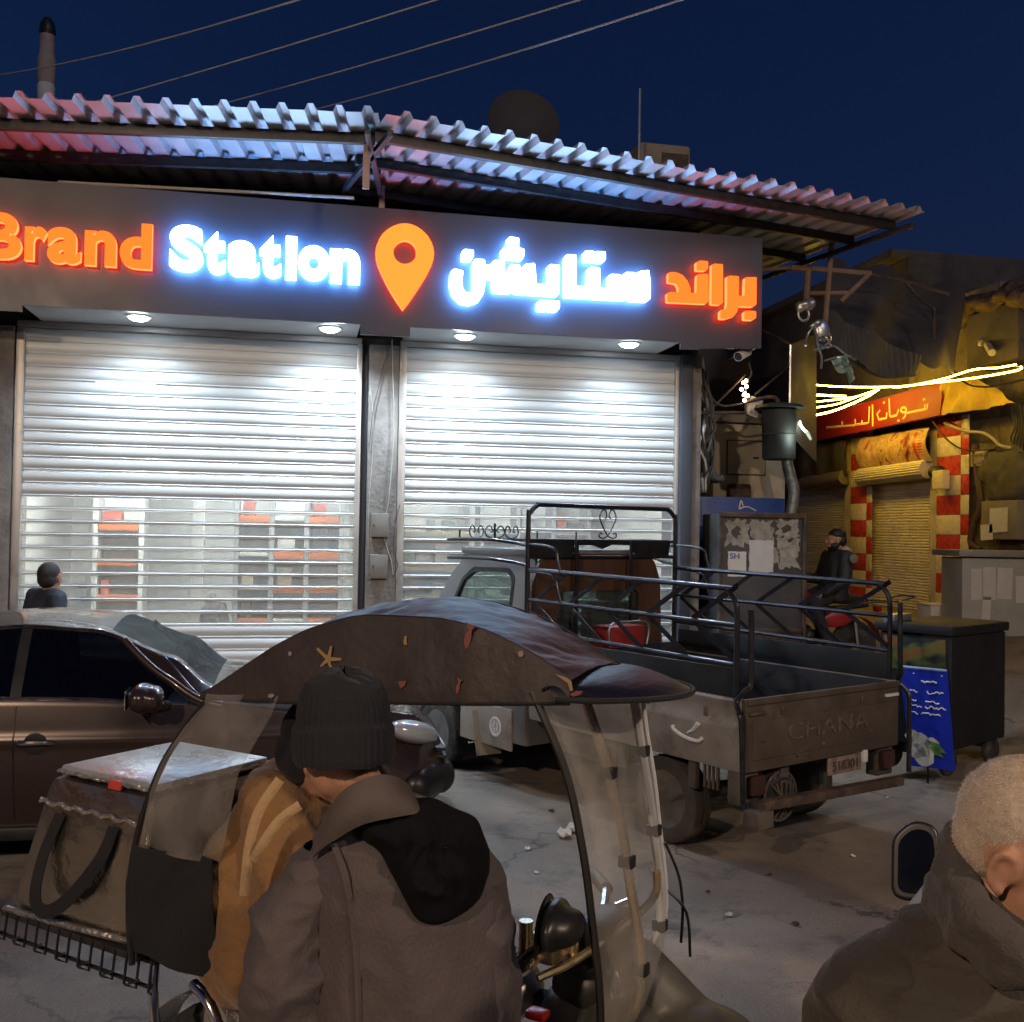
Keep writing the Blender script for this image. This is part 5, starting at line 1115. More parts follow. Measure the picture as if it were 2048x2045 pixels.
def torn(x0_, y0_, x1_, y1_, seed, jag, mat=None, hole=True, dy=.005):
    rn = random.Random(seed); A_ = onY(x0_, y0_, PY-dy); B_ = onY(x1_, y1_, PY-dy); w_ = B_.x-A_.x; h_ = A_.z-B_.z; lp_ = []
    n = 18
    for i in range(4*n):
        s_, t_ = divmod(i, n); t_ /= n; x, y = [(t_, 0), (1, t_), (1-t_, 1), (0, 1-t_)][s_]
        j = jag*max(0, .25+.9*noise.noise(Vector((i*.23, seed*7.3, 0)))+.25*noise.noise(Vector((i*.9, seed*3.1, 2))))
        lp_.append((A_.x+(x+(0.5-x)*abs(j))*w_+rn.uniform(-1, 1)*.004, A_.z-(y+(.5-y)*abs(j))*h_))
    loops = [lp_]
    if hole: loops.append([(A_.x+w_*(.45+rn.uniform(.12, .26)*math.cos(q*.48)), A_.z-h_*(.5+rn.uniform(.10, .24)*math.sin(q*.48))) for q in range(13)])
    me = plate(loops, .003); me.transform(Matrix.Translation((0, PY-dy, 0)) @ Matrix.Rotation(R(90), 4, 'X')); me.transform(Matrix.Translation(-root_loc(pc))); me.materials.append(mat or M['paper']); return link('torn_bill', me, pc)
wornp = mk('worn_paper', (.36, .35, .31), .85, var=.35, vscale=14, bump=.3, bscale=30, col2=(.15, .14, .13), c2scale=10, c2amt=.32)
torn(1450, 1033, 1499, 1096, 1, .5, wornp); torn(1500, 1038, 1548, 1085, 2, .4, wornp, False); torn(1548, 1037, 1602, 1080, 3, .7, wornp); torn(1552, 1076, 1602, 1140, 4, .55, wornp, False); torn(1540, 1095, 1560, 1130, 6, .6, wornp, False)
torn(1498, 1080, 1547, 1146, 7, .06, M['paper'], False, .009)
sh = torn(1456, 1103, 1492, 1154, 8, .03, M['white'], False, .012)
tx = text_mesh('SH', .002, .012); bx = bbox2(tx); A_ = onY(1460, 1118, PY-.016); B_ = onY(1479, 1107, PY-.016)
for v in tx.vertices: v.co.x = A_.x+(v.co.x-bx[0])/(bx[1]-bx[0])*(B_.x-A_.x); v.co.y = A_.z+(v.co.y-bx[2])/(bx[3]-bx[2])*(B_.z-A_.z)
tx.transform(Matrix.Translation((0, PY-.015, 0)) @ Matrix.Rotation(R(90), 4, 'X')); tx.transform(Matrix.Translation(-root_loc(pc))); tx.materials.append(mk('blue_print', (.03, .08, .3), .7)); link('printed_letters', tx, sh)
a_ = b; MB().grid(lambda u, v: Vector((b.x+.01+.012*math.sin(v*30), PY+.08+.2*u, zc-.08-.75*v)), 6, 26, .004).build('torn_bill', wornp, pc)

# ================================================================== VENDING CART WITH BLUE POSTER
ca_ = onZ(1902, 1560, .10)
el = Vector((-.482, .876, 0)); er = Vector((.876, .482, 0))
CT = Matrix.Translation((ca_.x, ca_.y, 0)) @ Matrix(((er.x, el.x, 0, 0), (er.y, el.y, 0, 0), (0, 0, 1, 0), (0, 0, 0, 1)))
cart = thing('vending_cart', 'black box vending cart with a vegetable print on its side', 'cart', (ca_.x, ca_.y, .1))
blk = mk('cart_black', (.006, .006, .009), .6, var=.3, vscale=3)
def veg():
    return blot('vegetable_print', [(.008, .01, .012), (.02, .035, .025), (.015, .02, .02), (.10, .13, .03), (.22, .06, .02), (.05, .09, .03)], 3.2)
MB().box((0, 0, .32), (.95, .62, 1.22), .02, CT).build('body', blk, cart)
MB().box((-.03, -.02, 1.222), (.98, .66, 1.30), .02, CT).build('lid', blk, cart)
MB().box((-.008, .05, .92), (-.001, .58, 1.19), .001, CT).build('vegetable_print', veg(), cart)
MB().box((.02, .5, 1.301), (.30, .6, 1.36), .008, CT).build('hinge_block', M['galv'], cart)
for x in (.1, .85):
    for y in (.08, .54): MB().lathe([(.0, -.03), (.10, -.03), (.12, -.015), (.12, .015), (.10, .03), (.0, .03)], 18, CT @ Matrix.Translation((x, y, .22)) @ Matrix.Rotation(R(90), 4, 'X')).build('wheel', M['rubber'], cart)
for x in (.1, .85): MB().box((x-.02, .05, .23), (x+.02, .57, .325), .005, CT).build('axle', M['steel_dark'], cart)
pz = thing('poster_board', 'bright blue advertising board with white writing leaning on the black cart', 'advert board', (ca_.x-.1, ca_.y, .1))
q = [onPlane(x, y, ca_+Vector((-.06, -.06, 0)), er.cross(Vector((0, 0, 1))).cross(Vector((0, 0, 1)))) for x, y in ((1799, 1333), (1893, 1342), (1908, 1542), (1822, 1532))]
nb = (q[1]-q[0]).cross(q[3]-q[0]).normalized(); nb = nb if nb.dot(CAM-q[0]) > 0 else -nb
MB().prism(q, -nb*.02).build('board', mk('poster_blue', (.010, .03, .42), .35, var=.06), pz)
def P2(u, v): return (q[0].lerp(q[1], u)).lerp(q[3].lerp(q[2], u), v)
MB().tube([P2(0, 0), P2(1, 0)], .012, 6).build('top_edge', mk('poster_edge', (.25, .35, .60), .4), pz)
garl = mk('garlic_white', (.58, .56, .50), .6, var=.2, vscale=10)
for (u, v, r) in ((.28, .74, .075), (.42, .80, .085), (.34, .9, .08), (.18, .84, .07), (.55, .76, .06), (.12, .70, .06)):
    c_ = P2(u, v)+nb*.003; e1_ = (q[1]-q[0]).normalized(); e2_ = nb.cross(e1_); MB().prism([c_+e1_*(r*math.cos(t*.45)*(1+.12*math.sin(t*2)))+e2_*(r*.9*math.sin(t*.45)) for t in range(14)], nb*.003).build('garlic_picture', garl, pz)
grp = mk('leaf_print', (.08, .20, .05), .6, var=.4, vscale=25)
for (u0, v0, u1, v1) in ((.45, .72, .88, .84), (.5, .78, .8, .88)):
    A_, B_ = P2(u0, v0)+nb*.008, P2(u1, v1)+nb*.008; s_ = nb.cross(B_-A_).normalized()*.03; MB().prism([A_, A_.lerp(B_, .5)+s_, B_, A_.lerp(B_, .5)-s_], nb*.002).build('leaf_picture', grp, pz)
rn = random.Random(11)
for v, segs in ((.13, [(.45, .78)]), (.24, [(.15, .35), (.55, .9)]), (.33, [(.1, .3), (.5, .8)]), (.39, [(.12, .4), (.48, .93)]), (.46, [(.15, .3), (.38, .8)])):
    for u0, u1 in segs:
        pts = []; n = int((u1-u0)*26)
        for i in range(n+1): pts.append(P2(u0+(u1-u0)*i/n, v+rn.uniform(-.014, .014))+nb*.004)
        MB().tube(pts, .0075 if v < .2 else .0055, 5).build('writing', M['white'], pz)
for u in (.3, .9): MB().lathe([(.008, 0), (.0, .01)], 8, Matrix.Translation(P2(u, .06)+nb*.004)).build('rivet', M['white'], pz)
MB().tube([P2(.5, .3)-nb*.02, P2(.5, .3)-nb*.02+Vector((.1, .12, -.8))], .01, 6).build('prop_leg', M['steel_dark'], pz)

# ================================================================== STREET LAMPS BEHIND THE CAMERA (they throw the warm light on the near things)
def street_lamp(label, x, y, h, energy, col, head):
    t = thing('street_lamp', label, 'street lamp', (x, y, 0), 0, 'street lamps behind the camera')
    MB().tube([(x, y, 0), (x, y, h)], [.07, .05], 12).build('pole', M['galv'], t)
    hx, hy = head
    MB().tube(smooth_path([(x, y, h-.1), (x+(hx-x)*.3, y+(hy-y)*.3, h+.15), (hx, hy, h+.1)], 5), .03, 8).build('arm', M['galv'], t)
    MB().lathe([(.0, .12), (.12, .10), (.24, .0), (.23, -.02), (.0, .03)], 20, Matrix.Translation((hx, hy, h))).build('shade', M['galv'], t)
    MB().lathe([(.0, -.06), (.08, -.05), (.11, 0), (.0, .02)], 16, Matrix.Translation((hx, hy, h))).build('bulb', emit('sodium_bulb', (1, .62, .30), 20), t)
    lamp('lamp_glow', t, 'SPOT', (hx, hy, h-.08), energy, col, .18, (Vector((1.0, -3.0, 1.0))-Vector((hx, hy, h))).to_track_quat('-Z', 'Y').to_euler(), 150, .4)
WARM = (1.0, .73, .49)
street_lamp('tall street lamp behind the photographer on the left', -6.5, -14.5, 6.2, 1900, WARM, (-5.2, -13.4))
street_lamp('tall street lamp behind the photographer on the right', 6.2, -15.0, 6.0, 1250, WARM, (4.6, -13.4))
# ================================================================== MOTORBIKES
def motorbike(t, paint, ra=.3, fa=1.62, rack=True, hb_x=1.46, hb_z=1.02, mirrors=(True, True)):
    """rear axle ra, front axle fa, local x forward, y left"""
    r = .285
    for x in (ra, fa):
        T = Matrix.Translation((x, 0, r)) @ Matrix.Rotation(R(90), 4, 'X')
        w = MB().lathe([(.235, -.035), (.262, -.042), (.283, -.022), (.285, 0), (.283, .022), (.262, .042), (.235, .035)], 36, T).build('wheel', M['rubber'], t, 35, world=False)
        m = MB().lathe([(.222, -.03), (.238, -.034), (.238, .034), (.222, .03)], 36, T); m.lathe([(.05, -.05), (.05, .05)], 12, T)
        for k_ in range(18):
            a = k_*math.pi/9; m.tube([(x+.05*math.cos(a), .03*(-1)**k_, r+.05*math.sin(a)), (x+.225*math.cos(a+.2), .0, r+.225*math.sin(a+.2))], .003, 4)
        m.build('rim', M['chrome'], w, 35, world=False)
    for s in (1, -1):
        tubeL(t, 'fork_leg', [(fa, s*.085, r), (fa-.16, s*.085, .88)], .022, M['chrome'])
        tubeL(t, 'shock_absorber', [(ra+.02, s*.11, r+.02), (ra+.08, s*.12, .68)], .028, M['chrome'])
        tubeL(t, 'swing_arm', [(ra, s*.09, r), (ra+.42, s*.09, .36)], .022, M['steel_black'])
    tubeL(t, 'frame', [(fa-.18, 0, .86), (.95, 0, .78), (.62, 0, .70), (.1, 0, .74)], .03, M['steel_black'], 8, 4)
    tubeL(t, 'frame', [(fa-.18, 0, .80), (1.18, 0, .36), (.72, 0, .33), (.62, 0, .68)], .025, M['steel_black'], 8, 4)
    with lp(t, 'fender', paint) as m: m.grid(lambda u, v: (fa+(r+.03)*math.cos(.35+u*2.1), (v-.5)*.12, r+(r+.03)*math.sin(.35+u*2.1)), 14, 4, .004)
    with lp(t, 'fender', paint) as m: m.grid(lambda u, v: (ra+(r+.04)*math.cos(.8+u*2.1), (v-.5)*.13, r+(r+.04)*math.sin(.8+u*2.1)), 14, 4, .004)
    blob('engine', [('e', (.95, 0, .42), (.17, .12, .13)), ('c', (1.0, 0, .45), .10, (1.08, 0, .60), .09), ('e', (.86, .12, .40), (.10, .04, .09)), ('e', (.86, -.12, .40), (.10, .04, .09))], .014, M['steel_dark'], t, 3, world=False)
    blob('fuel_tank', [('e', (1.12, 0, .86), (.24, .13, .11)), ('e', (1.0, 0, .84), (.18, .10, .09))], .015, paint, t, 3, world=False)
    blob('seat', [('e', (.72, 0, .80), (.27, .13, .06)), ('e', (.40, 0, .81), (.24, .12, .06))], .015, M['blackfab'], t, 3, world=False)
    for s in (1, -1): blob('side_cover', [('e', (.55, s*.12, .60), (.20, .035, .10), (0, .15, 0))], .012, paint, t, 3, world=False)
    tubeL(t, 'exhaust', [(1.05, -.13, .40), (.95, -.16, .30), (.6, -.17, .30), (.05, -.18, .36)], [.02]*4+[.045]*8+[.05]*1 if False else .035, M['chrome'], 10, 4)
    tubeL(t, 'handlebar', [(hb_x-.13, .36, hb_z+.02), (hb_x-.06, .27, hb_z+.03), (hb_x, .10, hb_z), (hb_x, -.10, hb_z), (hb_x-.06, -.27, hb_z+.03), (hb_x-.13, -.36, hb_z+.02)], .013, M['chrome'], 8, 5)
    for s in (1, -1):
        tubeL(t, 'grip', [(hb_x-.06, s*.27, hb_z+.03), (hb_x-.14, s*.37, hb_z+.02)], .019, M['black'], 10)
        tubeL(t, 'brake_lever', [(hb_x, s*.20, hb_z+.02), (hb_x+.01, s*.30, hb_z+.02), (hb_x-.05, s*.38, hb_z+.015)], .007, M['chrome'], 6, 4)
        if mirrors[0 if s > 0 else 1]:
            st = tubeL(t, 'mirror_stalk', [(hb_x-.03, s*.20, hb_z+.02), (hb_x-.01, s*.24, hb_z+.12), (hb_x-.04, s*.30, hb_z+.20)], .007, M['black'], 6, 4)
            blob('mirror', [('e', (hb_x-.045, s*.32, hb_z+.22), (.02, .075, .05), (0, 0, s*.2))], .008, M['black'], st, 3, world=False)
    blob('headlight', [('e', (fa-.12, 0, .92), (.10, .10, .10))], .015, M['black'], t, 3, world=False)
    MB().lathe([(.0, .035), (.06, .025), (.085, .0)], 20, Matrix.Translation((fa-.04, 0, .92)) @ Matrix.Rotation(R(90), 4, 'Y')).build('headlight_glass', M['chrome'], t, world=False)
    boxL(t, 'tail_light', (ra-.33, -.05, .66), (ra-.28, .05, .73), mk('red_lens', (.25, .01, .01), .25), .012)
    if rack:
        for s in (1, -1): tubeL(t, 'rear_rack', [(.30, s*.12, .76), (.05, s*.14, .785), (-.20, s*.12, .785), (-.24, s*.04, .785)], .010, M['steel_black'], 8, 4)
        for x in (.15, 0, -.15): tubeL(t, 'rack_bar', [(x, -.14, .785), (x, .14, .785)], .008, M['steel_black'])
BC = Vector((-.39, -6.16, 0)); BANG = R(-43)
BT = Matrix.Translation(BC) @ Matrix.Rotation(BANG, 4, 'Z'); BTI = BT.inverted(); BLn = (BT.to_3x3() @ Vector((0, 1, 0)))
def BL(x, y, yl): return BTI @ onPlane(x, y, BC+BLn*yl, BLn)
silver = mk('bike_silver', (.45, .44, .42), .3, .6, var=.1)
bike = thing('motorbike', 'delivery motorbike under a dark rain canopy in the foreground', 'motorbike', BC, BANG)
motorbike(bike, silver, .28, 1.62, True, 1.46, 1.02, (False, False))
# bigger mirrors with cups as on the near handlebar
for s in (-1,):
    st = tubeL(bike, 'mirror_stalk', [(1.45, s*.26, 1.04), (1.50, s*.30, 1.10), (1.58, s*.33, 1.15)], .011, M['black'], 8, 4)
    blob('mirror_cup', [('e', (1.575, s*.33, 1.185), (.028, .085, .050), (0, 0, .25)), ('e', (1.60, s*.33, 1.183), (.035, .06, .038))], .008, M['black'], st, 3, world=False)
    MB().lathe([(.0, .004), (.08, .003), (.088, .0)], 24, Matrix.Translation((1.552, s*.335, 1.185)) @ Matrix.Rotation(R(-75), 4, 'Z') @ Matrix.Rotation(R(-90), 4, 'X') @ Matrix.Diagonal((1.0, .62, 1, 1))).build('mirror_glass', mk('dark_mirror', (.05, .05, .055), .08, .9, var=.1), st, world=False)
brass = mk('yellowed_chrome', (.60, .48, .30), .25, .9, var=.15)
for x, y in ((1.47, -.16), (1.50, -.11), (1.44, -.22)):
    tubeL(bike, 'brake_reservoir', [(x, y, 1.03), (x, y, 1.13)], .016, brass, 12); 
boxL(bike, 'switch_block', (1.44, -.20, 1.03), (1.50, -.08, 1.10), brass, .012)
tubeL(bike, 'shield_stay', [(1.46, -.20, 1.00), (1.52, -.12, 1.03), (1.60, -.02, 1.10), (1.64, .03, 1.15), (1.645, .03, 1.21)], .010, brass, 8, 5)
boxL(bike, 'speedometer', (1.48, -.08, 1.02), (1.58, .08, 1.10), M['black'], .03)
blob('fairing', [('e', (1.60, 0, .86), (.12, .15, .09)), ('e', (1.48, 0, .86), (.10, .13, .08)), ('c', (1.66, -.12, .85), .06, (1.60, -.16, .70), .05), ('c', (1.66, .12, .85), .06, (1.60, .16, .70), .05)], .014, mk('fairing_dark', (.05, .048, .045), .4, .1, var=.2, vscale=6), bike, 3, world=False)
blob('leg_shield', [('c', (1.60, .02, .98), .07, (1.86, .06, .72), .10), ('e', (1.78, .0, .80), (.16, .15, .14))], .014, mk('fairing_grey', (.075, .07, .062), .5, .1, var=.3, vscale=7, bump=.1, bscale=30), bike, 3, world=False)
boxL(bike, 'red_lens', (1.42, -.19, .895), (1.47, -.15, .915), mk('red_lens2', (.5, .03, .02), .25), .01)
# name plate on the side cover
tx = text_mesh('T-ARKAR', .003, .006); bx = bbox2(tx)
for v in tx.vertices: v.co.x = (v.co.x-bx[0])/(bx[1]-bx[0])*.16; v.co.y = (v.co.y-bx[2])/(bx[3]-bx[2])*.028
tx.transform(Matrix.Translation((.44, -.160, .64)) @ Matrix.Rotation(R(90), 4, 'X')); tx.materials.append(M['chrome']); link('name_lettering', tx, bike)
# --- chromed crash frame and wire basket rack under the box
tubeL(bike, 'rack_loop', [(.20, -.20, .74), (.22, -.22, .66), (.26, -.23, .55), (.36, -.22, .48)], .014, M['chrome'], 10, 4)
tubeL(bike, 'rack_loop', [(.36, -.20, .72), (.44, -.22, .70), (.50, -.22, .60), (.46, -.21, .48)], .016, M['chrome'], 10, 4)
bsk = boxL(bike, 'basket_floor', (-.60, -.22, .745), (.22, .22, .755), M['steel_black'], .002)
for yb in (-.25, .25):
    tubeL(bsk, 'basket_rim', [(-.66, yb, .70), (.24, yb, .70)], .006, M['steel_black'], 6)
    for k_ in range(18):
        x = -.64+k_*.052
        tubeL(bsk, 'basket_wire', [(x, yb, .775), (x, yb-.01*(1 if yb > 0 else -1)*-1, .69), (x+(.03 if k_ % 2 else -.03), yb*1.10, .70)], .0042, M['steel_black'], 5)
    for k_ in range(8): tubeL(bsk, 'basket_wire', [(-.62+k_*.11, yb, .69), (-.53+k_*.11, yb*1.16, .735)], .0042, M['steel_black'], 5)
# --- rain canopy
canf = mk('canopy_navy', (.008, .008, .017), .45, .0, var=.15, vscale=6, bump=.12, bscale=40, rvar=.05, spec=.28, stretch=(1.6, .7, 1), crease=.35, cscale=4)
skirtm = mk('canopy_brown', (.030, .021, .021), .62, .0, var=.2, vscale=5, bump=.2, bscale=30, crease=.15, cscale=3)
sm_ = [(.42, 1.534), (.55, 1.61), (.668, 1.676), (.797, 1.739), (.971, 1.786), (1.094, 1.790), (1.237, 1.792), (1.352, 1.771), (1.448, 1.736), (1.517, 1.707), (1.563, 1.672)]
fz_ = [(.36, 1.53), (.50, 1.655), (.711, 1.763), (.94, 1.802), (1.07, 1.793), (1.207, 1.760), (1.302, 1.721), (1.38, 1.682), (1.44, 1.649)]
bt_ = [(.42, 1.53), (.791, 1.559), (1.122, 1.593), (1.399, 1.617), (1.57, 1.633)]
CWD = .25
def ip(pts, x):
    if x <= pts[0][0]: return pts[0][1]
    for (a, za), (b, zb) in zip(pts, pts[1:]):
        if x <= b: t_ = (x-a)/(b-a); return za+(zb-za)*t_
    return pts[-1][1]
def ip3(pts, x): return (ip(pts, x-.03)+ip(pts, x)+ip(pts, x+.03))/3
def zs_(x): return ip3(sm_, x)
can_x0, can_x1 = .42, 1.563
def topf(u, v):
    x0_ = .42-.06*v; x1_ = 1.563-.123*v; x = x0_+(x1_-x0_)*u; y = -CWD+2*CWD*v
    z = ip3(sm_, x)*(1-v)+ip3(fz_, x)*v+.022*math.sin(math.pi*v)*math.sin(math.pi*min(1, u*1.05))
    k_ = math.sin(math.pi*v)**.6*(.3+.7*math.sin(u*math.pi))
    wr = .011*abs(noise.noise(Vector((x*9+y*5, y*2.2, 4))))**.7*k_-.012*k_*max(0, noise.noise(Vector((x*13-y*6, y*3, 9))))+.004*noise.noise(Vector((x*30, y*12, 2)))
    return (x, y, z+wr)
ctop = MB().grid(topf, 120, 36, .004).build('canopy_top', canf, bike, 60, world=False)
skirts = []
for s in (-1, 1):
    zz_ = zs_ if s < 0 else (lambda x: ip3(fz_, x))
    def skf(u, v, s=s, zz_=zz_):
        a0, a1 = (.42, 1.563) if s < 0 else (.36, 1.44)
        x = a0+(a1-a0)*u; a = zz_(x); b = min(a-.002, ip(bt_, x)); z = a+(b-a)*v
        return (x, s*(CWD+.002+.035*math.sin(v*1.4)*min(1, (a-b)*6)+.006*noise.noise(Vector((x*9, z*9, s)))), z)
    o = MB().grid(skf, 60, 14, .004).build('canopy_skirt', skirtm, bike, 60, world=False); skirts.append((o, skf))
    tubeL(bike, 'canopy_hem', [Vector(skf(i/30, 1)) for i in range(31)], .006, M['blackfab'], 6)
    tubeL(bike, 'canopy_seam', [Vector(skf(i/30, 0)) for i in range(31)], .004, canf, 6)
def visf(u, v):
    y = -.275+.54*v; e = math.sin(math.pi*v)**.55; xe = 1.50-.08*v
    x = xe+(.035+(1.70-xe)*.97*e)*u; z = 1.655-.012*v+.022*math.sin(math.pi*v)*(1-u)-.016*u*u+.014*math.sin(u*3.14)
    return (x, y, z)
MB().grid(visf, 16, 24, .006).build('canopy_visor', canf, bike, 60, world=False)
tubeL(bike, 'visor_rim', [Vector(visf(1, i/24)) for i in range(25)], .007, M['blackfab'], 6)
# printed starfish, fish and shells on the near skirt
tan = mk('print_tan', (.30, .20, .09), .7); cor = mk('print_coral', (.20, .065, .05), .7); pale = mk('print_pale', (.26, .21, .18), .7)
o, skf = skirts[0]
def skn(px, py):
    best = None; tx_ = BL(px, py, -.275)
    u = (tx_.x-can_x0)/(can_x1-can_x0); a = zs_(tx_.x); b = ip(bt_, tx_.x); v = max(0, min(1, (tx_.z-a)/(b-a))); p = Vector(skf(u, v)); return p+Vector((0, -.007, 0))
def motif(px, py, pts, mat, nm):
    c_ = skn(px, py); k_ = .00122
    loop = [(c_.x+dx*k_, c_.z-dy*k_) for dx, dy in pts]; me = plate([loop], .002); me.transform(Matrix.Translation((0, c_.y-.003, 0)) @ Matrix.Rotation(R(90), 4, 'X')); me.materials.append(mat); link(nm, me, o)
star = []
for k_ in range(5):
    a = -math.pi/2+.25+k_*2*math.pi/5; L_ = (28, 34, 24, 26, 36)[k_]; star += [(L_*math.cos(a-.07), L_*math.sin(a-.07)), (L_*math.cos(a+.07), L_*math.sin(a+.07)), (7*math.cos(a+.63), 7*math.sin(a+.63))]
motif(661, 1318, star, tan, 'starfish_print')
fish = [(-3, 22), (-8, 10), (-5, -4), (4, -14), (-4, -28), (8, -22), (18, -24), (9, -12), (8, 4), (3, 18)]
motif(933, 1275, fish, cor, 'fish_print'); motif(925, 1372, [(x*.5, y*.6) for x, y in fish], cor, 'fish_print'); motif(816, 1366, [(-9, -4), (8, -6), (6, 4), (-4, 9)], cor, 'shell_print')
motif(809, 1281, [(-2, 9), (-4, 2), (-1, -8), (3, -7), (3, 3), (5, 9)], tan, 'shell_print'); motif(580, 1308, [(5*math.cos(q), 5*math.sin(q)) for q in (0, 1, 2, 3, 4, 5)], pale, 'shell_print')
motif(551, 1391, [(-9, 2), (-4, -4), (6, -5), (9, -1), (2, 4)], pale, 'shell_print'); motif(1037, 1309, [(6*math.cos(q), 6*math.sin(q)) for q in (0, 1, 2, 3, 4, 5)], pale, 'shell_print')
motif(1135, 1366, [(-30, -12), (-10, -8), (2, -2), (6, 14), (1, 16), (-4, 2), (-14, -3)], tan, 'starfish_print'); motif(1148, 1388, [(-12, 3), (0, -4), (14, -5), (8, 2), (-4, 6)], cor, 'fish_print')
# --- frame bows and clear curtains
bow = [BL(x, y, -.28) for x, y in ((412, 1405), (372, 1455), (330, 1520), (300, 1590), (275, 1670), (260, 1760), (258, 1850), (264, 1930))]
film = clear('clear_film', (.90, .90, .88), .68, .22, (.50, .47, .46), .65, .16, .35)
for s in (-1, 1):
    bw = smooth_path([Vector((p.x, s*.28, p.z)) for p in bow], 5); tubeL(bike, 'frame_bow', bw, .009, M['black'], 8)
    def cf_(u, v, s=s, z0=1.10, z1=1.55):
        z = z1+(z0-z1)*v; xb = ip(sorted([(p.z, p.x) for p in bow]), z)
        xf_ = ip([(.72, .54), (1.10, .52), (1.35, .60), (1.55, .74)], z)
        return (xb+.004+(xf_-xb)*u, s*(.282+.012*math.sin(u*7+v*4)), z+(.0 if v > .02 else .02*u))
    MB().grid(cf_, 20, 14).build('clear_curtain', film, bike, 60, world=False)
    MB().grid(lambda u, v: cf_(u, v, s, .80, 1.10), 16, 12, .004).build('black_curtain', M['blackfab'], bike, 60, world=False)
    # front bow
    fb = smooth_path([Vector((x+(0 if s < 0 else -.07), s*(.27 if s < 0 else .20), z)) for x, z in ((1.475, 1.65), (1.559, 1.491), (1.604, 1.329), (1.63, 1.177), (1.65, 1.026), (1.645, .90), (1.58, .78))], 5)
    if s < 0: tubeL(bike, 'frame_bow', fb, .009, M['black'], 8)
shieldm = clear('windshield_film', (.92, .92, .90), .70, .16, (.70, .67, .63), .68, .16, .5)
def wsf(u, v):
    y = -.265+.475*u; z = 1.645-.77*v
    xn = ip3([(.86, 1.62), (.95, 1.655), (1.03, 1.65), (1.18, 1.63), (1.33, 1.604), (1.49, 1.559), (1.62, 1.489)], z); xf = ip3([(.86, 1.505), (.95, 1.56), (1.02, 1.598), (1.107, 1.597), (1.327, 1.566), (1.562, 1.528), (1.64, 1.51)], z)
    return (xn+(xf-xn)*u+.055*math.sin(math.pi*u)*(.4+.6*v)+.004*noise.noise(Vector((y*9, z*7, 1))), y, z)
MB().grid(wsf, 24, 24).build('windshield', shieldm, bike, 60, world=False)
tubeL(bike, 'windshield_edge', [Vector(wsf(1, i/20)) for i in range(21)], .006, M['paper'], 6); tubeL(bike, 'windshield_edge', [Vector(wsf(i/20, 1)) for i in range(21)], .006, M['paper'], 6)
for y0_ in (-.09, .17):
    u_ = (y0_+.265)/.475; tubeL(bike, 'windshield_tube', [Vector(wsf(u_, i/20))+Vector((-.012, 0, 0)) for i in range(21)], .012, brass if y0_ < 0 else M['paper'], 8)
    for v in (.25, .5, .8): boxL(bike, 'clip', Vector(wsf(u_, v))+Vector((-.03, -.012, -.014)), Vector(wsf(u_, v))+Vector((.004, .016, .014)), M['black'], .004)
tubeL(bike, 'loose_strap', [Vector(wsf(1, .55))+Vector((.01, .0, 0)), (1.62, .23, 1.14), (1.63, .235, 1.06), (1.625, .24, .97)], .004, M['black'], 6, 5)
tubeL(bike, 'loose_strap', [Vector(wsf(1, .70)), (1.64, .235, 1.05), (1.65, .24, .94)], .004, M['black'], 6, 5)
# --- insulated delivery box
bx_ = thing('delivery_box', 'silver foil insulated delivery box with a black strap behind the rider', 'delivery box', BT @ Vector((0, 0, .76)), BANG)
foil = mk('foil_side', (.45, .41, .34), .24, .95, var=.2, vscale=3, bump=1.0, bscale=6, rvar=.06, crease=.4, cscale=4)
foilt = mk('foil_top', (.50, .52, .54), .30, .55, var=.12, vscale=4, bump=.35, bscale=12)
bm_ = MB().box((-.26, -.245, .02), (.24, .24, .47), .05).build('body', foil, bx_, 50, world=False)
boxL(bx_, 'lid', (-.24, -.225, .468), (.22, .22, .50), foilt, .014)
tpm = mk('shiny_tape', (.62, .56, .46), .2, .8, var=.2, vscale=14, bump=.9, bscale=30)
tubeL(bx_, 'tape_seam', [(-.25, -.246, .395)]+[(-.25+.49*i/24, -.248+random.uniform(-.002, .002), .385+.006*math.sin(i*1.7)-.0) for i in range(25)], .007, tpm, 6)
tubeL(bx_, 'tape_seam', [(.236, -.246+.0, .04+.40*i/20) for i in range(21)], .008, tpm, 6); tubeL(bx_, 'tape_seam', [(-.262, -.246, .02), (.0, -.252, .035), (.242, -.248, .05)], .010, tpm, 6)
tubeL(bx_, 'tape_seam', [(-.235+.46*i/20, -.232, .482+.003*math.sin(i*2)) for i in range(21)], .006, tpm, 6); tubeL(bx_, 'tape_seam', [(.228, -.225+.45*i/20, .482+.003*math.sin(i*2)) for i in range(21)], .006, tpm, 6)
boxL(bx_, 'red_tape', (.02, -.238, .462), (.08, -.228, .490), mk('red_tape', (.5, .06, .05), .3), .003)
def strap(x0_, x1_, off, nm):
    pth = smooth_path([(x0_, -.252, .36), (x0_-.012, -.262-off, .24), (x0_+.02, -.285-off, .12), (x0_+.07, -.29-off, .075), (x0_+.14, -.285-off, .12), (x1_-.02, -.265-off, .26), (x1_, -.252, .36)], 6)
    mb = MB(); w = .022
    def sf(u, v): 
        i = u*(len(pth)-1); a_ = int(min(i, len(pth)-2)); p = pth[a_].lerp(pth[a_+1], i-a_); t_ = (pth[a_+1]-pth[a_]).normalized(); n_ = t_.cross(Vector((0, -1, 0))).normalized(); return p+n_*(v-.5)*2*w
    mb.grid(sf, 50, 2, .003); return mb.build(nm, M['blackfab'], bx_, 50, world=False)
strap(-.14, .10, 0, 'carry_strap')
boxL(bx_, 'base_tray', (-.27, -.25, -.005), (.25, .25, .018), M['steel_dark'], .004)
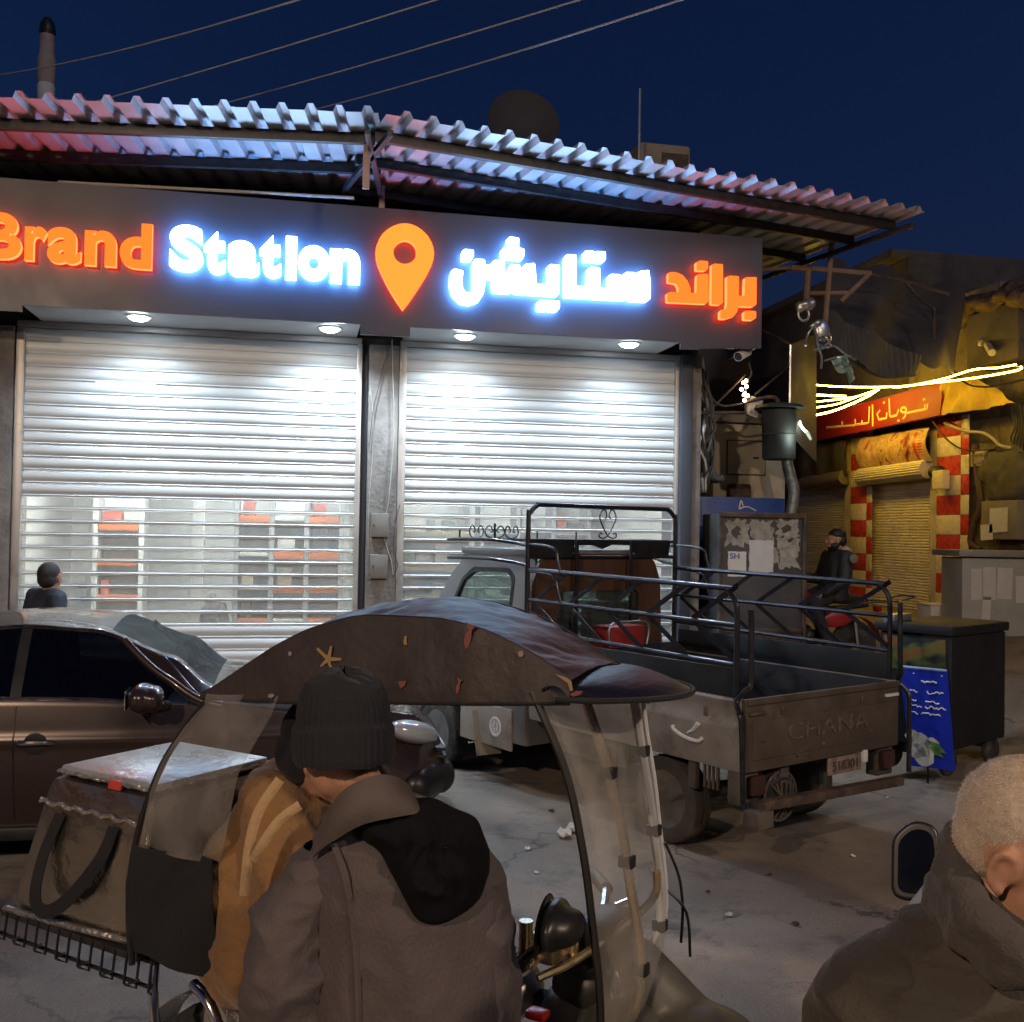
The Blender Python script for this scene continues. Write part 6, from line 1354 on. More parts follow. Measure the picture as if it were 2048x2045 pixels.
for ch_ in list(bx_.children):                      # the soft box leans back and flares towards its base
    for v in ch_.data.vertices:
        t_ = max(-.05, min(1.1, (v.co.z-.02)/.45)); xn = (v.co.x+.26)/.5; xt = -.25+xn*.483; xb = -.45+xn*.62; v.co.x = xb+(xt-xb)*t_

# ================================================================== PEOPLE
skin = mk('skin', (.42, .22, .14), .5, var=.12, vscale=18, bump=.1, bscale=60)
def frame3(fwd, up=(0, 0, 1)):
    f_ = Vector(fwd).normalized(); r_ = f_.cross(Vector(up)).normalized(); u_ = r_.cross(f_); return Matrix((r_, f_, u_)).transposed()
def headprims(c, fr, s=1.0):
    e = fr.to_euler(); P_ = lambda x, y, z: Vector(c)+fr @ Vector((x*s, y*s, z*s))
    E = lambda x, y, z, a, b, d: ('e', P_(x, y, z), (a*s, b*s, d*s), e)
    return [E(0, -.012, .03, .076, .096, .092), E(0, .03, -.02, .062, .066, .085), E(0, .055, -.078, .036, .034, .034), E(0, .01, -.065, .056, .062, .045),
            ('c', P_(0, .092, .012), .009*s, P_(0, .113, -.022), .013*s), E(.013, .098, -.024, .009, .011, .008), E(-.013, .098, -.024, .009, .011, .008),
            E(.03, .083, .032, .026, .014, .009), E(-.03, .083, .032, .026, .014, .009), E(.042, .066, -.015, .022, .022, .02), E(-.042, .066, -.015, .022, .022, .02),
            E(0, .093, -.055, .024, .01, .007), E(0, .091, -.064, .021, .01, .007),
            E(.072, -.004, -.005, .006, .012, .023), E(-.072, -.004, -.005, .006, .012, .023), E(.076, .002, -.029, .005, .008, .010), E(-.076, .002, -.029, .005, .008, .010)]+[('c', P_(q*(.078+.006*math.cos(a_*.5)), -.006-.0135*math.cos(a_*.5+.5), -.002+.026*math.sin(a_*.5+.5)), .0055*s, P_(q*(.078+.006*math.cos(a_*.5+.5)), -.006-.0135*math.cos(a_*.5+1.0), -.002+.026*math.sin(a_*.5+1.0)), .0055*s) for q in (1, -1) for a_ in range(-4, 6)]
def handprims(w, dirv, palmn, s=1.0, curl=.6, side=1):
    d = Vector(dirv).normalized(); n_ = Vector(palmn); n_ = (n_-d*n_.dot(d)).normalized(); a = d.cross(n_)*side; w = Vector(w); out = []
    out.append(('c', w, .026*s, w+d*.085*s, .022*s)); out.append(('c', w+a*.022*s+d*.03*s, .018*s, w+a*.030*s+d*.085*s, .014*s)); out.append(('c', w-a*.022*s+d*.03*s, .018*s, w-a*.030*s+d*.08*s, .013*s))
    for i, (o_, ln) in enumerate(((.031, .068), (.011, .078), (-.010, .072), (-.030, .055))):
        b = w+a*o_*s+d*.088*s; k1 = b+(d*math.cos(curl*.5)+n_*math.sin(curl*.5))*ln*.45*s; k2 = k1+(d*math.cos(curl*1.3)+n_*math.sin(curl*1.3))*ln*.32*s; k3 = k2+(d*math.cos(curl*2)+n_*math.sin(curl*2))*ln*.25*s
        out += [('c', b, .0098*s, k1, .009*s), ('c', k1, .009*s, k2, .0083*s), ('c', k2, .0083*s, k3, .0072*s)]
    t0 = w+a*.028*s+d*.02*s; t1 = t0+(a*.75+d*.6+n_*.3).normalized()*.038*s; t2 = t1+(a*.2+d*.9+n_*.5).normalized()*.032*s
    return out+[('c', t0, .013*s, t1, .011*s), ('c', t1, .011*s, t2, .009*s)]
class Bk: pass
def person(label, J, fr, mats, vox=.008, jvox=.014, hs=1.0, extra_j=(), tor=(.19, .125), sleeve=(.062, .052), jlow=None, disp=.018, hairp=None, collar=True, hand_dirs=None):
    """J: dict of world joints; fr: head frame"""
    base = Vector((J['hip'].x, J['hip'].y, min(J['aL'].z, J['aR'].z)-.09))
    t = thing('person', label, 'person', base)
    hd = J['head']; nk = J['neck']; ch = J['chest']; hp = J['hip']
    p = headprims(hd, fr, hs)+[('c', hd+fr @ Vector((0, -.02, -.06)), .052, nk, .06), ('c', nk, .055, ch, .09), ('c', ch, .09, hp, .10)]
    for s in 'LR':
        p += [('c', J['s'+s], .04, J['e'+s], .034), ('c', J['e'+s], .037, J['h'+s], .026), ('c', hp, .10, J['k'+s], .06), ('c', J['k'+s], .055, J['a'+s], .038)]
        dv = (J['h'+s]-J['e'+s]).normalized(); pn = hand_dirs[s] if hand_dirs else Vector((0, 0, -1))
        p += handprims(J['h'+s], dv, pn, 1.0, .7, 1 if s == 'L' else -1)
    blob('body', p, vox, skin, t, 4)
    # trousers
    tr = [('e', hp, (.165, .13, .13))]
    for s in 'LR': tr += [('c', hp.lerp(J['k'+s], .12), .115, J['k'+s], .082), ('c', J['k'+s], .080, J['a'+s], .062)]
    blob('trousers', tr, jvox, mats['trousers'], t, 5, [dict(scale=.12, amt=.02)])
    for s in 'LR':
        a = J['a'+s]; fdir = Vector((fr @ Vector((0, 1, 0))).to_2d().to_3d()).normalized() if 'foot' not in J else J['foot']
        blob('shoe', [('c', a+Vector((0, 0, -.05)), .042, a+fdir*.15+Vector((0, 0, -.058)), .034), ('e', a+Vector((0, 0, -.03)), (.045, .05, .05))], .012, M['black'], t, 3)
    # jacket
    ax = (J['sR']-J['sL']); ax.z = 0; ax.normalize(); ay = Vector((-ax.y, ax.x, 0)); F3 = Matrix((ax, ay, Vector((0, 0, 1)))).transposed()
    lowz = (jlow if jlow is not None else hp.z-.12); rings = []
    lo = hp.copy(); lo.z = lowz
    for t_ in (0, .25, .5, .75, 1):
        c_ = lo.lerp(ch, t_); rings.append((c_, tor[0]*(1.0+.04*math.sin(t_*3)), tor[1]*(1.0+.08*math.sin(t_*3)), F3))
    mid = (J['sL']+J['sR'])/2
    rings.append((ch.lerp(mid, .7)+Vector((0, 0, .02)), tor[0]*.93, tor[1]*.88, F3)); rings.append((mid.lerp(nk, .55), tor[0]*.5, tor[1]*.66, F3)); rings.append((nk+Vector((0, 0, .005)), .07, .07, F3))
    jp = [('l', rings)]
    for s in 'LR': jp += [('c', nk+Vector((0, 0, -.045)), .075, J['s'+s]+Vector((0, 0, -.01)), sleeve[0]*1.05)]
    for s in 'LR': jp += [('c', J['s'+s], sleeve[0]*1.12, J['e'+s], sleeve[0]), ('c', J['e'+s], sleeve[0], J['e'+s].lerp(J['h'+s], .93), sleeve[1])]
    if mats['jacket'] is not None: blob('jacket', jp+list(extra_j), jvox, mats['jacket'], t, 5, [dict(scale=.10, amt=disp), dict(scale=.035, amt=disp*.35)])
    if hairp: blob('hair', hairp, max(.006, vox), mats['hair'], t, 3, [dict(scale=.02, amt=.006)])
    return t
def HP(c, fr, s=1.0): return lambda x, y, z, a, b, d: ('e', Vector(c)+fr @ Vector((x*s, y*s, z*s)), (a*s, b*s, d*s), fr.to_euler())
cr3 = Vector((R0.x, R0.y, 0)).normalized(); cf3 = Vector((FW.x, FW.y, 0)).normalized()     # camera's level right and forward
VZ = Vector((0, 0, 1))
def cam_off(p, r_=0, f_=0, z=0): return p+cr3*r_+cf3*f_+VZ*z

# --- A: person in the knit cap, back to the camera
dA = 2.12
A = {}
A['head'] = at(684, 1484, dA); A['neck'] = at(725, 1600, dA+.02); A['chest'] = at(765, 1760, dA+.02); A['hip'] = Vector((A['chest'].x, A['chest'].y, .92))
A['sL'] = at(645, 1770, dA+.03); A['sR'] = at(925, 1735, dA+.02)
A['eL'] = cam_off(at(545, 1960, dA), 0, .02, 0); A['eR'] = cam_off(at(970, 1980, dA), 0, .02, 0)
A['hL'] = cam_off(A['eL'], .03, .24, .02); A['hR'] = cam_off(A['eR'], -.10, .22, .0)
for s, o_ in (('L', -.10), ('R', .10)): A['k'+s] = cam_off(Vector((A['hip'].x, A['hip'].y, .50)), o_, .03); A['a'+s] = cam_off(Vector((A['hip'].x, A['hip'].y, .09)), o_*1.1, -.02)
A['foot'] = cf3
frA = frame3((cf3*.80-cr3*.55-VZ*.25))
mauve = mk('mauve_coat', (.072, .056, .058), .75, var=.2, vscale=9, bump=.25, bscale=160, sheen=.08, stretch=(1, 1, .55), crease=.55, cscale=3.6)
capm = mk('knit_cap', (.007, .007, .012), .95, var=.3, vscale=40, bump=.25, bscale=160, sheen=.06)
dktr = mk('dark_trousers', (.025, .025, .03), .85, var=.3)
eA = []
pA = person('person in a dark knit cap and mauve brown coat, back turned, in the centre foreground', A, frA, dict(jacket=None, trousers=dktr, hair=capm), .006, .011, 1.06,
   [('c', at(790, 1670, dA+.04), .11, at(770, 1800, dA+.03), .16), ('c', A['sL'], .075, at(680, 1690, dA), .08), ('c', A['sR'], .075, at(830, 1680, dA), .09), ('c', at(640, 1640, dA-.02), .04, at(760, 1590, dA-.03), .05),
    ('c', at(585, 1850, dA), .085, at(555, 2010, dA), .085), ('c', at(945, 1840, dA), .085, at(970, 2010, dA), .08)]+eA,
   (.215, .150), (.074, .064), .70, .034,
   None)
# ribbed knit cap with a turned-up brim
frH = frame3(cf3*.88-cr3*.42-VZ*.10)
CAPR = [(-.040, .090, .106), (-.043, .097, .113), (-.030, .102, .118), (.0, .103, .119), (.028, .102, .118), (.036, .097, .113), (.040, .0945, .1105), (.07, .094, .109), (.10, .089, .103), (.125, .078, .091), (.145, .060, .070), (.156, .036, .044), (.160, .004, .005)]
def capf(u, v):
    i = u*(len(CAPR)-1); j = min(int(i), len(CAPR)-2); f_ = i-j; z, rx, ry = [CAPR[j][k_]*(1-f_)+CAPR[j+1][k_]*f_ for k_ in range(3)]; th = 2*math.pi*v
    rb_ = 1+.010*math.cos(th*46)*max(0, min(1, (.155-z)/.03)); dn_ = .012*max(0, z-.05)/.11*math.sin(th*2+.8)*1.0
    p = Vector((rx*rb_*math.cos(th), ry*rb_*math.sin(th)-.012, z+dn_+.006*noise.noise(Vector((math.cos(th)*3, math.sin(th)*3, z*20)))+.002-.14*max(0, z-.04))); return A['head']+frH @ p
MB().grid(capf, 60, 230).build('knit_cap', capm, pA, 60)
# coat tailored from lofted panels with real folds
def ridge(p): return (1-abs(2*noise.noise(p)))
def loft(parent, name, rings, mat, fold=.010, fs=(4.5, 4.5, 7.5), seed=0, nth=110, sub_=10, twist=0.0, thick=0):
    """rings: (centre, rx, ry); elliptic sections across camera right / forward, with fold relief"""
    cs = smooth_path([r_[0] for r_ in rings], sub_); n_ = len(cs)-1
    def par(t_, k_):
        i = t_*(len(rings)-1); j = min(int(i), len(rings)-2); f_ = i-j; f_ = f_*f_*(3-2*f_); return rings[j][k_]*(1-f_)+rings[j+1][k_]*f_
    def fn(u, v):
        c_ = cs[min(n_, int(round(u*n_)))]; th = 2*math.pi*v; rx, ry = par(u, 1), par(u, 2)
        nd = cr3*math.cos(th)+cf3*math.sin(th); p = c_+cr3*rx*math.cos(th)+cf3*ry*math.sin(th)
        q = Vector((p.dot(cr3)*fs[0]+p.z*twist, p.dot(cf3)*fs[1], p.z*fs[2]-p.dot(cr3)*twist*1.2))+Vector((seed*3.7, seed, 0))
        d_ = fold*(ridge(q)**2-.45)+fold*.45*(ridge(q*2.3+Vector((5, 1, 2)))**2-.4)+fold*.12*noise.noise(q*7)
        return p+nd*d_*min(1, u*6)
    return MB().grid(fn, n_, nth).build(name, mat, parent, 75)
mpx = dA/2048
def rg(y, l, r, ry, d=.02): return (at((l+r)/2, y, dA+d), (r-l)/2*mpx, ry)
TR_ = [rg(1585, 700, 815, .06), rg(1612, 668, 885, .085), rg(1640, 648, 932, .105), rg(1680, 628, 972, .128), rg(1740, 612, 1000, .142), rg(1820, 605, 1016, .152), rg(1920, 603, 1026, .158), rg(2045, 603, 1034, .162), rg(2200, 600, 1036, .165), rg(2380, 600, 1036, .165)]
loft(pA, 'coat_back', TR_, mauve, .012, (3.2, 3.2, 2.6), 1, 130, 12, .9)
SL = [(at(648, 1690, dA+.01), 40*mpx, .05), (at(622, 1735, dA+.0), 62*mpx, .075), (at(600, 1790, dA-.01), 78*mpx, .09), (at(588, 1860, dA-.015), 90*mpx, .10), (at(582, 1950, dA-.01), 98*mpx, .10), (at(588, 2045, dA+.0), 100*mpx, .098), (at(600, 2130, dA+.04), 92*mpx, .09), (cam_off(at(605, 2170, dA), 0, .22), .07, .07)]
loft(pA, 'sleeve', SL, mauve, .020, (5.0, 4.0, 6.5), 4, 100, 12, 1.6)
SR = [(at(940, 1700, dA+.02), 40*mpx, .05), (at(962, 1760, dA+.02), 50*mpx, .07), (at(974, 1860, dA+.02), 55*mpx, .085), (at(982, 1960, dA+.02), 56*mpx, .085), (at(984, 2060, dA+.02), 56*mpx, .085), (at(975, 2150, dA+.06), 54*mpx, .08), (cam_off(at(950, 2180, dA), 0, .22), .065, .065)]
loft(pA, 'sleeve', SR, mauve, .014, (5.0, 4.0, 6.5), 9, 90, 12, -1.4)
seam = smooth_path([at(668, 1690, dA-.085), at(690, 1750, dA-.115), at(704, 1830, dA-.118), at(714, 1930, dA-.122), at(718, 2060, dA-.125)], 8)
MB().tube(seam, .007, 6).build('armhole_seam', mauve, pA)
def coatdep(px, py):
    ys_ = [1585, 1612, 1640, 1680, 1740, 1820, 1920, 2045]; py = max(1590, min(2040, py)); j = max(i for i in range(7) if ys_[i] <= py); f_ = (py-ys_[j])/(ys_[j+1]-ys_[j])
    c0_, c1_ = TR_[j], TR_[j+1]; rx = c0_[1]*(1-f_)+c1_[1]*f_; ry = c0_[2]*(1-f_)+c1_[2]*f_; L_ = ((700, 815), (668, 885), (648, 932), (628, 972), (612, 1000), (605, 1016), (603, 1026), (603, 1034)); cx_ = (sum(L_[j])*(1-f_)+sum(L_[j+1])*f_)/2
    return dA+.02-ry*math.sqrt(max(.02, 1-((px-cx_)*mpx/rx)**2))
# soft black hood lying flat on the back
HPOLY = [(330, 700), (450, 690), (570, 745), (690, 800), (735, 890), (770, 1000), (760, 1140), (705, 1260), (600, 1345), (480, 1390), (375, 1365), (300, 1250), (225, 1110), (150, 985), (30, 900), (-40, 830), (60, 800), (220, 770)]
ho = smooth_path([Vector((700+x/2.756, 1345+y/2.756, 0)) for x, y in HPOLY+HPOLY[:1]], 6)[:-1]; hc = Vector((862, 1705, 0))
def hoodf(u, v):
    o_ = ho[int(round(v*len(ho))) % len(ho)]; p = hc.lerp(o_, u); w = (1-u**3)
    q = Vector((p.x*.016, p.y*.010, 3.1)); h_ = .030*w+.022*w*(ridge(q)**2-.3)+.010*w*(ridge(q*2.1+Vector((2, 7, 1)))**2-.3)+.026*math.sin(min(1, u*1.02)*math.pi)*max(0, math.sin((p.y-1560)/290*math.pi))*.5
    return at(p.x, p.y, coatdep(p.x, p.y)-.004-max(-.006, h_)+.012*(u > .99))
MB().grid(hoodf, 34, len(ho)).build('hood', mk('hood_black', (.005, .005, .007), .95, var=.3, vscale=20, bump=.1, bscale=200, spec=.15, rvar=.02), pA, 75)
# turned-up collar band
ct = smooth_path([at(648, 1672, dA-.03), at(672, 1612, dA-.075), at(712, 1572, dA-.105), at(765, 1555, dA-.10), at(806, 1572, dA-.05), at(822, 1600, dA+.02)], 8); cb = smooth_path([at(632, 1712, dA-.06), at(668, 1680, dA-.105), at(715, 1648, dA-.125), at(772, 1632, dA-.125), at(830, 1628, dA-.09), at(858, 1640, dA-.03)], 8)
def colf(u, v):
    i = int(round(u*(len(ct)-1))); p = ct[i].lerp(cb[i], v); return p-cf3*(.016*math.sin(v*math.pi)+.006*(ridge(p*9)-.5))
MB().grid(colf, len(ct)-1, 10, .010).build('collar', mk('collar_grey', (.085, .066, .060), .8, var=.2, vscale=9, bump=.15, bscale=150), pA, 75)

# --- B: grey-haired person at the right edge, looking down to the right
dB = 1.36
Bp = {}
Bp['head'] = at(2066, 1722, dB); Bp['neck'] = at(2000, 1800, dB+.03); Bp['chest'] = at(1955, 1990, dB+.05); Bp['hip'] = Vector((Bp['chest'].x, Bp['chest'].y, .90))
Bp['sL'] = at(1770, 1985, dB+.09); Bp['sR'] = at(2210, 1960, dB-.02)
Bp['eL'] = cam_off(Bp['sL'], -.02, .02, -.28); Bp['eR'] = cam_off(Bp['sR'], .06, .04, -.28); Bp['hL'] = cam_off(Bp['eL'], .12, .18, -.02); Bp['hR'] = cam_off(Bp['eR'], .05, .20, -.05)
for s, o_ in (('L', -.09), ('R', .09)): Bp['k'+s] = cam_off(Vector((Bp['hip'].x, Bp['hip'].y, .48)), o_, .03); Bp['a'+s] = cam_off(Vector((Bp['hip'].x, Bp['hip'].y, .09)), o_)
Bp['foot'] = (cf3*.5+cr3*.8).normalized()
frB = frame3(cr3*.58-cf3*.68-VZ*.45)
olive = mk('olive_coat', (.040, .031, .022), .75, var=.2, vscale=9, bump=.2, bscale=150, sheen=.1, crease=.45, cscale=4)
hairg = mk('grey_stubble', (.40, .32, .25), .7, var=.22, vscale=120, bump=.10, bscale=300, col2=(.30, .17, .11), c2scale=9, c2amt=.4)
hB = HP(Bp['head'], frB, 1.0)
pB = person('balding grey-haired person in a dark olive coat at the right edge of the photo', Bp, frB, dict(jacket=None, trousers=dktr, hair=hairg), .005, .010, 1.0,
   [('c', at(1880, 1830, dB+.06), .055, at(1800, 1890, dB+.08), .07), ('c', at(1760, 1960, dB+.08), .085, at(1700, 2060, dB+.10), .09), ('c', at(1900, 1850, dB+.03), .09, at(1990, 1900, dB+.02), .12), ('c', at(2000, 1830, dB), .09, at(2100, 1880, dB), .12)],
   (.215, .15), (.080, .066), .66, .016,
   [hB(0, -.030, .042, .078, .088, .086), hB(0, -.05, .0, .070, .058, .070)])
mpb = (dB+.06)/2048
def rb(y, l, r, ry, d=.06): return (at((l+r)/2, y, dB+d), (r-l)/2*mpb, ry)
loft(pB, 'coat', [rb(1765, 1905, 2080, .05), rb(1800, 1868, 2140, .07), rb(1845, 1812, 2200, .09), rb(1895, 1765, 2250, .10), rb(1960, 1706, 2290, .115), rb(2045, 1648, 2320, .125), rb(2200, 1630, 2330, .135), rb(2500, 1640, 2330, .14), rb(2800, 1640, 2330, .14)], olive, .010, (4.5, 4.5, 4.0), 3, 150, 12, 1.1)
loft(pB, 'sleeve', [(at(1812, 1872, dB+.10), .004, .004), (at(1800, 1882, dB+.07), .035, .045), (at(1765, 1930, dB+.07), .065, .08), (at(1745, 2000, dB+.08), .082, .09), (at(1735, 2100, dB+.09), .088, .09), (at(1735, 2230, dB+.10), .085, .085), (at(1745, 2400, dB+.14), .08, .08), (cam_off(at(1790, 2440, dB), .0, .22), .06, .06)], olive, .012, (5.0, 4.0, 6.0), 6, 90, 12, 1.5)
loft(pB, 'sleeve', [(at(2180, 1890, dB+.08), .004, .004), (at(2190, 1900, dB+.04), .05, .06), (at(2260, 2000, dB+.02), .08, .09), (at(2290, 2200, dB+.02), .085, .09), (at(2300, 2420, dB+.06), .075, .08), (cam_off(at(2280, 2460, dB), .0, .22), .06, .06)], olive, .012, (5.0, 4.0, 6.0), 7, 90, 12, -1.5)
# short grey bristles over the scalp
hob = [c_ for c_ in pB.children if c_.name.startswith('hair')][0]; hm = hob.data; rnb = random.Random(8); mbx = MB(); pol = [p_ for p_ in hm.polygons]
for _ in range(9000):
    p_ = rnb.choice(pol); v0 = hm.vertices[rnb.choice(p_.vertices)].co.lerp(p_.center, rnb.random()); n_ = p_.normal
    t_ = (n_+Vector((rnb.uniform(-.6, .6), rnb.uniform(-.6, .6), rnb.uniform(-.8, .2)))).normalized()*rnb.uniform(.002, .0055); w_ = n_.orthogonal().normalized()*.0004
    mbx.add([v0-w_, v0+w_, v0+t_], [(0, 1, 2)])
tag(mbx.build('stubble', mk('grey_bristle', (.55, .49, .42), .6, var=.3, vscale=90), hob, None, world=False), kind='stuff')
scf = mk('collar_knit', (.060, .050, .046), .9, var=.25, vscale=30, bump=.35, bscale=200, sheen=.08, crease=.4, cscale=9)
blob('scarf', [('c', at(1908, 1665, dB+.05), .016, at(1902, 1745, dB+.02), .026), ('c', at(1902, 1745, dB+.02), .026, at(1950, 1835, dB-.05), .030), ('c', at(1950, 1835, dB-.05), .030, at(2060, 1925, dB-.09), .032),
  ('c', at(1890, 1770, dB+.05), .028, at(1930, 1860, dB-.02), .032), ('c', at(1930, 1860, dB-.02), .030, at(2010, 1930, dB-.07), .03), ('c', at(1915, 1690, dB+.08), .03, at(1990, 1740, dB+.14), .05), ('c', at(1920, 1800, dB+.04), .05, at(2040, 1880, dB+.0), .07)], .006, scf, pB, 4, [dict(scale=.05, amt=.014), dict(scale=.018, amt=.005)])
blob('shirt_edge', [('c', at(1870, 1765, dB+.07), .010, at(1805, 1845, dB+.10), .010)], .005, mk('pale_blue_shirt', (.28, .30, .40), .8), pB, 3)

# --- C: rider on the delivery motorbike in a mustard robe, hunched
def BW(x, y, z): return BT @ Vector((x, y, z))
Cc = {}
Cc['head'] = at(632, 1500, 2.78); Cc['neck'] = BW(.60, .02, 1.34); Cc['chest'] = BW(.58, .03, 1.16); Cc['hip'] = BW(.56, .03, .88)
Cc['sL'] = BW(.60, .19, 1.25); Cc['sR'] = BW(.60, -.15, 1.25); Cc['eL'] = BW(.72, .25, 1.02); Cc['eR'] = BW(.70, -.20, 1.02); Cc['hL'] = BW(.92, .10, .96); Cc['hR'] = BW(.90, -.06, .95)
Cc['kL'] = BW(.92, .20, .80); Cc['kR'] = BW(.90, -.20, .78); Cc['aL'] = BW(.84, .24, .38); Cc['aR'] = BW(.82, -.24, .38); Cc['foot'] = BT.to_3x3() @ Vector((1, 0, 0))
frC = frame3(BT.to_3x3() @ Vector((.9, -.35, -.3)))
must = mk('mustard_robe', (.22, .115, .045), .85, var=.2, vscale=8, bump=.4, bscale=40, sheen=.2, col2=(.15, .075, .03), c2scale=3, c2amt=.4)
hC = HP(Cc['head'], frC)
pC = person('rider in a mustard brown striped robe sitting on the delivery motorbike', Cc, frC, dict(jacket=must, trousers=must, hair=capm), .008, .012, 1.0,
   [('c', BW(.56, -.10, 1.26), .09, BW(.50, -.14, 1.05), .12), ('c', BW(.50, -.16, 1.08), .115, BW(.52, -.16, .80), .12), ('c', BW(.60, -.12, 1.22), .10, BW(.60, -.16, .85), .15), ('c', BW(.60, .0, 1.36), .06, BW(.58, .0, 1.2), .12)],
   (.22, .17), (.085, .07), .66, .03, [hC(0, -.010, .04, .094, .112, .10), hC(0, -.02, -.02, .100, .10, .09), hC(0, -.05, -.09, .07, .07, .06)])
stripe = mk('robe_stripe', (.40, .27, .15), .85, bump=.3, bscale=60)
def band(pts, w, nm):
    pth = smooth_path([at(*p) for p in pts], 6); mb = MB()
    def sf(u, v):
        i = u*(len(pth)-1); a_ = int(min(i, len(pth)-2)); p = pth[a_].lerp(pth[a_+1], i-a_); t_ = (pth[a_+1]-pth[a_]).normalized(); n_ = t_.cross(-cf3).normalized(); return p+n_*(v-.5)*2*w-cf3*(.004*math.sin(v*math.pi))
    mb.grid(sf, 40, 4, .006); mb.build(nm, stripe, pC, 60)
band([(560, 1560, 2.60), (520, 1620, 2.555), (500, 1690, 2.535), (490, 1790, 2.53)], .010, 'robe_band')
band([(600, 1610, 2.55), (560, 1640, 2.53), (525, 1690, 2.515), (508, 1720, 2.53)], .009, 'robe_band')

# --- D: person watching the shutter behind the car
D = {}; dD = 8.35; bD = at(92, 1200, dD); gx_, gy_ = bD.x, bD.y
D['head'] = at(101, 1156, dD); D['neck'] = at(97, 1188, dD); D['chest'] = Vector((gx_, gy_, 1.28)); D['hip'] = Vector((gx_, gy_, .95)); sD = (cf3*.8+cr3*.6); sdx = Vector((sD.y, -sD.x, 0))
D['sL'] = Vector((gx_, gy_, 1.39))-sdx*.165; D['sR'] = Vector((gx_, gy_, 1.39))+sdx*.165
for s, o_ in (('L', -1), ('R', 1)):
    D['e'+s] = Vector((gx_, gy_, 1.13))+sdx*.24*o_-sD*.02; D['h'+s] = Vector((gx_, gy_, .90))+sdx*.22*o_+sD*.10; D['k'+s] = Vector((gx_, gy_, .5))+sdx*.10*o_; D['a'+s] = Vector((gx_, gy_, .09))+sdx*.11*o_
D['foot'] = sD
frD = frame3(cf3*1.0+cr3*.15); hD = HP(D['head'], frD)
navy = mk('navy_jacket', (.022, .028, .045), .7, var=.2, bump=.3, bscale=30)
person('person in a navy jacket seen from behind beside the left shutter, behind the car', D, frD, dict(jacket=navy, trousers=dktr, hair=mk('dark_hair', (.02, .015, .014), .6, var=.3, vscale=60, bump=.4, bscale=200)), .010, .016, 1.05, [('c', D['neck']+Vector((0, 0, .0)), .075, D['chest'], .16), ('c', D['neck']+Vector((0, 0, -.04)), .09, D['sL'], .08), ('c', D['neck']+Vector((0, 0, -.04)), .09, D['sR'], .08)], (.205, .14), (.07, .058), .80, .02,
   [hD(0, -.025, .040, .084, .098, .090), hD(0, -.05, -.01, .076, .068, .075)])

# --- E: bearded person sitting on a motorbike across the street
dE = 11.4; hE_ = at(1672, 1081, dE); gE = ground_z(hE_.x, hE_.y)
b2c = Vector((hE_.x+.55, hE_.y+.1, ground_z(hE_.x+.5, hE_.y))); b2a = math.atan2(cr3.y*-1, cr3.x*-1)+.25
bike2 = thing('motorbike', 'red motorbike with a rear rack under the bearded person, seen past the truck rack', 'motorbike', b2c, b2a)
motorbike(bike2, mk('bike_red', (.30, .02, .02), .35), .28, 1.55, True, 1.38, 1.05, (True, True))
B2 = Matrix.Translation(b2c) @ Matrix.Rotation(b2a, 4, 'Z')
tubeL(bike2, 'rear_hoop', [(-.25, -.14, .80), (-.42, -.14, .84), (-.45, 0, .84), (-.42, .14, .84), (-.25, .14, .80)], .010, M['black'], 8, 4)
E_ = {}; fE = B2.to_3x3() @ Vector((1, 0, 0)); lE = B2.to_3x3() @ Vector((0, 1, 0))
hx = b2c+fE*.55
E_['head'] = hE_; E_['hip'] = Vector((hx.x, hx.y, b2c.z+.90)); dz_ = hE_.z-E_['hip'].z
E_['neck'] = E_['hip'].lerp(hE_, .80)-fE*.03; E_['chest'] = E_['hip'].lerp(hE_, .45)-fE*.03
sm2 = E_['hip'].lerp(hE_, .68)-fE*.03
for s, o_ in (('L', 1), ('R', -1)):
    E_['s'+s] = sm2+lE*.19*o_; E_['e'+s] = sm2+lE*.25*o_-VZ*.26+fE*.06; E_['h'+s] = b2c+fE*1.20+lE*.30*o_+VZ*1.10
    E_['k'+s] = b2c+fE*.90+lE*.20*o_+VZ*.74; E_['a'+s] = b2c+fE*.74+lE*.26*o_+VZ*.30
E_['hL'] = sm2+lE*.15-VZ*.40+fE*.26
E_['foot'] = fE
frE = frame3(-cr3*.95+cf3*.1-VZ*.05); hE = HP(hE_, frE)
blackj = mk('black_jacket', (.016, .017, .022), .6, var=.3, bump=.3, bscale=30)
pE = person('bearded person in a black jacket with a pale hood sitting on a red motorbike', E_, frE, dict(jacket=blackj, trousers=dktr, hair=mk('black_hair', (.012, .009, .008), .6, var=.3, vscale=60)), .008, .016, 1.0, [], (.20, .14), (.07, .058), None, .02,
   [hE(0, -.02, .062, .082, .096, .076), hE(0, -.055, .0, .074, .062, .08), hE(0, .03, -.085, .060, .060, .040), hE(.055, .02, -.055, .018, .05, .04), hE(-.055, .02, -.055, .018, .05, .04), hE(0, .065, -.095, .04, .035, .035)])
blob('hood', [('c', E_['neck']-fE*.05+lE*.08, .05, E_['neck']-fE*.05-lE*.08, .05), ('c', E_['neck']-fE*.05+lE*.08, .045, E_['neck']+fE*.08+lE*.05-VZ*.10, .03), ('e', E_['neck']-fE*.09-VZ*.03, (.08, .10, .08))], .014, mk('pale_hood', (.36, .33, .27), .85), pE, 4, [dict(scale=.05, amt=.02)])
patch = mk('jacket_patch', (.16, .15, .11), .7)
MB().lathe([(.0, .006), (.045, .004), (.05, 0)], 20, Matrix.Translation(at(1708, 1118, dE-.30)) @ Matrix.Rotation(R(90-0), 4, 'X')).build('shoulder_patch', patch, pE)

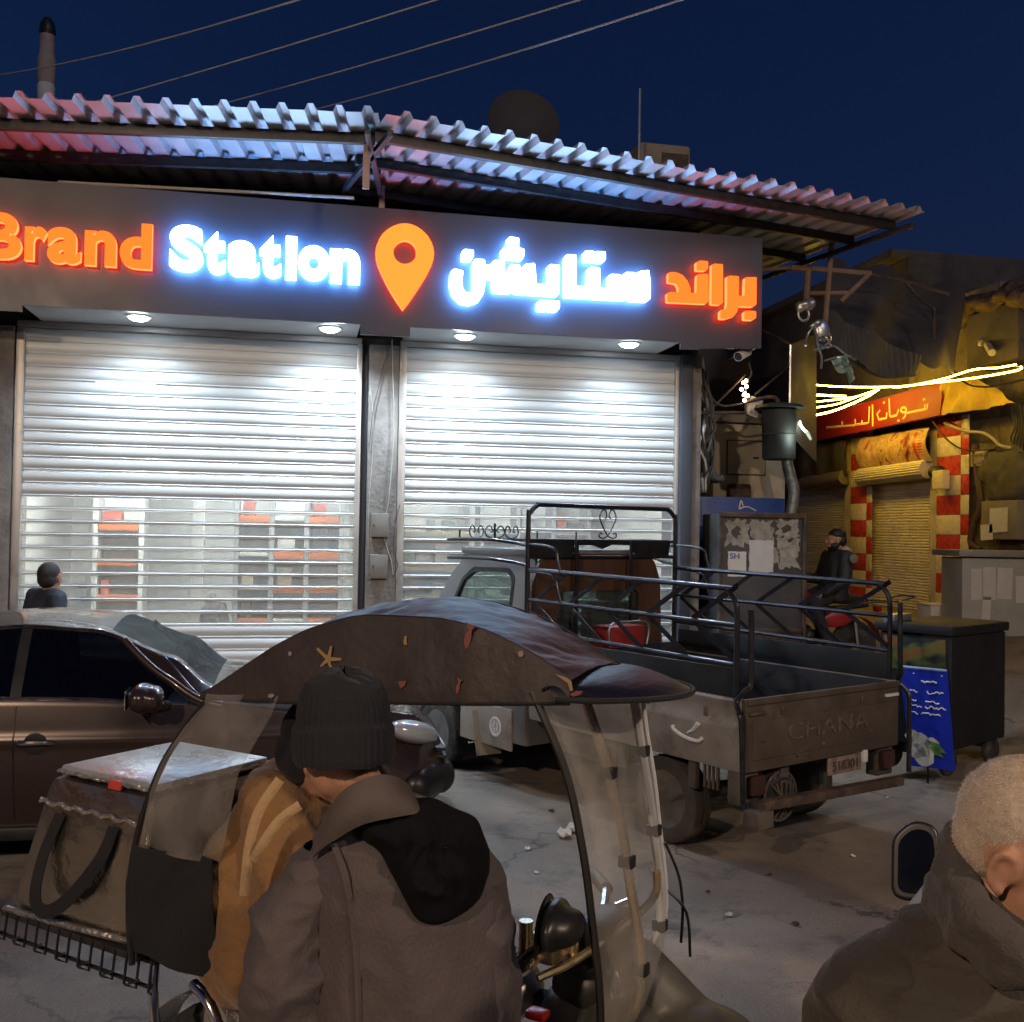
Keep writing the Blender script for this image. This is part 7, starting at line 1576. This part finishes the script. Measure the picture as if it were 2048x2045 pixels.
# --- motorbike whose mirror shows beside the grey-haired person
b3 = at(1990, 2300, 1.55); b3.z = 0
bike3 = thing('motorbike', 'dark motorbike at the right edge whose black mirror shows beside the grey-haired person', 'motorbike', (b3.x-.10, b3.y+.55, 0), R(-62))
motorbike(bike3, M['black'], .28, 1.55, True, 1.38, 1.08, (False, False))
B3I = (Matrix.Translation(bike3.location) @ Matrix.Rotation(R(-62), 4, 'Z')).inverted()
mc = B3I @ at(1832, 1722, 1.62)
st = tubeL(bike3, 'mirror_stalk', [Vector((1.36, -.24, 1.10)), (Vector((1.36, -.24, 1.10))+mc)/2+Vector((0, 0, .02)), mc+Vector((0, 0, -.05))], .009, M['black'], 8, 4)
camdir = (B3I.to_3x3() @ (CAM-at(1832, 1722, 1.62))).normalized()
q3 = frame3(-camdir).to_4x4()
lpz = round_loop([(-.030, -.052), (-.014, -.056), (.026, -.050), (.030, .02), (.026, .052), (-.004, .056), (-.030, .030)], .014)
me = plate([lpz], .03, .006); me.transform(Matrix.Translation(mc) @ q3 @ Matrix.Rotation(R(90), 4, 'X')); me.materials.append(M['black']); mo = link('mirror', me, st)
me = plate([[(x*.88, y*.88) for x, y in lpz]], .003); me.transform(Matrix.Translation(mc+camdir*.024) @ q3 @ Matrix.Rotation(R(90), 4, 'X')); me.materials.append(mk('dark_mirror', (.05, .05, .055), .08, .9, var=.1)); link('mirror_glass', me, mo)

# ================================================================== LITTER
def litter(label, px, py, size, mat, seed, flat=.5, cat='scrap', name='paper_scrap'):
    p = onZ(px, py, 0.0); p.z = ground_z(p.x, p.y)+.004; rn = random.Random(seed); bm = bmesh.new(); bmesh.ops.create_icosphere(bm, subdivisions=2, radius=size)
    for v in bm.verts: v.co = Vector((v.co.x*rn.uniform(.6, 1.3), v.co.y*rn.uniform(.6, 1.2), (v.co.z+size)*flat*rn.uniform(.3, 1.1)))
    me = bpy.data.meshes.new(name); bm.to_mesh(me); bm.free(); me.materials.append(mat); o = link(name, me); o.location = p; tag(o, label, cat, 'scraps on the road'); return o
litter('crumpled white tissue on the road beside the windshield', 1128, 1675, .055, M['paper'], 1, .7, 'tissue', 'tissue'); litter('second white tissue scrap touching the crumpled tissue', 1147, 1665, .045, M['paper'], 2, 1.0, 'tissue', 'tissue')
for i, (x, y, s_, l) in enumerate(((1457, 1833, .02, 'white cigarette stub on the road right of the windshield'), (1592, 1852, .02, 'dark scrap on the road in front of the truck'), (1707, 1715, .016, 'small pale scrap in the brown shaded patch of road'), (1103, 1624, .022, 'grey stone on the road near the truck front wheel'),
    (1055, 1700, .02, 'dark pebble left of the white tissue'), (1072, 1748, .016, 'small dark speck on the road below the white tissue'), (1416, 1786, .014, 'small brown pebble right of the windshield'), (1775, 1598, .016, 'tiny white scrap on the road behind the truck bumper'), (1540, 1752, .014, 'dark pebble in the brown shaded road patch'))):
    litter(l, x, y, s_, M['paper'] if 'white' in l or 'pale' in l else M['rust'], 20+i, .5, *(('pebble', 'pebble') if 'pebble' in l or 'stone' in l or 'speck' in l else ('scrap', 'paper_scrap')))
